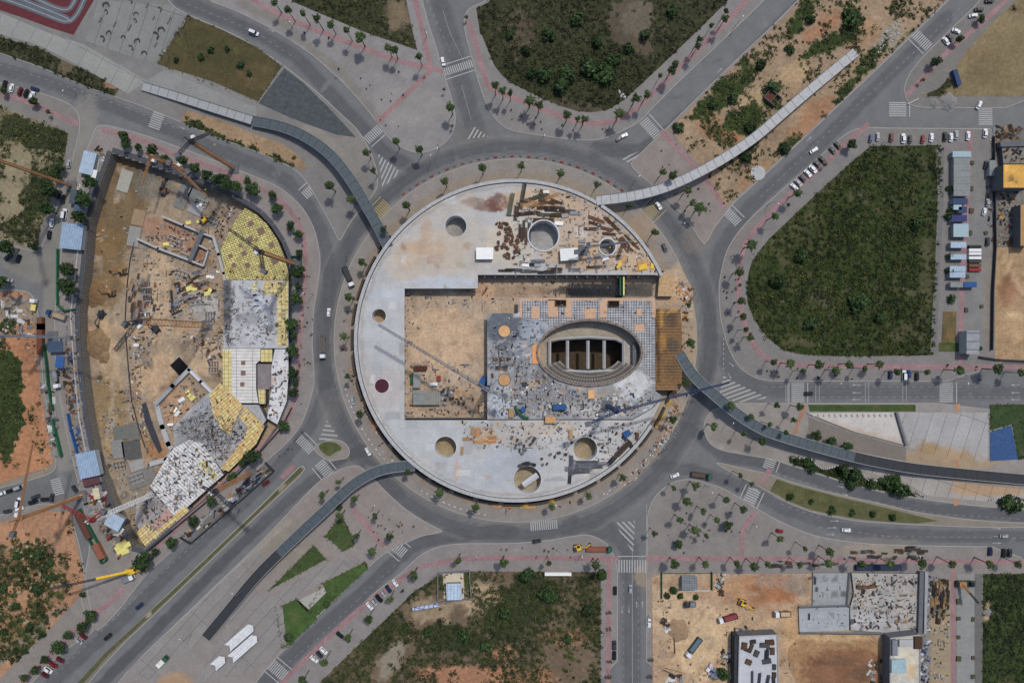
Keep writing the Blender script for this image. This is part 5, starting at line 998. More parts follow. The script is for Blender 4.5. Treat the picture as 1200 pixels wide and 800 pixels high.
carrow('in the row above the big green lot', 'west', [(1021,162,80,'blue','car'),(1029,160,88,'silver','car'),(1045,161,85,'dark red','car'),(1059,162,88,'white','SUV'),(1067,163,88,'dark grey','car'),(1082,163,82,'red','car'),(1092,161,85,'white','car'),(1108,160,88,'black','SUV'),(1115,161,86,'white','car'),(1121,158,86,'silver','car'),(1135,159,84,'white','car'),(1155,156,84,'white','SUV')])
carrow('in the street left of the excavation', 'north', [(80,192,85,'silver','car'),(68,228,70,'dark grey','SUV'),(75,251,80,'white','van'),(60,261,82,'white','car'),(57,275,85,'black','car'),(73,233,85,'dark grey','car')])
carrow('at the left street corner', 'west', [(9,301,40,'dark grey','car'),(21,303,70,'black','car'),(10,328,-10,'silver','car')])
carrow('on both sides of the lower left street', 'west', [(2,578,20,'white','car'),(11,575,15,'black','car'),(22,571,20,'silver','van'),(8,599,10,'dark grey','car'),(21,589,80,'white','van'),(22,596,15,'white','car'),(38,588,15,'black','SUV'),(41,582,20,'dark grey','car'),(52,585,5,'black','car'),(60,583,80,'dark grey','car'),(87,573,-60,'dark grey','car')])
carrow('on the lower southwest road', 'north', [(97,745,-40,'dark red','car'),(92,751,-40,'silver','car'),(70,773,-30,'dark red','car'),(62,779,-35,'red','car'),(56,785,-35,'white','SUV'),(52,791,-35,'dark red','car')])
carrow('on the diagonal south road', 'north', [(463,683,-55,'white','small car'),(455,690,-55,'navy','car'),(449,695,-55,'silver','small car'),(444,701,-50,'black','SUV'),(438,705,-50,'silver','car'),(433,710,-45,'white','car'),(398,744,-40,'black','car'),(379,762,-42,'white','car'),(374,767,-50,'dark grey','car'),(368,772,-40,'white','car')])
carrow('beside the bottom south road', 'north', [(721,692,88,'black','car'),(761,730,86,'white','car'),(720,756,88,'dark grey','SUV'),(720,768,88,'black','car')])
carrow('on the north kerb of the east road', 'west', [(1044,439,88,'navy','car'),(1060,440,88,'white','van'),(1066,438,88,'blue','car'),(1075,441,88,'black','car')])
carrow('above the lower right green lot', 'west', [(1161,646,88,'navy','car'),(1177,648,86,'black','SUV'),(1184,648,84,'dark grey','car')])
carrow('opposite the hut row at the right', 'north', [(1156,193,80,'dark grey','car'),(1158,237,88,'silver','small car'),(1154,248,75,'white','small car'),(1158,283,85,'dark grey','car')])
for x, y, a, c, t, lb in ((297,38,-25,'white','van','white van driving on the upper northwest road'),(519,72,-75,'white','car','white car crossing the wide zebra of the north road'),(731,159,25,'white','car','white car driving out of the ring at the northeast exit'),(726,162,40,'dark grey','small car','dark small car just behind the white one at the northeast exit'),(954,176,35,'white','car','white car driving down the northeast road'),
    (772,241,-60,'white','car','white car entering the ring under the northeast footbridge'),(779,290,-65,'dark grey','car','dark car standing on the ring pavement northeast of the round building'),(385,366,88,'white','car','white car driving north on the west side of the ring'),(413,469,-80,'silver','car','silver car parked on the pavement west of the round building'),(431,529,-60,'white','car','white car driving along the ring near the traffic island'),
    (311,566,35,'dark red','car','dark red car driving on the southwest road'),(163,710,40,'navy','car','navy car driving on the southwest road'),(126,746,42,'black','car','black car driving on the southwest road'),(791,557,22,'white','SUV','white car driving behind the truck at the southeast exit'),(948,461,0,'black','car','black car waiting at the zebra of the east road'),
    (914,622,-15,'red','small car','small red car on the kerb of the southeast plaza'),(992,621,-3,'white','car','white car on the lower east road below the median'),(1177,628,0,'silver','car','silver car on the lower east road near the right edge'),(629,634,10,'dark grey','car','dark car leaving the zebra south of the round building'),(739,690,88,'silver','car','silver car driving up the bottom south road'),(1148,123,60,'white','car','white car by the rubble heap near the upper right')):
    car(x, y, a, c, t, lb, z=.02 if 'driving' in lb or 'zebra' in lb or 'lower east' in lb else .15)
def truck(x, y, a, label, cabc, kind, bedm, L_=8.5, z=.05, loadm=None):
    X0, Y0 = P(x, y, z + 1.5); r = tag(empty({'mixer': 'mixer_truck'}.get(kind, 'dump_truck' if kind == 'dump' else 'flatbed_truck'), (X0, Y0, z), R(a)), label, 'truck'); W_ = 2.5
    cx = L_ / 2 - 1.05; cabp = rr_(2.0, W_, .3); cb_ = loft(MB(), [(sh(cabp, cx), .6), (sh(cabp, cx), 2.2), (sh(cabp, cx - .1, 1, .92) if 0 else [(px * .9 + cx - .08, py * .92) for px, py in cabp], 2.95)]).build('cab', carpaint(cabc), r)
    MB().box(cx + 1.0, 0, 1.7, .12, W_ * .84, .85).build('windscreen', glass, cb_)
    MB().box(-.2, 0, .55, L_ - .6, .9, .35).build('chassis', steel_d, r); wheels(r, (cx, -L_ / 2 + 1.2, -L_ / 2 + 2.6), W_ / 2 - .18, .5, .35)
    bl = L_ - 2.7; bx = -L_ / 2 + bl / 2
    if kind == 'mixer':
        m = MB(); n = 14; prof = [(-bl / 2 + .3, .6), (-bl / 2 + 1.4, 1.15), (0, 1.25), (bl / 2 - .6, .8)]
        for (xa, ra), (xb, rb) in zip(prof[:-1], prof[1:]):
            for i in range(n):
                t0, t1 = 2 * pi * i / n, 2 * pi * (i + 1) / n; f_ = lambda xx, q, t: (bx + xx, q * cos(t), 2.3 + q * sin(t)); m.quad(f_(xa, ra, t0), f_(xb, rb, t0), f_(xb, rb, t1), f_(xa, ra, t1))
        m.build('drum', bedm, r)
    else:
        m = MB(); h = 1.3 if kind == 'dump' else .5; z0 = .95
        m.box(bx, 0, z0, bl, W_, .15); m.box(bx, W_ / 2 - .06, z0 + .15, bl, .12, h); m.box(bx, -W_ / 2 + .06, z0 + .15, bl, .12, h); m.box(bx - bl / 2 + .06, 0, z0 + .15, .12, W_ - .26, h); m.box(bx + bl / 2 - .06, 0, z0 + .15, .12, W_ - .26, h); m.build('tipper_bed' if kind == 'dump' else 'flat_bed', bedm, r)
        if loadm: MB().box(bx, 0, z0 + .16, bl - .3, W_ - .3, h * .75, 0, .92).build('load', loadm, r)
    return r
truck(408,324,-62+180,'dark lorry with white cab parked on the ring pavement west of the round building','white','flat',steel_d,9.5) if 0 else truck(408,324,-66,'dark flatbed lorry with white cab parked on the west side of the ring pavement','white','flat',steel_d,10.5,z=.15,loadm=darkm)
truck(378,406,-88,'flatbed truck with white cab driving south on the west side of the ring','white','flat',steel_g,11.5,loadm=mat('rebar_load', (92,84,78), var=.4)); truck(822,557,-8,'long dark lorry with green cab turning out at the southeast exit','green','flat',steel_d,10,loadm=mat('timber_load', (84,70,58), var=.4))
truck(66,444,-80,'white concrete mixer truck in the street left of the excavation','white','mixer',steel_g,9,z=.15); truck(66,369,160,'tipper with blue cab and empty pale bed beside the excavation gate','blue','dump',mat('pale_bed', (150,144,128)),9.5,z=.15,loadm=mat('bed_floor', (158,138,110)))
truck(853,724,195,'tipper with white cab and dark red bed on the southeast dirt','white','dump',mat('maroon_bed', (124,48,58)),9.5,z=.2,loadm=mat('maroon_cover_load', (132,60,66))); truck(813,758,233,'long tipper with white cab and blue-grey bed on the southeast dirt','white','dump',mat('slate_bed', (70,90,100)),11,z=.2,loadm=mat('slate_load', (84,108,118)))
truck(917,719,180,'tipper with white cab and empty timber-brown bed beside the grey decks','white','dump',mat('brown_bed', (110,96,80)),8,z=.2,loadm=mat('sand_load', (190,160,126))); truck(702,643.5,0,'orange container lorry with green cab on the pavement above the south road','green','flat',mat('rust_orange_bed', (150,84,56)),12.5,z=.15,loadm=mat('rust_box', (136,78,56)))
truck(190,775,45,'small truck with green cab and white bed on the southwest plaza','green','flat',steel_w,7,z=.2); truck(809,708,180,'small blue-grey pickup truck below the hut garden','dark grey','flat',mat('pickup_bed', (96,112,124)),5.6,z=.2,loadm=mat('pickup_load', (108,124,134)))
truck(150,678,25,'small white truck beside the yellow mobile crane','white','flat',steel_g,6.5,z=.15); truck(39,357,80,'small yellow-topped truck at the gate of the green fence','white','flat',yform,6,z=.15,loadm=yform)
def excavator(x, y, z, a, ba, label, c=steel_y, name='excavator'):
    X0, Y0 = P(x, y, z + 1.5); r = tag(empty(name, (X0, Y0, z), R(a)), label, 'excavator')
    for s_ in (-1, 1): loft(MB(), [(sh([(px, py + s_ * 1.15) for px, py in rr_(4.0, .6, .28)], 0), 0), (sh([(px, py + s_ * 1.15) for px, py in rr_(4.0, .6, .28)], 0), .8)]).build('track', steel_d, r)
    b = loft(MB(), [(rr_(3.4, 2.7, .4), .9), (rr_(3.4, 2.7, .4), 1.9), (rr_(3.0, 2.4, .4), 2.2)]).build('body', c, r); b.rotation_euler.z = R(ba)
    MB().box(.7, .75, 1.0, 1.5, 1.0, 2.0, 0, .85).build('cab', glass, b); MB().box(-1.1, 0, 2.0, 1.0, 2.2, .5).build('engine_cover', steel_d, b)
    m = MB(); m.beam((1.2, -.3, 1.6), (4.2, -.3, 4.2), .5); m.build('boom', c, b); MB().beam((4.2, -.3, 4.2), (6.4, -.3, 1.4), .36).build('arm', c, b); MB().box(6.4, -.3, .5, 1.0, 1.1, 1.0, 0, .7).build('bucket', steel_d, b)
excavator(870,706,.2,-15,-10,'yellow excavator digging beside the orange soil patch'); excavator(143,318,ZP,5,175,'excavator with boom to the left in the upper muddy pit', mat('amber_steel', (150,110,60))); excavator(130,343,ZP,0,170,'excavator with boom to the left below the other in the muddy pit', mat('amber_steel', (150,110,60)))
excavator(118,368,ZP,40,215,'excavator beside the round spoil heap in the pit', steel_d); excavator(191,224,ZP,20,60,'red excavator near the footing slabs of the pit', rust); excavator(677,642,.15,0,20,'yellow wheel loader parked behind the orange container lorry'); excavator(182,385.5,ZP,-60,200,'dark excavator by the southern fence head', steel_d); excavator(238,258,ZP,0,45,'yellow excavator beside the grey footing slabs', steel_y)
# ---------------- cranes ----------------
def lattice(mb, p, q, w_, ch=.16, bays=None, taper=1.0):
    p, q = Vector(p), Vector(q); d = (q - p); L_ = d.length; d.normalize(); up = Vector((0, 0, 1)) if abs(d.z) < .9 else Vector((1, 0, 0)); u = d.cross(up).normalized(); v = u.cross(d).normalized(); n = bays or max(2, int(L_ / (w_ * 1.2)))
    cn = [[p + d * L_ * i / n + (u * sx + v * sy) * w_ / 2 * (1 + (taper - 1) * i / n) for sx, sy in ((-1, -1), (1, -1), (1, 1), (-1, 1))] for i in range(n + 1)]
    for i in range(n):
        for k in range(4): mb.beam(cn[i][k], cn[i + 1][k], ch); mb.beam(cn[i][k], cn[i + 1][(k + 1) % 4], ch * .6); mb.beam(cn[i][k], cn[i][(k + 1) % 4], ch * .6)
    return mb
def tower_crane(bx, by, z0, zt, jib, ctr, mc, jc, label, mw=1.6, jw=1.3, cabm=None):
    """base as seen at height z0; jib and counter-jib ends as seen at height zt"""
    B_ = P(bx, by, z0); root = tag(empty('tower_crane', B_ + (z0,)), label, 'crane', 'cranes of the building sites'); T = Vector((0, 0, zt - z0)); o = Vector(B_ + (z0,))
    MB().box(0, 0, 0, 5, 5, .5).build('base_slab', concd, root); lattice(MB(), (0, 0, .5), T, mw, .2).build('mast', mc, root)
    MB().cyl(0, 0, T.z, 1.2, 1.0, 14).build('turntable', jc, root); s_ = cabm or steel_w; J = Vector(P(*jib, zt + 2) + (zt + 2,)) - o; C_ = Vector(P(*ctr, zt + 2) + (zt + 2,)) - o; top = T + Vector((0, 0, 7)); q = T + Vector((0, 0, 1.4))
    u = (J - q); u.z = 0; u.normalize(); n_ = Vector((-u.y, u.x, 0)); cc = T + u * 1.4 + n_ * 1.4; MB().box(cc.x, cc.y, T.z - .6, 1.7, 1.4, 2.0, atan2(u.y, u.x)).build('cab', s_, root)
    lattice(MB(), q, J, jw, .17, taper=.7).build('jib', jc, root); lattice(MB(), q, C_, jw, .17).build('counter_jib', jc, root); a = atan2(u.y, u.x)
    MB().box(C_.x, C_.y, C_.z - 1.6, 2.4, 2.0, 2.2, a).build('counterweight', concd, root); MB().beam(top, q, .4).build('tower_peak', jc, root)
    MB().beam(top, J * .65 + q * .35, .07).build('tie_bar', steel_d, root); MB().beam(top, C_, .07).build('tie_bar', steel_d, root); hk = J * .6 + q * .4; h_ = MB().beam(hk, hk - Vector((0, 0, 12)), .05).build('hoist_rope', steel_d, root); MB().box(hk.x, hk.y, hk.z - 13, .5, .5, 1).build('hook_block', steel_y, h_)
tower_crane(573,452,.2,26,(443,380),(592,464),steel_b,steel_g,'blue-cabbed grey tower crane at the east wall of the sandy courtyard', cabm=steel_b)
tower_crane(712,475,7,34,(855,448),(689,497),steel_b,steel_b,'dark blue tower crane south of the oval hall reaching over the east footbridge',1.5,.9, cabm=steel_b)
tower_crane(684,293,7,16,(741,283),(676,295),steel_b,steel_g,'small crane with blue cab between the two round shafts of the northern roof',1.0,.8, cabm=steel_b)
tower_crane(243,381,ZP,56,(134,411),(146,380),steel_o,steel_d,'orange tower crane whose mast spans the middle of the excavation',2.6,1.6)
tower_crane(345,309,.15,44,(268,268),(309,318),steel_o,steel_d,'orange tower crane standing over the yellow deck',1.5,1.1)
tower_crane(274,197,.15,44,(246,156),(208,182),steel_o,steel_d,'orange tower crane beside the upper excavation pavement',1.4,1.1)
tower_crane(294,554,.15,40,(236,570),(276,598),steel_o,steel_d,'orange tower crane in the fenced yard on the southwest road',1.5,1.1)
tower_crane(96,581,.15,42,(38,520),(14,626),steel_o,steel_o,'orange tower crane over the lower left street',1.1,.7)
tower_crane(184,577,ZP,46,(72,592),(120,600),steel_w,redm,'white masted tower crane with red jib at the south of the excavation',1.6,1.4)
tower_crane(84,218,.15,60,(-30,150),(-20,230),steel_o,steel_o,'orange tower crane beside the huts at the upper left',1.0,.7)
tower_crane(62,394,.15,34,(-30,394),(80,396),steel_g,steel_g,'thin grey crane over the gate of the west yard',1.2,.6)
tower_crane(196,193,.15,14,(167,214),(198,191),steel_o,steel_o,'short orange boom crane over the muddy corner of the excavation',1.0,.9); tower_crane(222,203,.15,14,(242,230),(220,201),steel_o,steel_o,'second orange boom crane nearer the grey footing slabs',1.0,.9)
def mobile_crane(x, y, a, tip, tz, label, bm, cm, L_=9):
    X0, Y0 = P(x, y, 2); r = tag(empty('mobile_crane', (X0, Y0, .15), R(a)), label, 'crane', 'cranes of the building sites'); MB().prism(rr_(L_, 2.6, .3), .5, 1.5).build('carrier', cm, r); wheels(r, (-L_ * .35, -L_ * .12, L_ * .12, L_ * .35), 1.15, .5, .35)
    MB().box(L_ / 2 - .9, 0, 1.5, 1.6, 2.4, 1.3).build('cab', glass, r); MB().box(-1.5, 0, 1.5, 3.4, 2.5, 1.4).build('superstructure', bm, r); T = Vector(P(*tip, tz) + (tz,)) - Vector((X0, Y0, .15)); T.rotate(__import__('mathutils').Euler((0, 0, -R(a)))); mid = T * .45 + Vector((-1.5, 0, 2.4)) * .55
    MB().beam((-1.5, 0, 2.4), mid, 1.1).build('boom', bm, r); lattice(MB(), mid, T, .7, .16).build('boom_tip', steel_d, r)
mobile_crane(158,668,12,(58,690),24,'yellow mobile crane at the south gate with long black boom over the scrub',steel_y,steel_y,10)
mobile_crane(1131,684,0,(1147,707),9,'orange mobile crane in the right hand lane below the plaza',steel_o,mat('crane_green', (30,60,50)),8)
# ---------------- southeast building site ----------------
K0 = .2
siteops = [('b',900,680,34,9,0,(164,104,66),.8),('b',880,705,20,8,0,(160,108,74),.7),('l',[(765,690),(810,700),(860,735),(840,790)],9,(198,168,132),.6),('l',[(860,735),(920,725),(935,745)],7,(196,160,120),.6),('b',800,770,20,16,0,(170,132,96),.6),('b',860,790,14,10,0,(150,118,88),.6),('b',790,720,30,30,0,(196,168,130),.7),('b',830,760,40,40,0,(202,172,130),.8),('b',870,690,50,12,0,(176,132,92),.8),('b',900,695,26,10,0,(150,100,66),.8),('b',905,680,24,8,0,(150,128,110),.7),('b',935,685,14,14,0,(142,124,108),.8),('b',915,700,20,9,0,(160,104,66),.7),('b',795,738,14,12,0,(150,122,92),.8),('b',928,750,10,40,-10,(190,150,104),.8),('b',775,740,10,12,0,(176,148,118),.6),('b',850,740,12,30,0,(190,160,122),.5)]
pave('site_dirt', [(764,676),(766,830),(1044,830),(1044,742),(1000,741),(950,672),(777,672)], (172,143,112), z=.165, ops=siteops + [('b', random.uniform(766, 1040), random.uniform(672, 798), random.uniform(2, 10), random.uniform(1, 4), random.uniform(0, 180), random.choice(((150,116,84), (188,162,130), (160,104,70), (138,122,104))), .5) for _ in range(110)], m=floorm, step=1.8)
pave('dug_soil', [(926,754),(945,741),(1040,742),(1041,830),(940,830),(935,800),(928,790),(922,768)], (160,122,84), z=.20, ops=[('b',985,746,60,4,0,(188,156,112),.9),('b',990,785,50,26,0,(128,88,62),.9),('b',980,775,30,5,0,(104,76,58),.7),('b',1010,790,12,10,0,(96,76,60),.6),('b',1036,770,4,40,0,(180,146,100),.8)], m=floorm, step=1.6, sm=1)
se = tag(empty('basement_structure', (0, 0, 0)), 'grey concrete basement decks with dark retaining edge on the southeast site', 'building')
def sdeck(poly, z, c, ops=(), m=None): return zprism('concrete_deck', poly, .1, z, m or slabr, se, c, ops, 1.5, side=concd)
gslab = mat_painted('grey_slab', var=.12, scale=.8, joints=((5, 4, .12), 0, .84), bump=.02)
sdeck([(953,671),(995,671),(994,700),(991,710),(952,710)], .9, (150,152,152), [('b',966,678,3,3,0,(104,106,108),.6),('b',978,678,4,4,0,(90,92,94),.7),('b',988,695,4,4,0,(86,84,82),.8),('b',978,695,3,4,0,(96,98,100),.7)], gslab)
sdeck([(936,712),(964,711),(995,711),(995,738),(937,740)], 1.0, (158,162,164), [('b',976,720,3,4,0,(104,108,112),.6)], gslab)
sdeck([(998,671),(1077,672),(1076,741),(1041,741),(997,738),(996,712),(1001,695)], 1.2, (158,154,148), [('b',1020,728,24,10,0,(176,176,178),.6),('b',1010,690,20,18,0,(168,158,144),.6),('b',1060,710,14,26,0,(166,160,150),.6),('b',1008,735,3,3,0,(80,78,74),.8),('b',1055,680,20,6,0,(150,140,130),.5)])
zprism('retaining_wall', [(1078,670),(1083,670),(1081,742),(1076,742)], .1, 2.6, concd, se); zprism('pale_walkway', [(1084,670),(1088,670),(1086,742),(1083,742)], .1, 2.2, greym, se)
mb = MB()
for a_, b_ in (((995,671),(992,708)),((992,708),(996,711)),((936,711),(992,709)),((1041,742),(1044,748)),((1044,748),(1044,810)),((937,741),(1041,742))): mb = MB(); mb.beam(P(*a_, 1) + (1.2,), P(*b_, 1) + (1.2,), .8); mb.build('edge_beam', concd, se)
def flatroof(poly, h, label, cmat, c=None, ops=(), name='flat_roofed_building', par=True, z=.15):
    r = tag(empty(name, (0, 0, 0)), label, 'building'); zprism('walls', poly, z, h, cmat, r, c, ops, 1.5 if c else 0, side=concd)
    if par:
        w_ = inset(wp(poly, h), .15)
        for a, b in zip(w_, w_[1:] + w_[:1]):
            MB().beam(a + (h + .25,), b + (h + .25,), .35).build('parapet', conc, r)
    return r
wb = flatroof([(866,745),(911,743),(913,830),(864,830)], 6.5, 'pale concrete deck building at the bottom edge strewn with dark formwork stacks', slabm, (186,188,192), [('b',890,790,20,40,0,(176,178,184),.5)])
zprism('dark_side_wall', [(861,745),(865.6,745),(864,830),(860,830)], .15, 6.0, mat('side_wall', (52,56,60), var=.3), wb)
rb = flatroof([(1043,747),(1078,743),(1078,830),(1042,830)], 7, 'concrete building with glass stair bay at the bottom beside the brown pit', slabr, (184,178,164), [('b',1065,775,10,20,0,(200,190,168),.7),('b',1068,785,6,12,0,(196,160,108),.7)])
MB().prism(wp([(1045,773),(1062,773),(1062,788),(1045,788)], 9), 7, 9).build('stair_bay', mat('pale_glass', (150,176,182), rough=.3), rb); MB().prism(wp([(1046,750),(1052,750),(1052,768),(1046,768)], 9), 7, 9).build('roof_box', steel_g, rb); MB().prism(wp([(1055,750),(1071,750),(1071,758),(1055,758)], 9), 7, 8.4).build('roof_box', conc, rb); MB().prism(wp([(1072,746),(1081,746),(1081,760),(1072,760)], 8), 7, 8).build('plant_room', woodd, rb)
hut(808, 683, .2, 7.4, 6.6, 3.2, 0, 'grey square roofed hut in the small lawn garden of the southeast site', mat_grid('grey_tile_roof', (120,124,126), (92,96,98), (1.2, 1.2), .1, 0), greym)
wall_line([(776,671),(776,702)], .2, .15, 2, 'hedge-side fence on the left of the hut garden', greenm, 'garden_fence', cat='fence'); wall_line([(835,671),(835,692)], .2, .15, 2, 'fence on the right of the hut garden', greenm, 'garden_fence', cat='fence'); wall_line([(798,692),(832,692)], .9, .15, .7, 'low pale wall below the grey square roofed hut', conc, 'low_wall')
# long green-brown hoarding over the upper edge of the site and shaded awnings
tag(MB().box(*P(1030, 665, 2), .15, 22, 2.4, 2.2).build('container', mat('navy_container', (40,50,72))), 'long dark blue container at the top edge of the southeast decks', 'container')
# ---------------- huts, roofs and containers ----------------
lb = mat_grid('pale_blue_roof', (158,178,194), (128,148,166), (1.1, 30), .08, 15, var=.12); lb2 = mat_grid('sky_blue_roof', (140,162,186), (112,134,158), (1.2, 30), .1, 12, var=.15); grr = mat_grid('grey_ribbed_roof', (128,132,130), (104,108,106), (30, 3.2), .12, 0, var=.12); blr = mat('blue_roof', (52,70,104), var=.15); tealr = mat('teal_roof', (150,172,178), var=.1); prp = mat('purple_blue_roof', (56,62,108), var=.15)
hut(103,191,.15,6.5,11,3,-14,'long pale blue roofed hut in the top left corner of the excavation',lb,greym); hut(110,205,.15,2.6,5,2.6,-14,'small white cabin right of the long pale blue hut',whitem,greym); hut(84,277,.15,10.5,12.5,3.2,-6,'big square pale blue roofed hut beside the pile wall',lb2,greym); hut(89,231,.15,6,7,2.8,-8,'dark teal roofed shelter between the upper trees of the west yard',mat('dark_teal', (70,84,92)),greym); hut(93,243,.15,5,5,2.8,-8,'small steel-blue shed left of the capping beam',mat('steel_blue', (74,92,116)),greym)
hut(103,544,.15,10,12.5,3.2,12,'big sky blue roofed hut at the lower west yard',lb2,greym); hut(107,564,.15,8,3.2,2.6,14,'low maroon striped roof just below the big sky blue hut',mat_grid('maroon_roof', (104,64,68), (70,44,48), (.8, 20), .15, 14),greym); hut(113,578,.15,3,5.5,2.6,10,'small cream cabin below the maroon striped roof',mat('cream', (196,184,150)),greym)
hut(134,611,.15,8,7,3,-28,'pale blue roofed office hut in the southern yard tip',lb,greym); hut(65,406,.15,7,5.5,3,0,'dark blue hooped shelter at the yard gate',mat('hoop_blue', (60,78,100)),greym); hut(70,424,.15,4,6,2.4,-6,'bright blue tarpaulin roofed shelter in the west yard',bluem,greym)
for x, y, w_, l_, a, m, lbx in ((46,379,2.6,6,0,rust,'short rusty red container at the head of the green fence'),(46,397,2.6,15,0,mat('brown_red', (112,58,42)),'long brown-red container along the green fence'),(97,617,3,13,26,mat('dark_brown', (92,58,44)),'long dark brown container inside the narrow green enclosure'),(115,646,3,8,26,mat('terracotta', (140,82,62)),'terracotta container at the lower end of the narrow green enclosure')):
    tag(MB().box(*P(x, y, 2.5), .15, w_, l_, 2.5, R(a)).build('container', m), lbx, 'container')
for pts, th, lbx in (([(46,372),(49,400),(53,425),(55,450),(60,480)],.5,'green fence along the street left of the excavation, north stretch'),([(60,492),(64,510),(70,534)],.9,'green fence along the street left of the excavation, south stretch'),([(87,600),(92,597),(124,656),(118,660),(87,603)],.5,'green fence around the narrow brown container enclosure'),([(66,292),(66,357),(74,364),(86,362)],.5,'green fence around the two round trees beside the pile wall'),
    ([(210,630),(222,637),(262,603),(320,552),(310,542)],.25,'dark site hoarding around the yard on the southwest road'),([(341,478),(330,500),(300,534),(260,572),(172,645)],.35,'dark hoarding along the southeast rim of the excavation'),([(352,300),(352,315),(341,315),(341,300),(352,300)],.3,'green hoarding around the crane base beside the yellow deck')):
    wall_line(pts, th, .15, 2.1, lbx, greenm if 'green' in lbx else steel_d, 'site_fence', cat='fence')
wall_line([(78,485),(82,505),(89,531)], .5, .15, 2.3, 'dark blue fence left of the lower west yard', bluem, 'site_fence', cat='fence'); wall_line([(45,598),(95,580)], .9, .15, 1.6, 'orange barrier along the lower left street corner', orangef, 'barrier', cat='barrier')
zr = [(1127,181,9,3,'tealr',tealr,'pale teal roofed end cabin at the top of the hut row'),(1127,207,8,19,'x',grr,'long grey ribbed roof hut in the right hand row'),(1125,236,7.2,3.0,'x',blr,'dark blue roofed cabin below the long grey hut'),(1122,243,4,2.4,'x',tealr,'small white cabin among the dark blue roofs'),(1128,246,4,3,'x',blr,'small dark blue cabin right of the white one'),(1124,256,7.4,3.2,'x',prp,'purple-blue roofed cabin above the grey-teal hut'),(1126,270,7.4,6.4,'x',tealr,'grey-teal roofed hut in the middle of the row'),
    (1123,287,7.6,2.9,'x',lb,'pale blue cabin, upper one of the separate pair'),(1123,301,7.6,2.6,'x',lb,'pale blue cabin, lower one of the separate pair'),(1122,315,7.6,2.7,'x',lb,'pale blue cabin, upper half of the touching pair'),(1122,322,7.6,2.7,'x',lb,'pale blue cabin, lower half of the touching pair'),(1121,333.5,6.2,2.7,'x',grr,'grey cabin standing end to end with a blue one'),(1137,333.5,6.2,2.7,'x',bluem,'bright blue cabin standing end to end with a grey one'),
    (1140,401,6.2,11.5,'x',mat_grid('banded_roof', (140,142,144), (96,106,120), (30, 4), .3, 0),'banded grey building with blue ends by the east road'),(1163,197,3,7.5,'x',grr,'narrow grey hut beside the upper right orange deck')]
for x, y, w_, l_, _, m, lbx in zr: hut(x, y, .15, w_, l_, 2.7 if y < 390 else 6, 0, lbx, m, greym)
for i, (y, m) in enumerate(((289,darkm),(293,whitem),(297,whitem),(302,whitem),(306,darkm),(311,rust),(316,redm))): tag(MB().box(*P(1143, y, 1.5), .15, 6.0, 1.4, 1.3).build('skip_container', m), '%s skip in the stack opposite the pale blue cabins, %s from the top' % (('dark','white','white','white','dark','rusty','red')[i], ordinal(i)), 'skip', 'skips opposite the cabins')
# top right building site
ne = flatroof([(1176,193),(1210,193),(1210,220),(1176,220)], 9, 'yellow-orange formwork deck block at the right edge', mat_painted('orange_deck', var=.2, scale=.8, bump=.03), (214,160,72), [('b',1185,208,4,4,0,(120,84,60),.8),('b',1192,212,4,3,0,(110,80,60),.8),('b',1180,196,3,4,0,(228,180,80),.8)], par=False, name='formwork_block')
flatroof([(1174,172),(1210,168),(1210,192),(1176,192)], 3, 'grey slab with scattered beams above the orange deck block', slabr, (120,118,112), par=False, name='concrete_slab_block'); zprism('dark_wall', [(1172,166),(1210,164),(1210,171),(1173,172)], .15, 4, concd, ne)
flatroof([(1196,240),(1210,240),(1210,288),(1196,288)], 6, 'tall dark-sided shuttering block at the right edge', mat('tan_ply', (170,128,82), var=.2), par=False, name='formwork_block'); pave('site_dirt', [(1168,290),(1230,290),(1230,424),(1166,424),(1166,340)], (164,134,98), z=.165, ops=[('l',[(1176,300),(1182,320),(1200,345)],5,(190,160,118),.8),('b',1180,340,12,20,0,(150,104,74),.8),('b',1185,385,18,16,0,(176,142,104),.7),('l',[(1172,300),(1180,325),(1202,352)],.8,(120,92,64),.7),('l',[(1180,298),(1190,318),(1206,338)],.8,(120,92,64),.7),('b',1190,370,14,3,10,(196,166,126),.7),('b',1178,330,6,14,20,(128,92,66),.7),('b',1176,400,10,5,0,(140,112,82),.7)], m=floorm)
pave('site_dirt', [(1164,150),(1230,150),(1230,290),(1166,290)], (116,110,100), z=.165, ops=[('b',1185,245,12,20,0,(130,124,116),.6)], m=floorm); wall_line([(1166,160),(1168,290),(1165,340),(1164,410)], .3, .15, 2, 'dark site fence along the upper right building site', steel_d, 'site_fence', cat='fence'); wall_line([(1150,418),(1170,421),(1215,423)], .5, .15, 2, 'dark hoarding at the lower edge of the right hand dirt lot', steel_d, 'site_fence', cat='fence')
wall_line([(1120,84),(1124,97)], 2.2, .15, 2.4, 'narrow slate blue container at the corner of the dry field', blr, 'container', cat='container'); wall_line([(1076,116),(1064,122)], .3, .15, .8, 'low white wall strip beside the dry field', concw, 'low_wall')
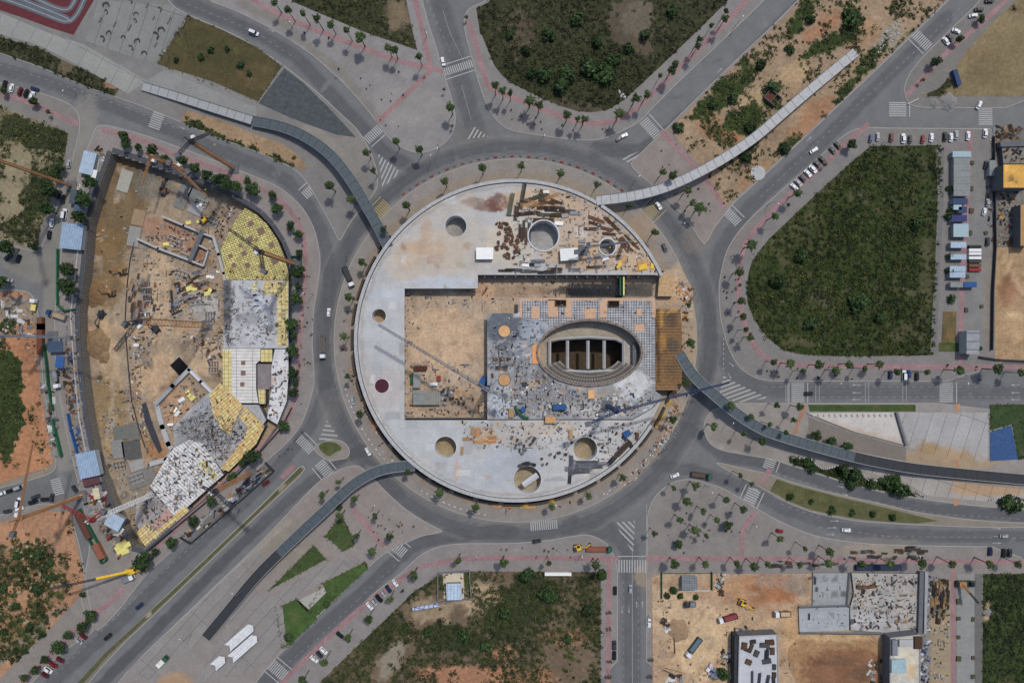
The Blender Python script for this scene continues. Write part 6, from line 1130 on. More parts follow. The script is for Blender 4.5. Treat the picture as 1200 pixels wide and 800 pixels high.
# billboards, kiosk and canopies
def billboard(x, y, L_, a, label, m, h=4):
    X0, Y0 = P(x, y, h); r = tag(empty('billboard', (X0, Y0, .15), R(a)), label, 'billboard')
    p_ = MB().box(0, 0, h - 1.6, L_, 1.4, 1.7).build('panel', m, r); MB().box(0, -.72, h - 1.4, L_ - .6, .05, 1.3).build('poster', mat('poster_purple', (92,92,140)), p_)
    for s_ in (-1, 0, 1): MB().cyl(s_ * L_ * .4, 0, 0, .12, h - 1.5, 8).build('post', steel_g, r)
billboard(499,711,13,9,'blue and white tilted billboard beside the site office in the south scrub',mat_grid('billboard_blue', (176,186,204), (104,116,160), (2.2, 3), .25, 9)); billboard(654,672.5,13,0,'long white billboard on the edge of the south scrub lot',whitem,3)
hut(532,693,.2,7.4,8,3,2,'site office with blue striped roof in the walled pen of the south scrub lot',mat_grid('stripe_roof', (170,188,206), (128,146,170), (1.6, 20), .12, 2),greym); pave('office_yard', [(519,671),(543,671),(544,701),(520,701)], (192,178,154)); lawn('lawn', [(513,674),(518,673),(519,686),(514,686)], (46,70,34)); lawn('lawn', [(544,671),(550,671),(550,690),(545,690)], (46,70,34)); wall_line([(513,706),(513,672),(550,669),(552,702),(515,706)], .3, .15, 2, 'grey wall of the site office pen in the south scrub lot', steel_g, 'garden_wall')
for k, (x, y, L_, a, lbx) in enumerate(((280,747,15,41,'upper long white canopy on the southwest plaza'),(284,760,15.5,41,'lower long white canopy on the southwest plaza'),(255,777,6,41,'short white canopy left of the two long canopies'))):
    X0, Y0 = P(x, y, 4); r = tag(empty('canopy', (X0, Y0, .19), R(a)), lbx, 'canopy', 'white canopies of the southwest plaza'); c_ = 1.6
    MB().prism([(-L_/2, -2.2), (L_/2, -2.2), (L_/2 + c_, 0), (L_/2, 2.2), (-L_/2, 2.2), (-L_/2 + c_, 0)], 3.6, 3.85).build('roof', mat_grid('canopy_roof', (206,208,208), (176,178,180), (1.4, 1.4), .08, -41), r)
    for sx in (-1, 1):
        for sy in (-1, 1): MB().cyl(sx * L_ * .38, sy * 1.5, 0, .12, 3.6, 8).build('post', steel_g, r)
tag(zsheet('tarpaulin', [(1160,506),(1185,498),(1189,516),(1193,538),(1160,540)], .26, mat('blue_net', (50,82,128), var=.35, scale=1.2, bump=.2)), 'crumpled blue tarpaulin spread on the right hand lawn', 'tarpaulin')
for pts, lbx in (([(925,535),(933,537),(950,536),(957,545),(965,550),(975,548),(988,543)],'white curving garden wall in the planted bank, western piece'),([(1008,552),(1014,560),(1022,565),(1033,562),(1040,558)],'white curving garden wall in the planted bank, middle piece'),([(1074,577),(1083,582)],'short white garden wall at the end of the planted bank'),([(1160,586),(1172,583),(1184,578),(1196,583)],'white curving garden wall near the right edge')): wall_line(chaikin(pts, 2, False), .5, .15, .8, lbx, concw, 'garden_wall')
lot('planted_bank', [(924,534),(950,537),(962,550),(985,545),(1010,556),(1025,566),(1042,560),(1060,570),(1075,582),(1050,578),(1000,567),(950,551),(925,541)], (70,76,44), [], .8, dens=.8, m=lotb_m); lot('planted_bank', [(1164,587),(1180,581),(1200,584),(1200,595),(1170,592)], (70,76,44), [], .8, dens=.8, m=lotb_m)
wall_line([(1051,484),(1062,521)], .9, .15, 1.4, 'dark retaining wall slanting across the east plaza', concd, 'retaining_wall'); wall_line([(947,484),(1000,505),(1061,521)], .3, .15, .8, 'low pale wall along the white triangle of the east plaza', conc, 'low_wall')
for i, (x, y) in enumerate([(953 + k * 6.6, 486.5) for k in range(15)]): tag(MB().box(*P(x, y, .6), .19, .8, 1.3, .5, .5).build('stone_bench', conc), 'small concrete bench in the row under the east plaza lawn strip', 'bench', 'benches under the lawn strip')
rh = tag(empty('ruined_hut', P(904, 116) + (.18,), R(-40)), 'roofless dark brown ruined hut in the soil strip beside the northeast footbridge', 'hut')
for cx_, cy_, w_, l_ in ((0, 2.6, 7, .4), (0, -2.6, 7, .4), (-3.4, 0, .4, 5), (3.4, .6, .4, 3.4), (.5, 0, .3, 5)): MB().box(cx_, cy_, 0, w_, l_, 2.0).build('wall', mat('ruin_wall', (96,84,76), var=.35, scale=1.2), rh)
MB().box(-1.4, 0, 0, 3.4, 4.8, .9).build('fallen_roof', mat('fallen_roof', (92,48,44), var=.35, scale=1.2), rh)
tag(MB().cyl(*P(888, 203), .17, 3.6, .25, 28).build('concrete_disc', conc), 'round grey concrete disc on the soil between footbridge and road', 'concrete cover')
# ---------------- street furniture ----------------
lampp = None
def street_lamp(x, y, a, where):
    global lampp
    if lampp is None:
        lampp = r = empty('street_lamp', (0, 0, 0)); MB().cyl(0, 0, 0, .13, 9, 8, .08).build('pole', steel_g, r); MB().beam((0, 0, 8.9), (1.8, 0, 9.3), .09).build('arm', steel_g, r); MB().box(2.0, 0, 9.2, .8, .3, .14).build('lamp_head', steel_w, r)
    else: r = copy_thing(lampp)
    r.location = P(x, y) + (.14,); r.rotation_euler = (0, 0, R(a)); tag(r, 'grey street lamp ' + where, 'street lamp', 'street lamps')
for x, y, a, wr in ((826,568,-60,'between the trees near the southeast exit'),(883,613,150,'right of the pink path on the southeast plaza'),(850,497,60,'on the shaded west end of the east plaza'),(637,160,-90,'on the pavement above the top of the ring'),(860,33,45,'on the upper northeast road'),(500,44,-60,'by the upper north road'),(343,33,-40,'in the parking strip of the north plaza'),(515,175,-90,'at the southern tip of the north plaza'),(367,345,180,'by the yellow deck on the west road bend'),(505,192,60,'on the ring pavement northwest of the round building'),(742,215,45,'on the ring pavement under the northeast footbridge'),(800,262,-135,'on the wedge pavement at the east exit'),(975,443,-90,'on the north kerb of the east road'),(1120,443,-90,'near the second zebra of the east road'),(440,590,45,'south of the southwest footbridge'),(560,650,90,'on the south pavement below the ring'),(680,650,90,'above the long white billboard'),(760,720,180,'beside the bottom south road'),(225,742,140,'on the southwest plaza edge'),(285,690,140,'beside the black end of the southwest footbridge'),(1065,650,90,'above the southeast decks'),(900,240,-40,'on the lower northeast road kerb'),(200,68,-20,'beside the brown lawn'),(90,110,-110,'below the west road at the left')): street_lamp(x, y, a, wr)
KINDS = {}; CS = {'loose_timber': .62, 'yard_bundle': .72, 'small_crate': .8, 'rebar_bundle': .8, 'angle_beam': .7, 'steel_bundle': .45, 'site_pallet': .75, 'dark_prop_stack': .8, 'material_pile': .8, 'formwork_stack': .8}
COUNT = {}; REST = {'loose_timber': [], 'yard_bundle': []}
def clutter(name, cat, label, group, pts, z, maker, mats, zoff=0, size=(1, 1), ang=None):
    if name in REST:
        pts = list(pts); quota = max(5, int(len(pts) * {'loose_timber': .25, 'yard_bundle': .54}[name]))
        rest = pts[quota:]; pts = pts[:quota]; COUNT[name] = COUNT.get(name, 0) + len(pts)
        for p in rest:
            m_ = maker(random.randrange(3)); s_ = random.uniform(size[0], size[0] * .5 + size[1] * .5) * CS.get(name, 1); a_ = R(ang + random.uniform(-8, 8)) if ang is not None else random.random() * 6.28; X0, Y0 = P(p[0], p[1], z)
            REST[name].append(([(X0 + (x * cos(a_) - y * sin(a_)) * s_, Y0 + (x * sin(a_) + y * cos(a_)) * s_, z + q * s_) for x, y, q in m_.v], m_.f, random.choice(mats)))
    """one mesh per material, copied; every piece is an object of its own"""
    base = [KINDS.setdefault((name, id(maker), i, label), maker(i)) for i in range(len(mats))]; used = set()
    for i, p in enumerate(pts):
        k = i % len(mats); mb = base[k]
        if k not in used: o = mb.build(name, mats[k]); used.add(k); KINDS[(name, label, k)] = o
        else: o = bpy.data.objects.new(name, KINDS[(name, label, k)].data); SC.collection.objects.link(o)
        zz = z + zoff; o.location = P(p[0], p[1], zz) + (zz,); o.rotation_euler = (0, 0, R(p[2]) if len(p) > 2 else (R(ang + random.uniform(-8, 8)) if ang is not None else random.random() * 6.28))
        s_ = random.uniform(*size) * CS.get(name, 1); o.scale = (s_ * random.uniform(.8, 1.25), s_ * random.uniform(.8, 1.2), s_); tag(o, label, cat, group)
def scat(poly, n, avoid=()):
    xs = [p[0] for p in poly]; ys = [p[1] for p in poly]; out = []
    t = 0
    while len(out) < n and t < n * 30:
        t += 1; x, y = random.uniform(min(xs), max(xs)), random.uniform(min(ys), max(ys))
        if inpoly(np.array([x]), np.array([y]), poly)[0] and not any(hypot(x - a, y - b) < r for a, b, r in avoid): out.append((x, y))
    return out
def mk_block(i): return MB().box(0, 0, 0, 1.1, .9, .8)
def mk_sheets(i):
    m = MB()
    for k in range(3): m.box(random.uniform(-.1, .1), random.uniform(-.1, .1), k * .13, 2.0, 1.1, .12, random.uniform(-.1, .1))
    return m
def mk_bars(L_, n=6, w_=.14):
    def f(i):
        m = MB(); rg = random.Random(i + int(L_ * 10))
        for k in range(n): m.beam((-L_ / 2 + rg.uniform(-.3, .3), (k - n / 2) * w_ * 1.9, .12 + (k % 2) * .14), (L_ / 2 + rg.uniform(-.3, .3), (k - n / 2) * w_ * 1.9 + rg.uniform(-.1, .1), .12 + (k % 2) * .14), w_)
        return m
    return f
bars4, bars7, bars11 = mk_bars(4), mk_bars(7), mk_bars(11, 8)
def mk_prop(i):
    m = MB(); m.beam((0, 0, 0), (0, 0, 2.6), .09); m.beam((0, 0, .1), (.7, 0, .1), .08); m.beam((0, 0, .1), (-.4, .6, .1), .08); m.beam((0, 0, .1), (-.4, -.6, .1), .08); m.beam((-.9, 0, 2.6), (.9, 0, 2.6), .16); return m
def mk_bundle(i):
    m = MB()
    for k in range(7): m.beam((-1.4, (k - 3) * .2, .15 + (k % 3) * .16), (1.4 + (k % 2) * .2, (k - 3) * .2 + .05, .15 + (k % 3) * .16), .15)
    return m
def mk_spike(i):       # cluster of starter bars
    m = MB()
    for k in range(8): a = k * pi / 4; m.beam((cos(a) * .45, sin(a) * .45, 0), (cos(a) * .5, sin(a) * .5, 1.5), .06)
    m.box(0, 0, 0, 1.2, 1.2, .25); return m
def mk_pallet(i): m = MB(); m.box(0, 0, .16, 1.3, 1.1, .9); m.box(0, .45, 0, 1.3, .15, .16); m.box(0, -.45, 0, 1.3, .15, .16); return m
def mk_tank(i): return MB().cyl(0, 0, 0, .6, 1.3, 12, .55)
AV = [(x, y, r + 2) for x, y, r in HOLES]
Z7 = 7.02
clutter('rusty_block', 'block', 'rusty brown block in the scattered heap on the northern roof of the round building', 'rusty blocks heaped on the roof', scat([(580,262),(590,258),(606,270),(611,300),(602,303),(582,304),(579,285)], 62), Z7, mk_block, [rust, woodd, mat('umber_block', (84,56,38), obvar=.3)], size=(.8, 1.5))
clutter('rebar_bundle', 'rebar', 'long rebar bundle lying upright left of the largest round shaft', 'rebar bundles left of the largest shaft', [(609,271,88),(611,275,90),(613.5,270,89),(616,277,91),(604,250,86),(606,246,84),(620,272,90)], Z7, bars11, [steel_d, rust])
clutter('timber_bundle', 'timber', 'timber bundle lying level among the stacks above the largest round shaft', 'timber bundles above the largest shaft', [(640,243.5,2),(650,245,0),(640,251.5,-3),(655,252,0),(618,250,5),(626,232,20),(660,247,-4),(612,230,80),(598,240,80),(637,258,0)], Z7, bars11, [woodd, steel_d, mat('green_bars', (70,84,66))])
clutter('timber_stack', 'timber', 'orange-brown timber stack near the top rim of the round roof', 'orange-brown stacks near the top rim', [(618,234,10),(624,236,-15),(633,231,80),(638,234,60),(646,230,20),(652,236,-20),(645,237,0),(621,240,0),(630,238,35)], Z7, bars7, [rust, ply, woodd])
clutter('steel_beam', 'beam', 'rusty steel beam bundle pointing at the northeast rim of the round roof', 'steel beams at the northeast rim', [(715,260,-42),(719,264,-42),(711,268,-12),(714,274,-5),(699,257,-20),(697,262,-15),(733,283,-48),(738,281,-48),(742,285,-45),(736,289,-40),(731,287,-55),(692,268,0),(726,295,70)], Z7, bars7, [rust, woodd])
clutter('timber_stack', 'timber', 'dark stack along the south edge of the northern roof', 'dark stacks along the inner roof edge', [(652,315,0),(648,318,0),(673,316,0),(640,319,0),(695,313,0),(703,312,0),(623,310,0),(620,318,0),(630,306,0),(602,316,0),(592,317,0),(613,317,0)], Z7, bars7, [steel_d, woodd, steel_g])
clutter('sheet_stack', 'stack', 'pale panel stack beside the white roofed huts of the round roof', 'pale panel stacks on the round roof', [(616,311,0),(630,311,0),(612,307,0),(655,262,0),(662,253,10),(672,250,0),(640,225,0),(664,290,90),(700,300,15),(709,303,20),(690,304,30),(682,283,0)], Z7, mk_sheets, [whitem, greym, steel_g], size=(1, 1.8))
clutter('yellow_board', 'board', 'yellow formwork board at the northeast corner of the round roof', 'yellow boards at the northeast corner', [(727,308,60),(731,304,55),(725,312,60),(750,308,0),(753,313,5),(748,316,0),(764,312,80),(757,308,0)], Z7, mk_sheets, [steel_y, ply], size=(1.2, 2))
clutter('loose_timber', 'timber', 'loose timber piece scattered on the eastern part of the northern roof', 'loose timber on the northern roof', scat([(614,222),(690,225),(765,300),(770,318),(620,320),(614,300)], 90, AV + [(568,297,12),(667,298,13)]), Z7, mk_bundle, [wood, woodd, rust, greym, whitem], size=(.35, .9))
clutter('orange_timber_stack', 'timber', 'orange timber stack laid out in the comb pattern on the southern roof', 'orange comb stacks on the southern roof', [(553,505,90),(557,507,90),(561,505,90),(548,514,0),(560,517,0),(565,516,0),(577,512,0),(541,528,85),(577,517,5)], Z7, bars4, [ply, wood, orangef])
clutter('steel_beam', 'beam', 'dark steel beam lying south of the southeastern round shaft', 'dark beams south of the southeastern shaft', [(688,542,0),(684,545,-2),(690,547,3),(678,549,0),(680,552,4),(694,544,5),(668,550,86),(669,545,90)], Z7, bars11, [steel_d, steel_g])
clutter('steel_beam', 'beam', 'dark beam bundle slanting beside the southeast parapet', 'beam bundles beside the southeast parapet', [(724,531,48),(727,528,48),(721,534,48),(731,525,46),(737,519,-50)], Z7, bars11, [steel_d, woodd])
clutter('dark_crate', 'crate', 'small dark crate in the loose rows of the southern roof', 'dark crates of the southern roof', [(606,516),(610,519),(614,522),(604,524),(609,528),(615,526),(622,520),(600,512),(626,514),(620,513),(635,537),(636,544),(641,543),(645,532),(650,535),(612,531),(605,521),(617,516),(670,518),(676,520),(663,532),(702,520),(706,524),(712,519),(715,514),(709,529),(655,530),(697,512),(692,510)], Z7, mk_block, [darkm, concd], size=(.9, 1.5))
clutter('dark_crate', 'crate', 'dark crate in the short arc above the southern round shaft', 'crates in the arc above the southern shaft', [(610,545,20),(614,543,10),(618,542.5,0),(622,543,-5),(626,544,-15)], Z7, mk_block, [darkm], size=(1.4, 1.7))
RX = [(x, y, r + 2) for x, y, r in ((591,388,7),(591,445,7))]
clutter('small_crate', 'crate', 'small crate among the mixed building stuff on the grey hall deck', 'mixed crates on the grey hall deck', scat([(590,455),(640,440),(700,462),(748,448),(764,462),(758,476),(740,488),(600,488),(576,485)], 130, AV), 6.95, mk_block, [darkm, greym, concd, woodd, bluem, whitem, ply], size=(.45, 1.1))
clutter('loose_timber', 'timber', 'loose board among the mixed building stuff on the grey hall deck', 'loose boards on the grey hall deck', scat([(576,376),(635,376),(628,440),(700,462),(745,445),(764,462),(740,488),(576,488)], 110, AV + RX + [(628,415,7)]), 6.95, mk_bundle, [greym, woodd, wood, steel_d, whitem], size=(.4, 1.1))
clutter('loose_timber', 'timber', 'loose board among the stacks on the middle of the southern roof', 'loose boards on the southern roof', scat([(540,496),(760,494),(735,525),(700,545),(660,530),(545,525)], 90, AV), Z7, mk_bundle, [wood, greym, woodd, steel_d, bluem], size=(.4, 1.0))
clutter('sheet_stack', 'panel', 'dark panel in the two rows left of the oval hall', 'panel rows left of the oval hall', [(578 + k * 4.2, 421, 90) for k in range(5)] + [(582 + k * 2.6, 431, 90) for k in range(3)] + [(592,430,0),(592,433,0),(577,440,90)], 6.95, mk_sheets, [rust, woodd, steel_d], size=(.8, 1))
for x, y, w_, l_, h, a, m, lbx in ((656,477,6.2,2.6,2.4,0,bluem,'dark blue container standing on the grey hall deck'),(645,492,5,3,2.2,0,ply,'orange-brown box container at the seam below the hall deck'),(669,509,1.6,4.6,1.2,0,wood,'narrow ochre crate left of the southeastern round shaft'),(599,484,2.2,4,1.4,0,wood,'ochre crate beside the curved green hoarding'),(613,480,2.2,2.2,1.6,40,bluem,'small tilted dark blue box right of the curved green hoarding'),(615,450,2,1.8,1.6,0,steel_d,'small dark teal box below the orange cover of the hall deck'),(693,462,3,4,.8,0,ply,'orange plywood sheet stack below the oval hall'),(721,478,3,2,1.4,40,concd,'black box under the blue crane jib'),(775,440,2.4,6,2.2,-10,steel_y,'bright yellow bin at the tip of the orange platform') ,(735,508,3.6,2.6,1.6,25,bluem,'bright blue machine near the southeast parapet'),(747,511,1.2,3.2,1.4,0,woodd,'narrow brown crate right of the bright blue machine')):
    zz = 6.95 if x != 775 else .2; tag(MB().box(*P(x, y, zz + h), zz, w_, l_, h, R(a)).build('container' if w_ > 4 else 'crate', m), lbx, 'container' if w_ > 4 else 'crate')
tag(ringwall(MB(), 622, 472, 17, 19.4, 6.95, 8.6, 190, 262, 16).build('curved_hoarding', greenm), 'curved green hoarding on the grey hall deck', 'hoarding')
# sandy courtyard camp
for x, y, w_, l_, a, m, lbx in ((497.5,467,5.4,7,0,grr,'left grey roofed cabin of the courtyard pair'),(506.5,466.5,8,7,0,mat_grid('tan_grey_roof', (132,130,122), (108,106,100), (1.2, 20), .08, 0),'right wider grey roofed cabin of the courtyard pair'),(489,446,4,7.4,0,grr,'upright pale grey cabin at the left of the courtyard camp'),(493,431,6.4,1.9,0,mat('brown_roof', (84,46,32)),'long dark brown container on top of the courtyard camp')):
    pass
hut(490.5,466,.2,5.4,6.8,2.5,0,'left grey roofed cabin of the courtyard pair',grr,greym); hut(506.5,466,.2,8,6.8,2.5,0,'right wider grey roofed cabin of the courtyard pair',mat_grid('tan_grey_roof', (132,130,122), (108,106,100), (1.2, 20), .08, 0),greym); hut(488.5,446,.2,3.6,7,2.4,0,'upright pale grey cabin at the left of the courtyard camp',mat('cabin_roof', (134,136,132)),greym)
tag(MB().box(*P(492.5,431,2.4), .2, 6.2, 2, 2.4).build('container', mat('brown_roof', (84,46,32))), 'dark brown container at the top of the courtyard camp', 'container'); tag(MB().box(*P(514,443,2), .2, 1.8, 2.4, 1.8).build('portable_toilet', redm), 'small red cabin in the courtyard camp', 'portable toilet'); tag(MB().box(*P(508,450,2), .2, 4, 1.5, 1.6).build('water_tank', whitem), 'small white tank below the red cabin in the courtyard', 'tank'); tag(MB().box(*P(482,444,2), .2, 1, 5, 1.8).build('hedge_screen', greenm), 'dark green screen beside the upright cabin in the courtyard', 'screen')
tag(MB().box(*P(566,446,3), .2, 3, 4.5, 2.6, R(-30)).build('crane_cabin', bluem), 'blue cabin at the foot of the courtyard tower crane', 'cabin')
clutter('grey_pallet', 'pallet', 'pallet in the dark stack right of the courtyard cabins', 'pallets right of the courtyard cabins', scat([(517,455),(532,455),(532,474),(518,474)], 26) + scat([(536,464),(546,464),(546,473),(536,473)], 8), .2, mk_pallet, [concd, greym, darkm, steel_d], size=(.7, 1.1))
clutter('loose_timber', 'timber', 'scrap board along the foot of the courtyard walls', 'scrap along the courtyard walls', scat([(476,400),(483,400),(484,490),(476,490)], 22) + scat([(484,480),(560,480),(568,490),(478,490)], 34) + scat([(498,345),(560,345),(620,330),(700,332),(700,346),(560,362),(556,352)], 30) + scat([(560,462),(569,462),(569,490),(560,490)], 14) + scat([(476,350),(495,368),(492,400),(476,398)], 14), .2, mk_bundle, [woodd, wood, greym, rust], size=(.35, 1.1))
clutter('loose_timber', 'timber', 'scrap board strewn on the ring pavement east of the round building', 'scrap on the ring pavement', scat([(786,335),(808,330),(812,350),(806,380),(800,372),(800,345)], 40) + scat([(790,465),(800,480),(780,520),(745,562),(725,572),(760,530),(782,490)], 80) + scat([(640,592),(700,580),(715,578),(650,597)], 16) + scat([(413,400),(422,460),(450,520),(470,548),(462,552),(432,508),(410,440)], 40), .2, mk_bundle, [wood, ply, orangef, woodd, greym, whitem, rust], size=(.4, 1.3))
clutter('scaffold_board', 'board', 'orange board leaning along the foot of the round building', 'orange boards at the foot of the round building', [(427,467,-70),(431,478,-65),(437,497,-60),(442,502,-55),(615,592,2),(622,593,4),(612,588,0),(647,586,10),(583,592,-8),(597,593,0),(776,487,70),(771,497,60),(786,455,80),(783,470,75),(551,583,-30),(547,582,-25)], .4, bars4, [orangef, steel_y, ply])
# the ring of kerb blocks on the road edge
clutter('barrier_block', 'barrier', 'short dark kerb barrier in the dashed arc along the inner ring road', 'barrier blocks along the inner ring road', [(CX + 216 * cos(R(a)), CY - 216 * sin(R(a)), a + 90) for a in np.arange(52, 128, 2.6)], .03, lambda i: MB().box(0, 0, 0, 1.5, .5, .5), [concd, redm], size=(.9, 1.1))
clutter('barrier_block', 'barrier', 'white kerb barrier in the dashed arc southwest and southeast of the ring', 'white barriers round the ring', [(CX + 207 * cos(R(a)), CY - 207 * sin(R(a)), a + 90) for a in list(np.arange(196, 225, 2)) + list(np.arange(238, 262, 2)) + list(np.arange(300, 330, 2.2))], .16, lambda i: MB().box(0, 0, 0, 1.1, .4, .5), [concw], size=(.8, 1))
clutter('bollard', 'bollard', 'small dark bollard or planter dotted on the pavements round the ring', 'dark bollards on the pavements', scat([(362,300),(392,290),(395,400),(372,400)], 0) + [(x, y) for x, y in scat([(300,10),(500,90),(480,160),(450,150),(330,30)], 16)] + scat([(560,120),(700,150),(740,150),(640,160)], 14) + scat([(745,200),(790,160),(840,250),(820,270)], 16) + scat([(350,240),(370,300),(362,470),(350,480),(352,300)], 26) + scat([(405,300),(412,300),(404,440),(400,440)], 12) + scat([(846,300),(872,290),(865,400),(850,390)], 18) + scat([(440,640),(510,600),(480,620)], 4) + scat([(420,590),(490,610),(440,640)], 14) + scat([(730,640),(560,640),(560,650),(720,655)], 16) + scat([(770,600),(860,590),(880,640),(770,650)], 20) + scat([(890,425),(1150,425),(1150,445),(900,445)], 26) + scat([(310,545),(360,500),(340,530)], 8), .15, lambda i: MB().cyl(0, 0, 0, .32, .8, 8, .26), [steel_d, concd, rust], size=(.8, 1.6))
# northwest plaza: bent exercise frames / benches
def mk_bench(i):
    m = MB(); rg = random.Random(i * 7 + 1); a = rg.uniform(-.5, .5); p = [0, 0]
    for k in range(4 + i % 3):
        q = [p[0] + cos(a) * .7, p[1] + sin(a) * .7]; m.beam((p[0], p[1], .45), (q[0], q[1], .45), .28); m.beam((q[0], q[1], 0), (q[0], q[1], .45), .12); p = q; a += rg.choice((.7, .55, -.5, .8))
    return m
bp_ = []
for i_ in range(6):
    for j_ in range(6):
        if (i_ * 5 + j_ * 3) % 7 not in (0, 3): x_, y_ = 104 + i_ * 17 + j_ * 6 + (j_ % 2) * 3, 36 + i_ * 5 - j_ * 9 + 8; bp_.append((x_, y_, 60))
bp0 = [(106,18),(115,11),(121,10),(116,22),(134,21),(139,12),(143,16),(127,30),(122,42),(118,49),(100,36),(103,40),(149,32),(157,20),(162,14),(154,36),(158,45),(171,31),(173,24),(174,51),(178,40),(185,32),(193,25),(190,22),(199,42),(204,34),(150,60),(168,60),(138,45),(145,75),(205,88),(35,30),(97,33),(108,30),(131,8),(85,52)]
clutter('bent_bench', 'bench', 'bent metal bench on the tiled plaza beside the running track', 'bent benches beside the running track', bp_, .3, mk_bench, [steel_g, mat('bench_green', (60,72,62)), steel_d], size=(.9, 1.4))
# ---------------- clutter of the excavation ----------------
ZD = -1.15
clutter('dark_prop_stack', 'prop', 'dark shoring prop in the crowd on the upper grey deck of the excavation', 'props on the upper grey deck', scat([(262,330),(272,332),(273,405),(262,405)], 40) + scat([(270,335),(322,335),(322,404),(270,404)], 34), ZD, mk_prop, [steel_d, concd, woodd], size=(.9, 1.7))
clutter('dark_prop_stack', 'prop', 'dark shoring prop in the crowd on the lower grey deck of the excavation', 'props on the lower grey deck', scat([(205,503),(225,486),(250,500),(262,530),(240,520),(212,528)], 34) + scat([(235,480),(275,490),(275,515),(262,545),(245,510)], 50), -1.25, mk_prop, [steel_d, concd, woodd], size=(.9, 1.7))
clutter('loose_timber', 'timber', 'loose board on the white panel decks south of the excavation', 'loose boards on the white panel decks', scat([(180,570),(205,535),(235,525),(258,553),(232,578),(205,600)], 46) + scat([(318,430),(335,412),(334,465),(324,490),(315,488)], 22) + scat([(160,595),(175,580),(200,606),(172,630)], 34), -.95, mk_bundle, [woodd, steel_d, rust, greym, wood], size=(.5, 1.4))
clutter('loose_timber', 'timber', 'loose board scattered over the yellow formwork of the excavation', 'boards on the yellow formwork', scat([(262,315),(335,318),(335,326),(264,326)], 14) + scat([(248,465),(258,450),(284,478),(268,508)], 26) + scat([(290,480),(308,500),(268,548),(262,545)], 20) + scat([(326,335),(337,335),(336,400),(326,400)], 12), -.85, mk_bundle, [orangef, rust, wood, woodd], size=(.4, 1.0))
cp = [(0,0)]
clutter('rebar_bundle', 'rebar', 'rebar or pipe bundle in the store yard left of the pit road', 'bundles in the left pit store', scat([(150,345),(156,320),(182,330),(180,378),(150,380)], 46), ZP, bars4, [steel_d, rust, woodd, steel_g], ang=80, size=(.7, 1.4))
clutter('rebar_bundle', 'rebar', 'rebar or panel bundle in the store yard right of the pit road', 'bundles in the right pit store', scat([(206,330),(225,318),(250,322),(255,340),(225,355),(212,368),(203,362)], 60), ZP, bars4, [steel_d, woodd, greym, wood, rust], ang=20, size=(.7, 1.4))
clutter('loose_timber', 'timber', 'scrap piece scattered over the floor of the excavation', 'scrap on the excavation floor', scat([(205,390),(260,385),(258,440),(235,420),(225,400)], 60) + scat([(165,290),(185,262),(232,275),(222,300),(200,292)], 60) + scat([(240,285),(258,250),(280,240),(262,300)], 50) + scat([(150,395),(170,385),(185,400),(172,420),(155,440)], 36) + scat([(152,430),(162,430),(170,500),(176,540),(160,480)], 46), ZP, mk_bundle, [woodd, wood, greym, rust, whitem, steel_d], size=(.5, 1.4))
clutter('loose_timber', 'timber', 'scrap piece scattered over the southern floor of the excavation', 'scrap on the southern excavation floor', scat([(190,480),(215,470),(222,500),(205,510)], 24) + scat([(120,480),(170,490),(178,560),(150,590),(128,540)], 60) + scat([(105,410),(140,420),(140,470),(110,470)], 14), ZP, mk_bundle, [woodd, wood, greym, rust, whitem, steel_d], size=(.4, 1.1))
clutter('yellow_stack', 'stack', 'yellow board stack in the sandy rooms of the excavation', 'yellow stacks in the excavation', [(195,286,0),(222,463,40),(226,466,40),(220,459,40),(222,338,20),(228,339,-10),(243,344,10),(246,341,60),(234,259,30),(221,261,10)], ZP, mk_sheets, [yform], size=(1.1, 1.8))
clutter('white_sack', 'sack', 'white sack or sheet lying in the excavation', 'white sacks in the excavation', [(245,324,0),(249,325,20),(234,240,10),(206,480,60),(208,484,50),(200,497,0),(171,368,90),(256,318,0),(178,502,0),(160,404,0),(213,468,30)], ZP, mk_sheets, [whitem], size=(.8, 1.4))
tag(zsheet('dark_mat', [(199,340),(202,340),(204,366),(213,362),(214,364),(201,370)], ZP + .3, darkm), 'dark L-shaped mat beside the pit road', 'mat'); spoil = bmesh.new()
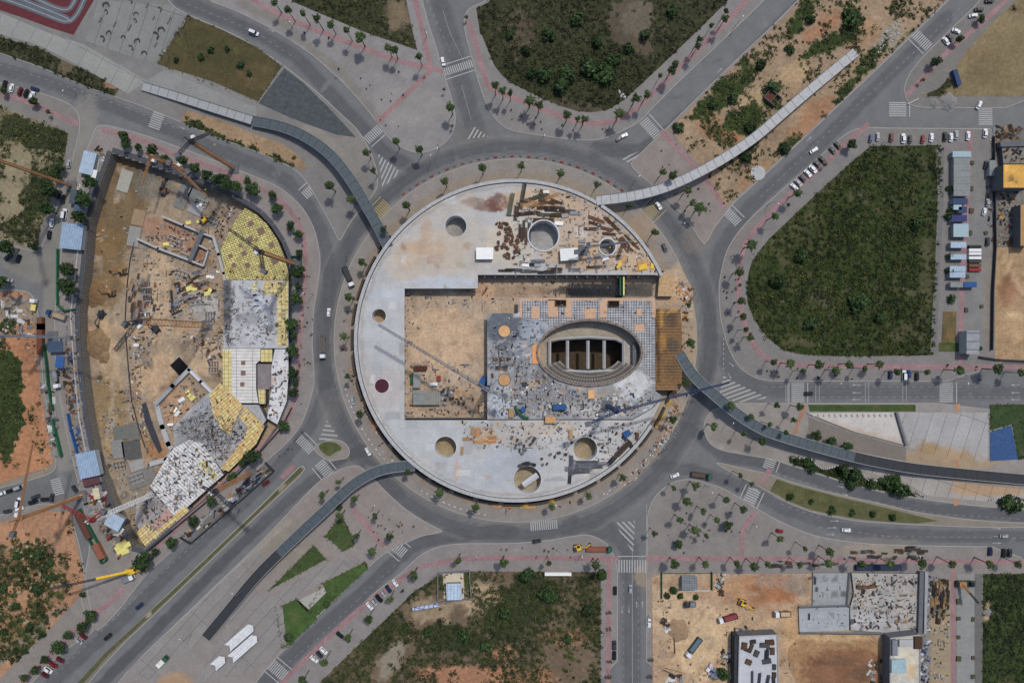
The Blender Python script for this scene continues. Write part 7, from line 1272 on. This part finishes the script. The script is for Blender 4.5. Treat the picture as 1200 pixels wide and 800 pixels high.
# spoil heap
def heap(px, py, z, r, h, label, m, seed=1):
    X0, Y0 = P(px, py, z); mb = MB(); rg = random.Random(seed); rings = 7; n = 26; b = 0; mb.v.append((0, 0, h))
    for i in range(1, rings + 1):
        for k in range(n): rr = r * i / rings * (1 + .1 * sin(k * 1.3 + seed) + rg.uniform(-.05, .05)); mb.v.append((rr * cos(2 * pi * k / n), rr * sin(2 * pi * k / n) * 1.15, h * (1 - (i / rings) ** 1.6) + rg.uniform(-.08, .08) * h * (i < rings)))
    for k in range(n): mb.f.append((0, 1 + k, 1 + (k + 1) % n))
    for i in range(rings - 1):
        for k in range(n): a = 1 + i * n + k; b_ = 1 + i * n + (k + 1) % n; mb.f.append((a, a + n, b_ + n, b_))
    tag(mb.build('spoil_heap', m, None, (X0, Y0, z)), label, 'heap')
hm = mat('spoil', (132,106,74), var=.3, scale=.6, bump=.3); heap(113,402,ZP,6.5,2.6,'large brown spoil heap at the left of the excavation',hm); heap(112,345,ZP,5.5,1.8,'flat dark spoil heap above the large one',mat('spoil_dark', (120,92,60), var=.3, scale=.6, bump=.3),3); heap(122,418,ZP,3,1.2,'small clod heap at the foot of the large spoil heap',hm,5); heap(1112,120,.15,4,1.5,'grey rubble heap beside the upper right street',mat('rubble', (128,126,122), var=.35, scale=1.5, bump=.3),6); heap(1095,121,.15,2.2,1.0,'small pale rubble heap left of the larger one',mat('rubble', (128,126,122)),8); heap(795,738,.2,5,1.0,'brown soil heap beside the bottom south road',mat('spoil_tan', (150,122,92), var=.3, scale=.8, bump=.3),9); heap(1158,717,.17,1.8,.5,'pale stone heap in the lower right green lot',mat('rubble', (128,126,122)),10)
# west yard strip
clutter('yard_bundle', 'bundle', 'building material bundle in the yard strip left of the pile wall', 'bundles in the west yard strip', scat([(72,400),(86,400),(90,450),(96,500),(104,530),(92,528),(84,500),(76,450)], 90), .2, mk_bundle, [woodd, rust, wood, steel_d, bluem, greym], size=(.8, 1.7))
clutter('yard_bundle', 'bundle', 'building material bundle in the southern yard tip below the blue roofs', 'bundles in the southern yard tip', scat([(96,588),(118,570),(140,600),(150,640),(140,655),(122,625),(108,600)], 90), .2, mk_bundle, [woodd, rust, steel_d, greym, redm, whitem, wood], size=(.8, 1.6)); clutter('yellow_stack', 'stack', 'yellow board stack in the southern yard tip', 'yellow stacks in the southern yard tip', [(139,641,28),(143,637,28),(146,642,28),(149,638,28),(142,645,28),(147,646,25)], .2, mk_sheets, [yform], size=(1.5, 2.1))
clutter('yard_bundle', 'bundle', 'building material bundle inside the hoarded yard on the southwest road', 'bundles in the hoarded southwest yard', scat([(214,628),(222,634),(262,600),(318,552),(308,546),(262,585)], 60), .2, mk_bundle, [woodd, steel_d, greym, steel_b, wood, whitem], size=(.8, 1.8), ang=35)
clutter('yard_bundle', 'bundle', 'building material bundle between the huts of the upper west yard', 'bundles in the upper west yard', scat([(88,215),(100,215),(96,262),(84,262)], 30) + scat([(112,172),(126,172),(120,195),(114,190)], 18), .2, mk_bundle, [whitem, greym, woodd, steel_d, wood], size=(.6, 1.4))
clutter('debris_piece', 'debris', 'debris piece in the messy strip at the left edge', 'debris at the left edge', scat([(0,345),(35,345),(38,395),(0,395)], 40) + scat([(50,450),(62,450),(70,530),(62,530)], 26), .2, mk_bundle, [greym, whitem, woodd, concd], size=(.5, 1.3))
# southeast site
ZS = 1.25
clutter('steel_bundle', 'bundle', 'dark bundle lying about the big grey southeast deck', 'bundles on the big southeast deck', scat([(1000,673),(1074,674),(1073,738),(1000,735)], 80), ZS, mk_bundle, [steel_d, woodd, rust, greym, wood], size=(.6, 1.5))
clutter('angle_beam', 'beam', 'dark angled beam lying on the big grey southeast deck', 'angled beams on the southeast deck', [(1046,683,40),(1060,682,40),(1068,682,-40),(1058,697,0),(1044,711,10),(1054,710,-10),(1066,711,35),(1067,725,40),(1053,725,90),(1041,730,-60),(1020,732,90),(1026,733,30),(1025,685,85),(1024,695,-80),(1010,693,90),(998,728,90),(955,680,88),(957,690,86),(948,722,90),(952,676,20)], ZS, bars4, [steel_d, concd]); clutter('rust_crate', 'crate', 'small rusty crate in the level row on the southeast deck', 'rusty crates on the southeast deck', [(1005,687,0),(1009,687,0),(1013,687,0),(1018,687,0),(1022,686,0)], ZS, mk_block, [rust], size=(1.3, 1.6))
clutter('formwork_stack', 'stack', 'dark formwork stack on the pale deck building at the bottom', 'dark stacks on the pale deck building', [(882,751,5),(872,756,80),(876,761,-20),(880,758,70),(886,765,65),(877,775,-25),(895,755,0),(905,762,88),(907,781,88),(907,790,88),(898,774,10),(902,752,0)], 6.55, mk_sheets, [darkm, woodd], size=(1.7, 2.4)); clutter('steel_beam', 'beam', 'dark beam standing out on the lower part of the pale deck building', 'beams on the pale deck building', [(881,796,90),(889,798,84),(899,797,78),(907,800,-85),(899,765,85),(897,768,88)], 6.55, bars7, [steel_d])
clutter('yard_bundle', 'bundle', 'dark bundle in the material strip left of the right hand pink path', 'bundles in the right hand material strip', scat([(1090,680),(1112,680),(1112,718),(1098,730),(1091,722)], 70), .22, mk_bundle, [darkm, woodd, steel_d, wood], size=(.8, 1.7), ang=85); clutter('yard_bundle', 'bundle', 'scrap bundle between the pale walkway and the material strip', 'scrap beside the pale walkway', scat([(1080,745),(1088,745),(1087,800),(1080,800)], 30) + scat([(1084,672),(1090,672),(1089,740),(1085,740)], 22), .22, mk_bundle, [greym, steel_d, bluem, whitem], size=(.6, 1.3))
clutter('site_pallet', 'pallet', 'pallet or plank lying on the dirt of the southeast site', 'pallets on the southeast dirt', scat([(838,672),(848,672),(846,696),(840,690)], 24) + scat([(845,760),(856,760),(856,778),(846,778)], 20) + scat([(858,738),(870,735),(905,740),(880,743)], 18) + scat([(776,725),(784,725),(784,738),(778,738)], 14) + scat([(776,792),(800,790),(800,800),(776,800)], 12) + scat([(1018,772),(1036,772),(1036,800),(1018,800)], 20), .22, mk_bundle, [greym, woodd, whitem, darkm], size=(.6, 1.5)); clutter('white_bag', 'bag', 'white bulk bag in the pile beside the round tree of the southeast site', 'bulk bags in the southeast site', [(829,783),(833,781),(837,784),(831,787),(835,789),(840,787),(838,791),(832,778)], .22, mk_pallet, [whitem, mat('lilac_bag', (190,180,196))], size=(1.3, 1.7))
clutter('steel_pipe', 'pipe', 'dark pipe lying on the dirt near the bottom south road', 'pipes on the southeast dirt', [(790,745,88),(790,756,92),(791,785,-15),(788,789,-25)], .22, mk_bars(9, 2), [rust, steel_d])
clutter('yard_bundle', 'bundle', 'scrap bundle along the fence of the upper right building site', 'scrap at the upper right site', scat([(1163,148),(1198,150),(1198,165),(1168,166)], 40) + scat([(1168,226),(1196,224),(1192,286),(1170,286)], 50) + scat([(1155,185),(1166,160),(1166,290),(1160,290)], 26), .22, mk_bundle, [steel_d, woodd, greym, wood, rust], size=(.7, 1.6)); clutter('loose_timber', 'timber', 'loose beam on the slabs of the upper right building site', 'beams on the upper right slabs', scat([(1177,174),(1199,172),(1199,190),(1177,190)], 20), 3.02, mk_bundle, [steel_d, woodd, wood], size=(.7, 1.5))
clutter('planter_box', 'planter', 'dark square planter beside the long hut row at the right', 'planters beside the hut row', [(1139,191),(1138,221),(1138,247),(1136,273),(1155,273),(1157,230),(1132,363),(1150,359),(1133,324),(1123,704),(1123,724),(1123,746),(1123,771),(1140,683),(1140,725),(1140,770),(1140,792)], .2, lambda i: MB().box(0, 0, 0, 1.9, 2.2, .6), [mat('planter', (76,72,52), var=.4, scale=2)], size=(.8, 1.1), ang=0)
clutter('material_pile', 'pile', 'building material pile on the pavement above the southeast decks', 'material piles above the southeast decks', scat([(990,645),(1085,645),(1085,655),(990,655)], 36) + scat([(1050,640),(1080,640),(1080,650),(1052,650)], 22) + scat([(900,656),(1000,657),(1000,664),(900,664)], 26), .2, mk_bundle, [darkm, woodd, greym, steel_d], size=(.6, 1.5), ang=0)
clutter('white_stone', 'stone', 'pale stone in the scrub of the lower left lot', 'pale stones in the scrub', scat([(10,630),(70,640),(75,690),(30,730),(0,720)], 40) + scat([(640,60),(760,10),(780,60),(720,100)], 0) + scat([(1030,18),(1060,22),(1040,60),(1028,68),(1038,40)], 50) + [(728,110),(732,113),(730,108)], .15, lambda i: heapmesh(i), [concw, concd, conc], size=(.4, 1.2)) if 0 else None
def mk_stone(i):
    m = MB(); n = 7; rg = random.Random(i)
    o_ = [((.7 + rg.random() * .4) * cos(2 * pi * k / n), (.7 + rg.random() * .4) * sin(2 * pi * k / n)) for k in range(n)]; return loft(m, [(o_, 0), ([(x * 1.05, y * 1.05) for x, y in o_], .3), ([(x * .6, y * .6) for x, y in o_], .7)])
clutter('pale_stone', 'stone', 'pale stone lying in the scrub of the lower left lot', 'pale stones in the lower left scrub', scat([(10,630),(70,640),(75,690),(30,730),(0,720)], 46), .15, mk_stone, [mat('tan_stone', (150,136,112)), soil, mat('tan_stone', (150,136,112))], size=(.4, 1.2)); clutter('pale_stone', 'stone', 'pale stone in the rubble line beside the upper northeast road', 'rubble stones on the northeast strip', scat([(1045,24),(1060,26),(1050,44),(1030,64),(1024,72),(1034,44)], 60), .15, mk_stone, [conc, greym, mat('tan_stone', (150,136,112))], size=(.2, .7)); clutter('pale_stone', 'stone', 'pale stone at the south rim of the scrub north of the roundabout', 'stones at the northern scrub rim', [(726,108),(730,111),(732,114),(728,113)], .15, mk_stone, [conc], size=(.7, 1.0))

MUT = [woodd, greym, concd, greym, steel_d, steel_g, conc, conc, mat('dun_board', (140,124,104), obvar=.2), mat('dun_board', (140,124,104))]
def fine(poly, n, z, s0=.25, s1=.7, mats=MUT, av=()):
    for p in scat(poly, n, av):
        m_ = random.choice((mk_block, mk_bundle, mk_bundle, mk_pallet, mk_sheets))(0) if random.random() < .8 else mk_bars(random.uniform(3, 8), 3)(0)
        s_ = random.uniform(s0, s1); a_ = random.choice((0, pi / 2, 0, pi / 2, .3)) + random.uniform(-.08, .08); X0, Y0 = P(p[0], p[1], z)
        REST['loose_timber'].append(([(X0 + (x * cos(a_) - y * sin(a_)) * s_, Y0 + (x * sin(a_) + y * cos(a_)) * s_, z + q * s_) for x, y, q in m_.v], m_.f, random.choice(mats)))
fine([(614,222),(690,225),(765,300),(770,318),(600,320),(598,250)], 420, Z7, av=AV); fine([(574,400),(635,440),(700,466),(764,466),(740,488),(576,488)], 520, 6.95, av=RX); fine([(578,372),(634,372),(632,430),(578,430)], 120, 6.95, av=RX); fine([(540,494),(762,494),(735,525),(690,556),(640,530),(550,525)], 260, Z7, .2, .55, av=AV)
fine([(609,352),(766,352),(766,378),(740,384),(700,370),(640,376),(609,370)], 70, 6.98, .2, .45); fine([(484,420),(545,425),(566,488),(478,488)], 130, .2); fine([(476,342),(768,330),(768,346),(610,347),(570,362),(480,360)], 110, .2)
fine([(262,330),(336,330),(336,406),(262,406)], 150, ZD); fine([(203,503),(245,465),(283,476),(300,490),(262,550),(236,520)], 460, -1.25); fine([(160,595),(176,573),(203,528),(236,522),(258,552),(205,604),(172,632)], 300, -.95); fine([(318,428),(335,412),(334,465),(324,492),(312,490)], 60, -1.05)
fine([(150,285),(262,240),(262,320),(258,420),(232,425),(205,400),(150,385)], 620, ZP); fine([(150,390),(178,395),(178,430),(152,440)], 90, ZP); fine([(150,440),(166,440),(186,530),(206,600),(160,630),(128,560),(112,490),(130,480)], 420, ZP); fine([(186,475),(222,440),(245,462),(205,500),(196,520)], 110, ZP); fine([(105,260),(140,200),(220,210),(150,280),(140,380),(105,380)], 60, ZP)
fine([(1000,673),(1074,674),(1073,738),(1000,735)], 240, 1.25); fine([(938,673),(994,673),(994,737),(938,737)], 50, 1.05, .2, .45); fine([(766,700),(850,705),(935,745),(930,798),(866,742),(850,798),(766,798)], 130, .2, .2, .6); fine([(1080,672),(1112,680),(1112,798),(1080,798)], 160, .25)
fine([(68,300),(92,300),(92,400),(100,500),(122,580),(150,640),(140,655),(96,590),(76,470),(68,400)], 320, .2); fine([(1160,150),(1198,150),(1198,288),(1166,288)], 160, .2); fine([(786,322),(812,335),(812,470),(790,520),(740,566),(760,530),(795,460),(800,370)], 240, .2, .2, .55); fine([(0,340),(38,345),(48,440),(68,540),(60,545),(40,440),(30,400),(0,395)], 130, .2, .25, .6)
fine([(205,635),(262,598),(320,552),(308,546),(262,583),(222,620)], 130, .2); fine([(412,330),(418,330),(424,450),(476,548),(600,594),(600,604),(460,550),(412,450)], 160, .2, .2, .5); fine([(1150,60),(1198,20),(1198,110),(1110,108)], 0, .2)
# low foundation walls and rebar mats in the pit
for i_, (x, y, w_, l_, a_) in enumerate(((213,322,14,9,-20),(228,352,16,10,10),(172,345,9,16,3),(170,372,10,12,3),(250,260,12,10,-25),(236,238,14,8,-25),(205,282,16,9,-22),(160,560,16,10,20),(140,545,12,10,10),(250,430,10,14,0),(215,300,8,6,-22),(246,372,10,14,0))):
    X0, Y0 = P(x, y, ZP + .6); r = tag(empty('foundation_grid', (X0, Y0, ZP), R(a_)), 'low foundation grid of thin walls on the excavation floor', 'foundation', 'foundation grids on the excavation floor'); w_ *= .42; l_ *= .42
    for k in range(4): MB().box(-w_ / 2 + w_ * k / 3, 0, 0, .3, l_, .7).build('cross_wall', concd, r)
    for k in range(3): MB().box(0, -l_ / 2 + l_ * k / 2, 0, w_ + .3, .3, .72).build('long_wall', conc, r)
gv = []
for k in range(900):      # tufts and worn weeds breaking the edges of the lawns
    for pl in ([(381,628),(400,604),(408,618),(416,638),(402,646),(390,635)], [(315,691),(367,639),(382,655)], [(378,683),(428,658),(431,666),(375,718),(361,715)], [(323,713),(348,701),(372,724),(340,755),(330,758)], [(1160,474),(1199,474),(1199,535),(1193,538),(1186,497),(1160,504)], [(184,75),(220,19),(300,55),(330,78),(302,119)]):
        if k % 9 == 0:
            i_ = random.randrange(len(pl)); a_, b_ = pl[i_], pl[(i_ + 1) % len(pl)]; t_ = random.random(); gv.append(P(a_[0] + (b_[0] - a_[0]) * t_ + random.gauss(0, .8), a_[1] + (b_[1] - a_[1]) * t_ + random.gauss(0, .8)))
        if k % 14 == 0: gv += [P(*q_) for q_ in scat(pl, 1)]
gv = np.array(gv); Vq, C = leaves(np.column_stack([gv, np.full(len(gv), .2)]), RNG.uniform(.25, .75, len(gv)), 12, .2, [lin(c_) for c_ in ((58,78,38),(72,86,44),(92,88,56),(50,66,34))]); tag(mesh_quads('grass_tufts', Vq, C, leaf), 'grass tufts along and across the lawns', 'grass', kind='stuff')
for nm, lab, ct in (('loose_timber', 'finer scrap timber and boards strewn over all the building sites', 'scrap'), ('yard_bundle', 'smaller building material heaped between the bundles of the yards', 'material')):
    V, F, MI, ms = [], [], [], []
    for v, f_, m_ in REST[nm]:
        if m_ not in ms: ms.append(m_)
        n = len(V); V += v; F += [tuple(n + i for i in t) for t in f_]; MI += [ms.index(m_)] * len(f_)
    me = bpy.data.meshes.new('scattered_scrap'); me.from_pydata(V, [], F); [me.materials.append(m_) for m_ in ms]; me.polygons.foreach_set('material_index', MI); me.update()
    o = bpy.data.objects.new('scattered_scrap', me); SC.collection.objects.link(o); tag(o, lab, ct, kind='stuff')
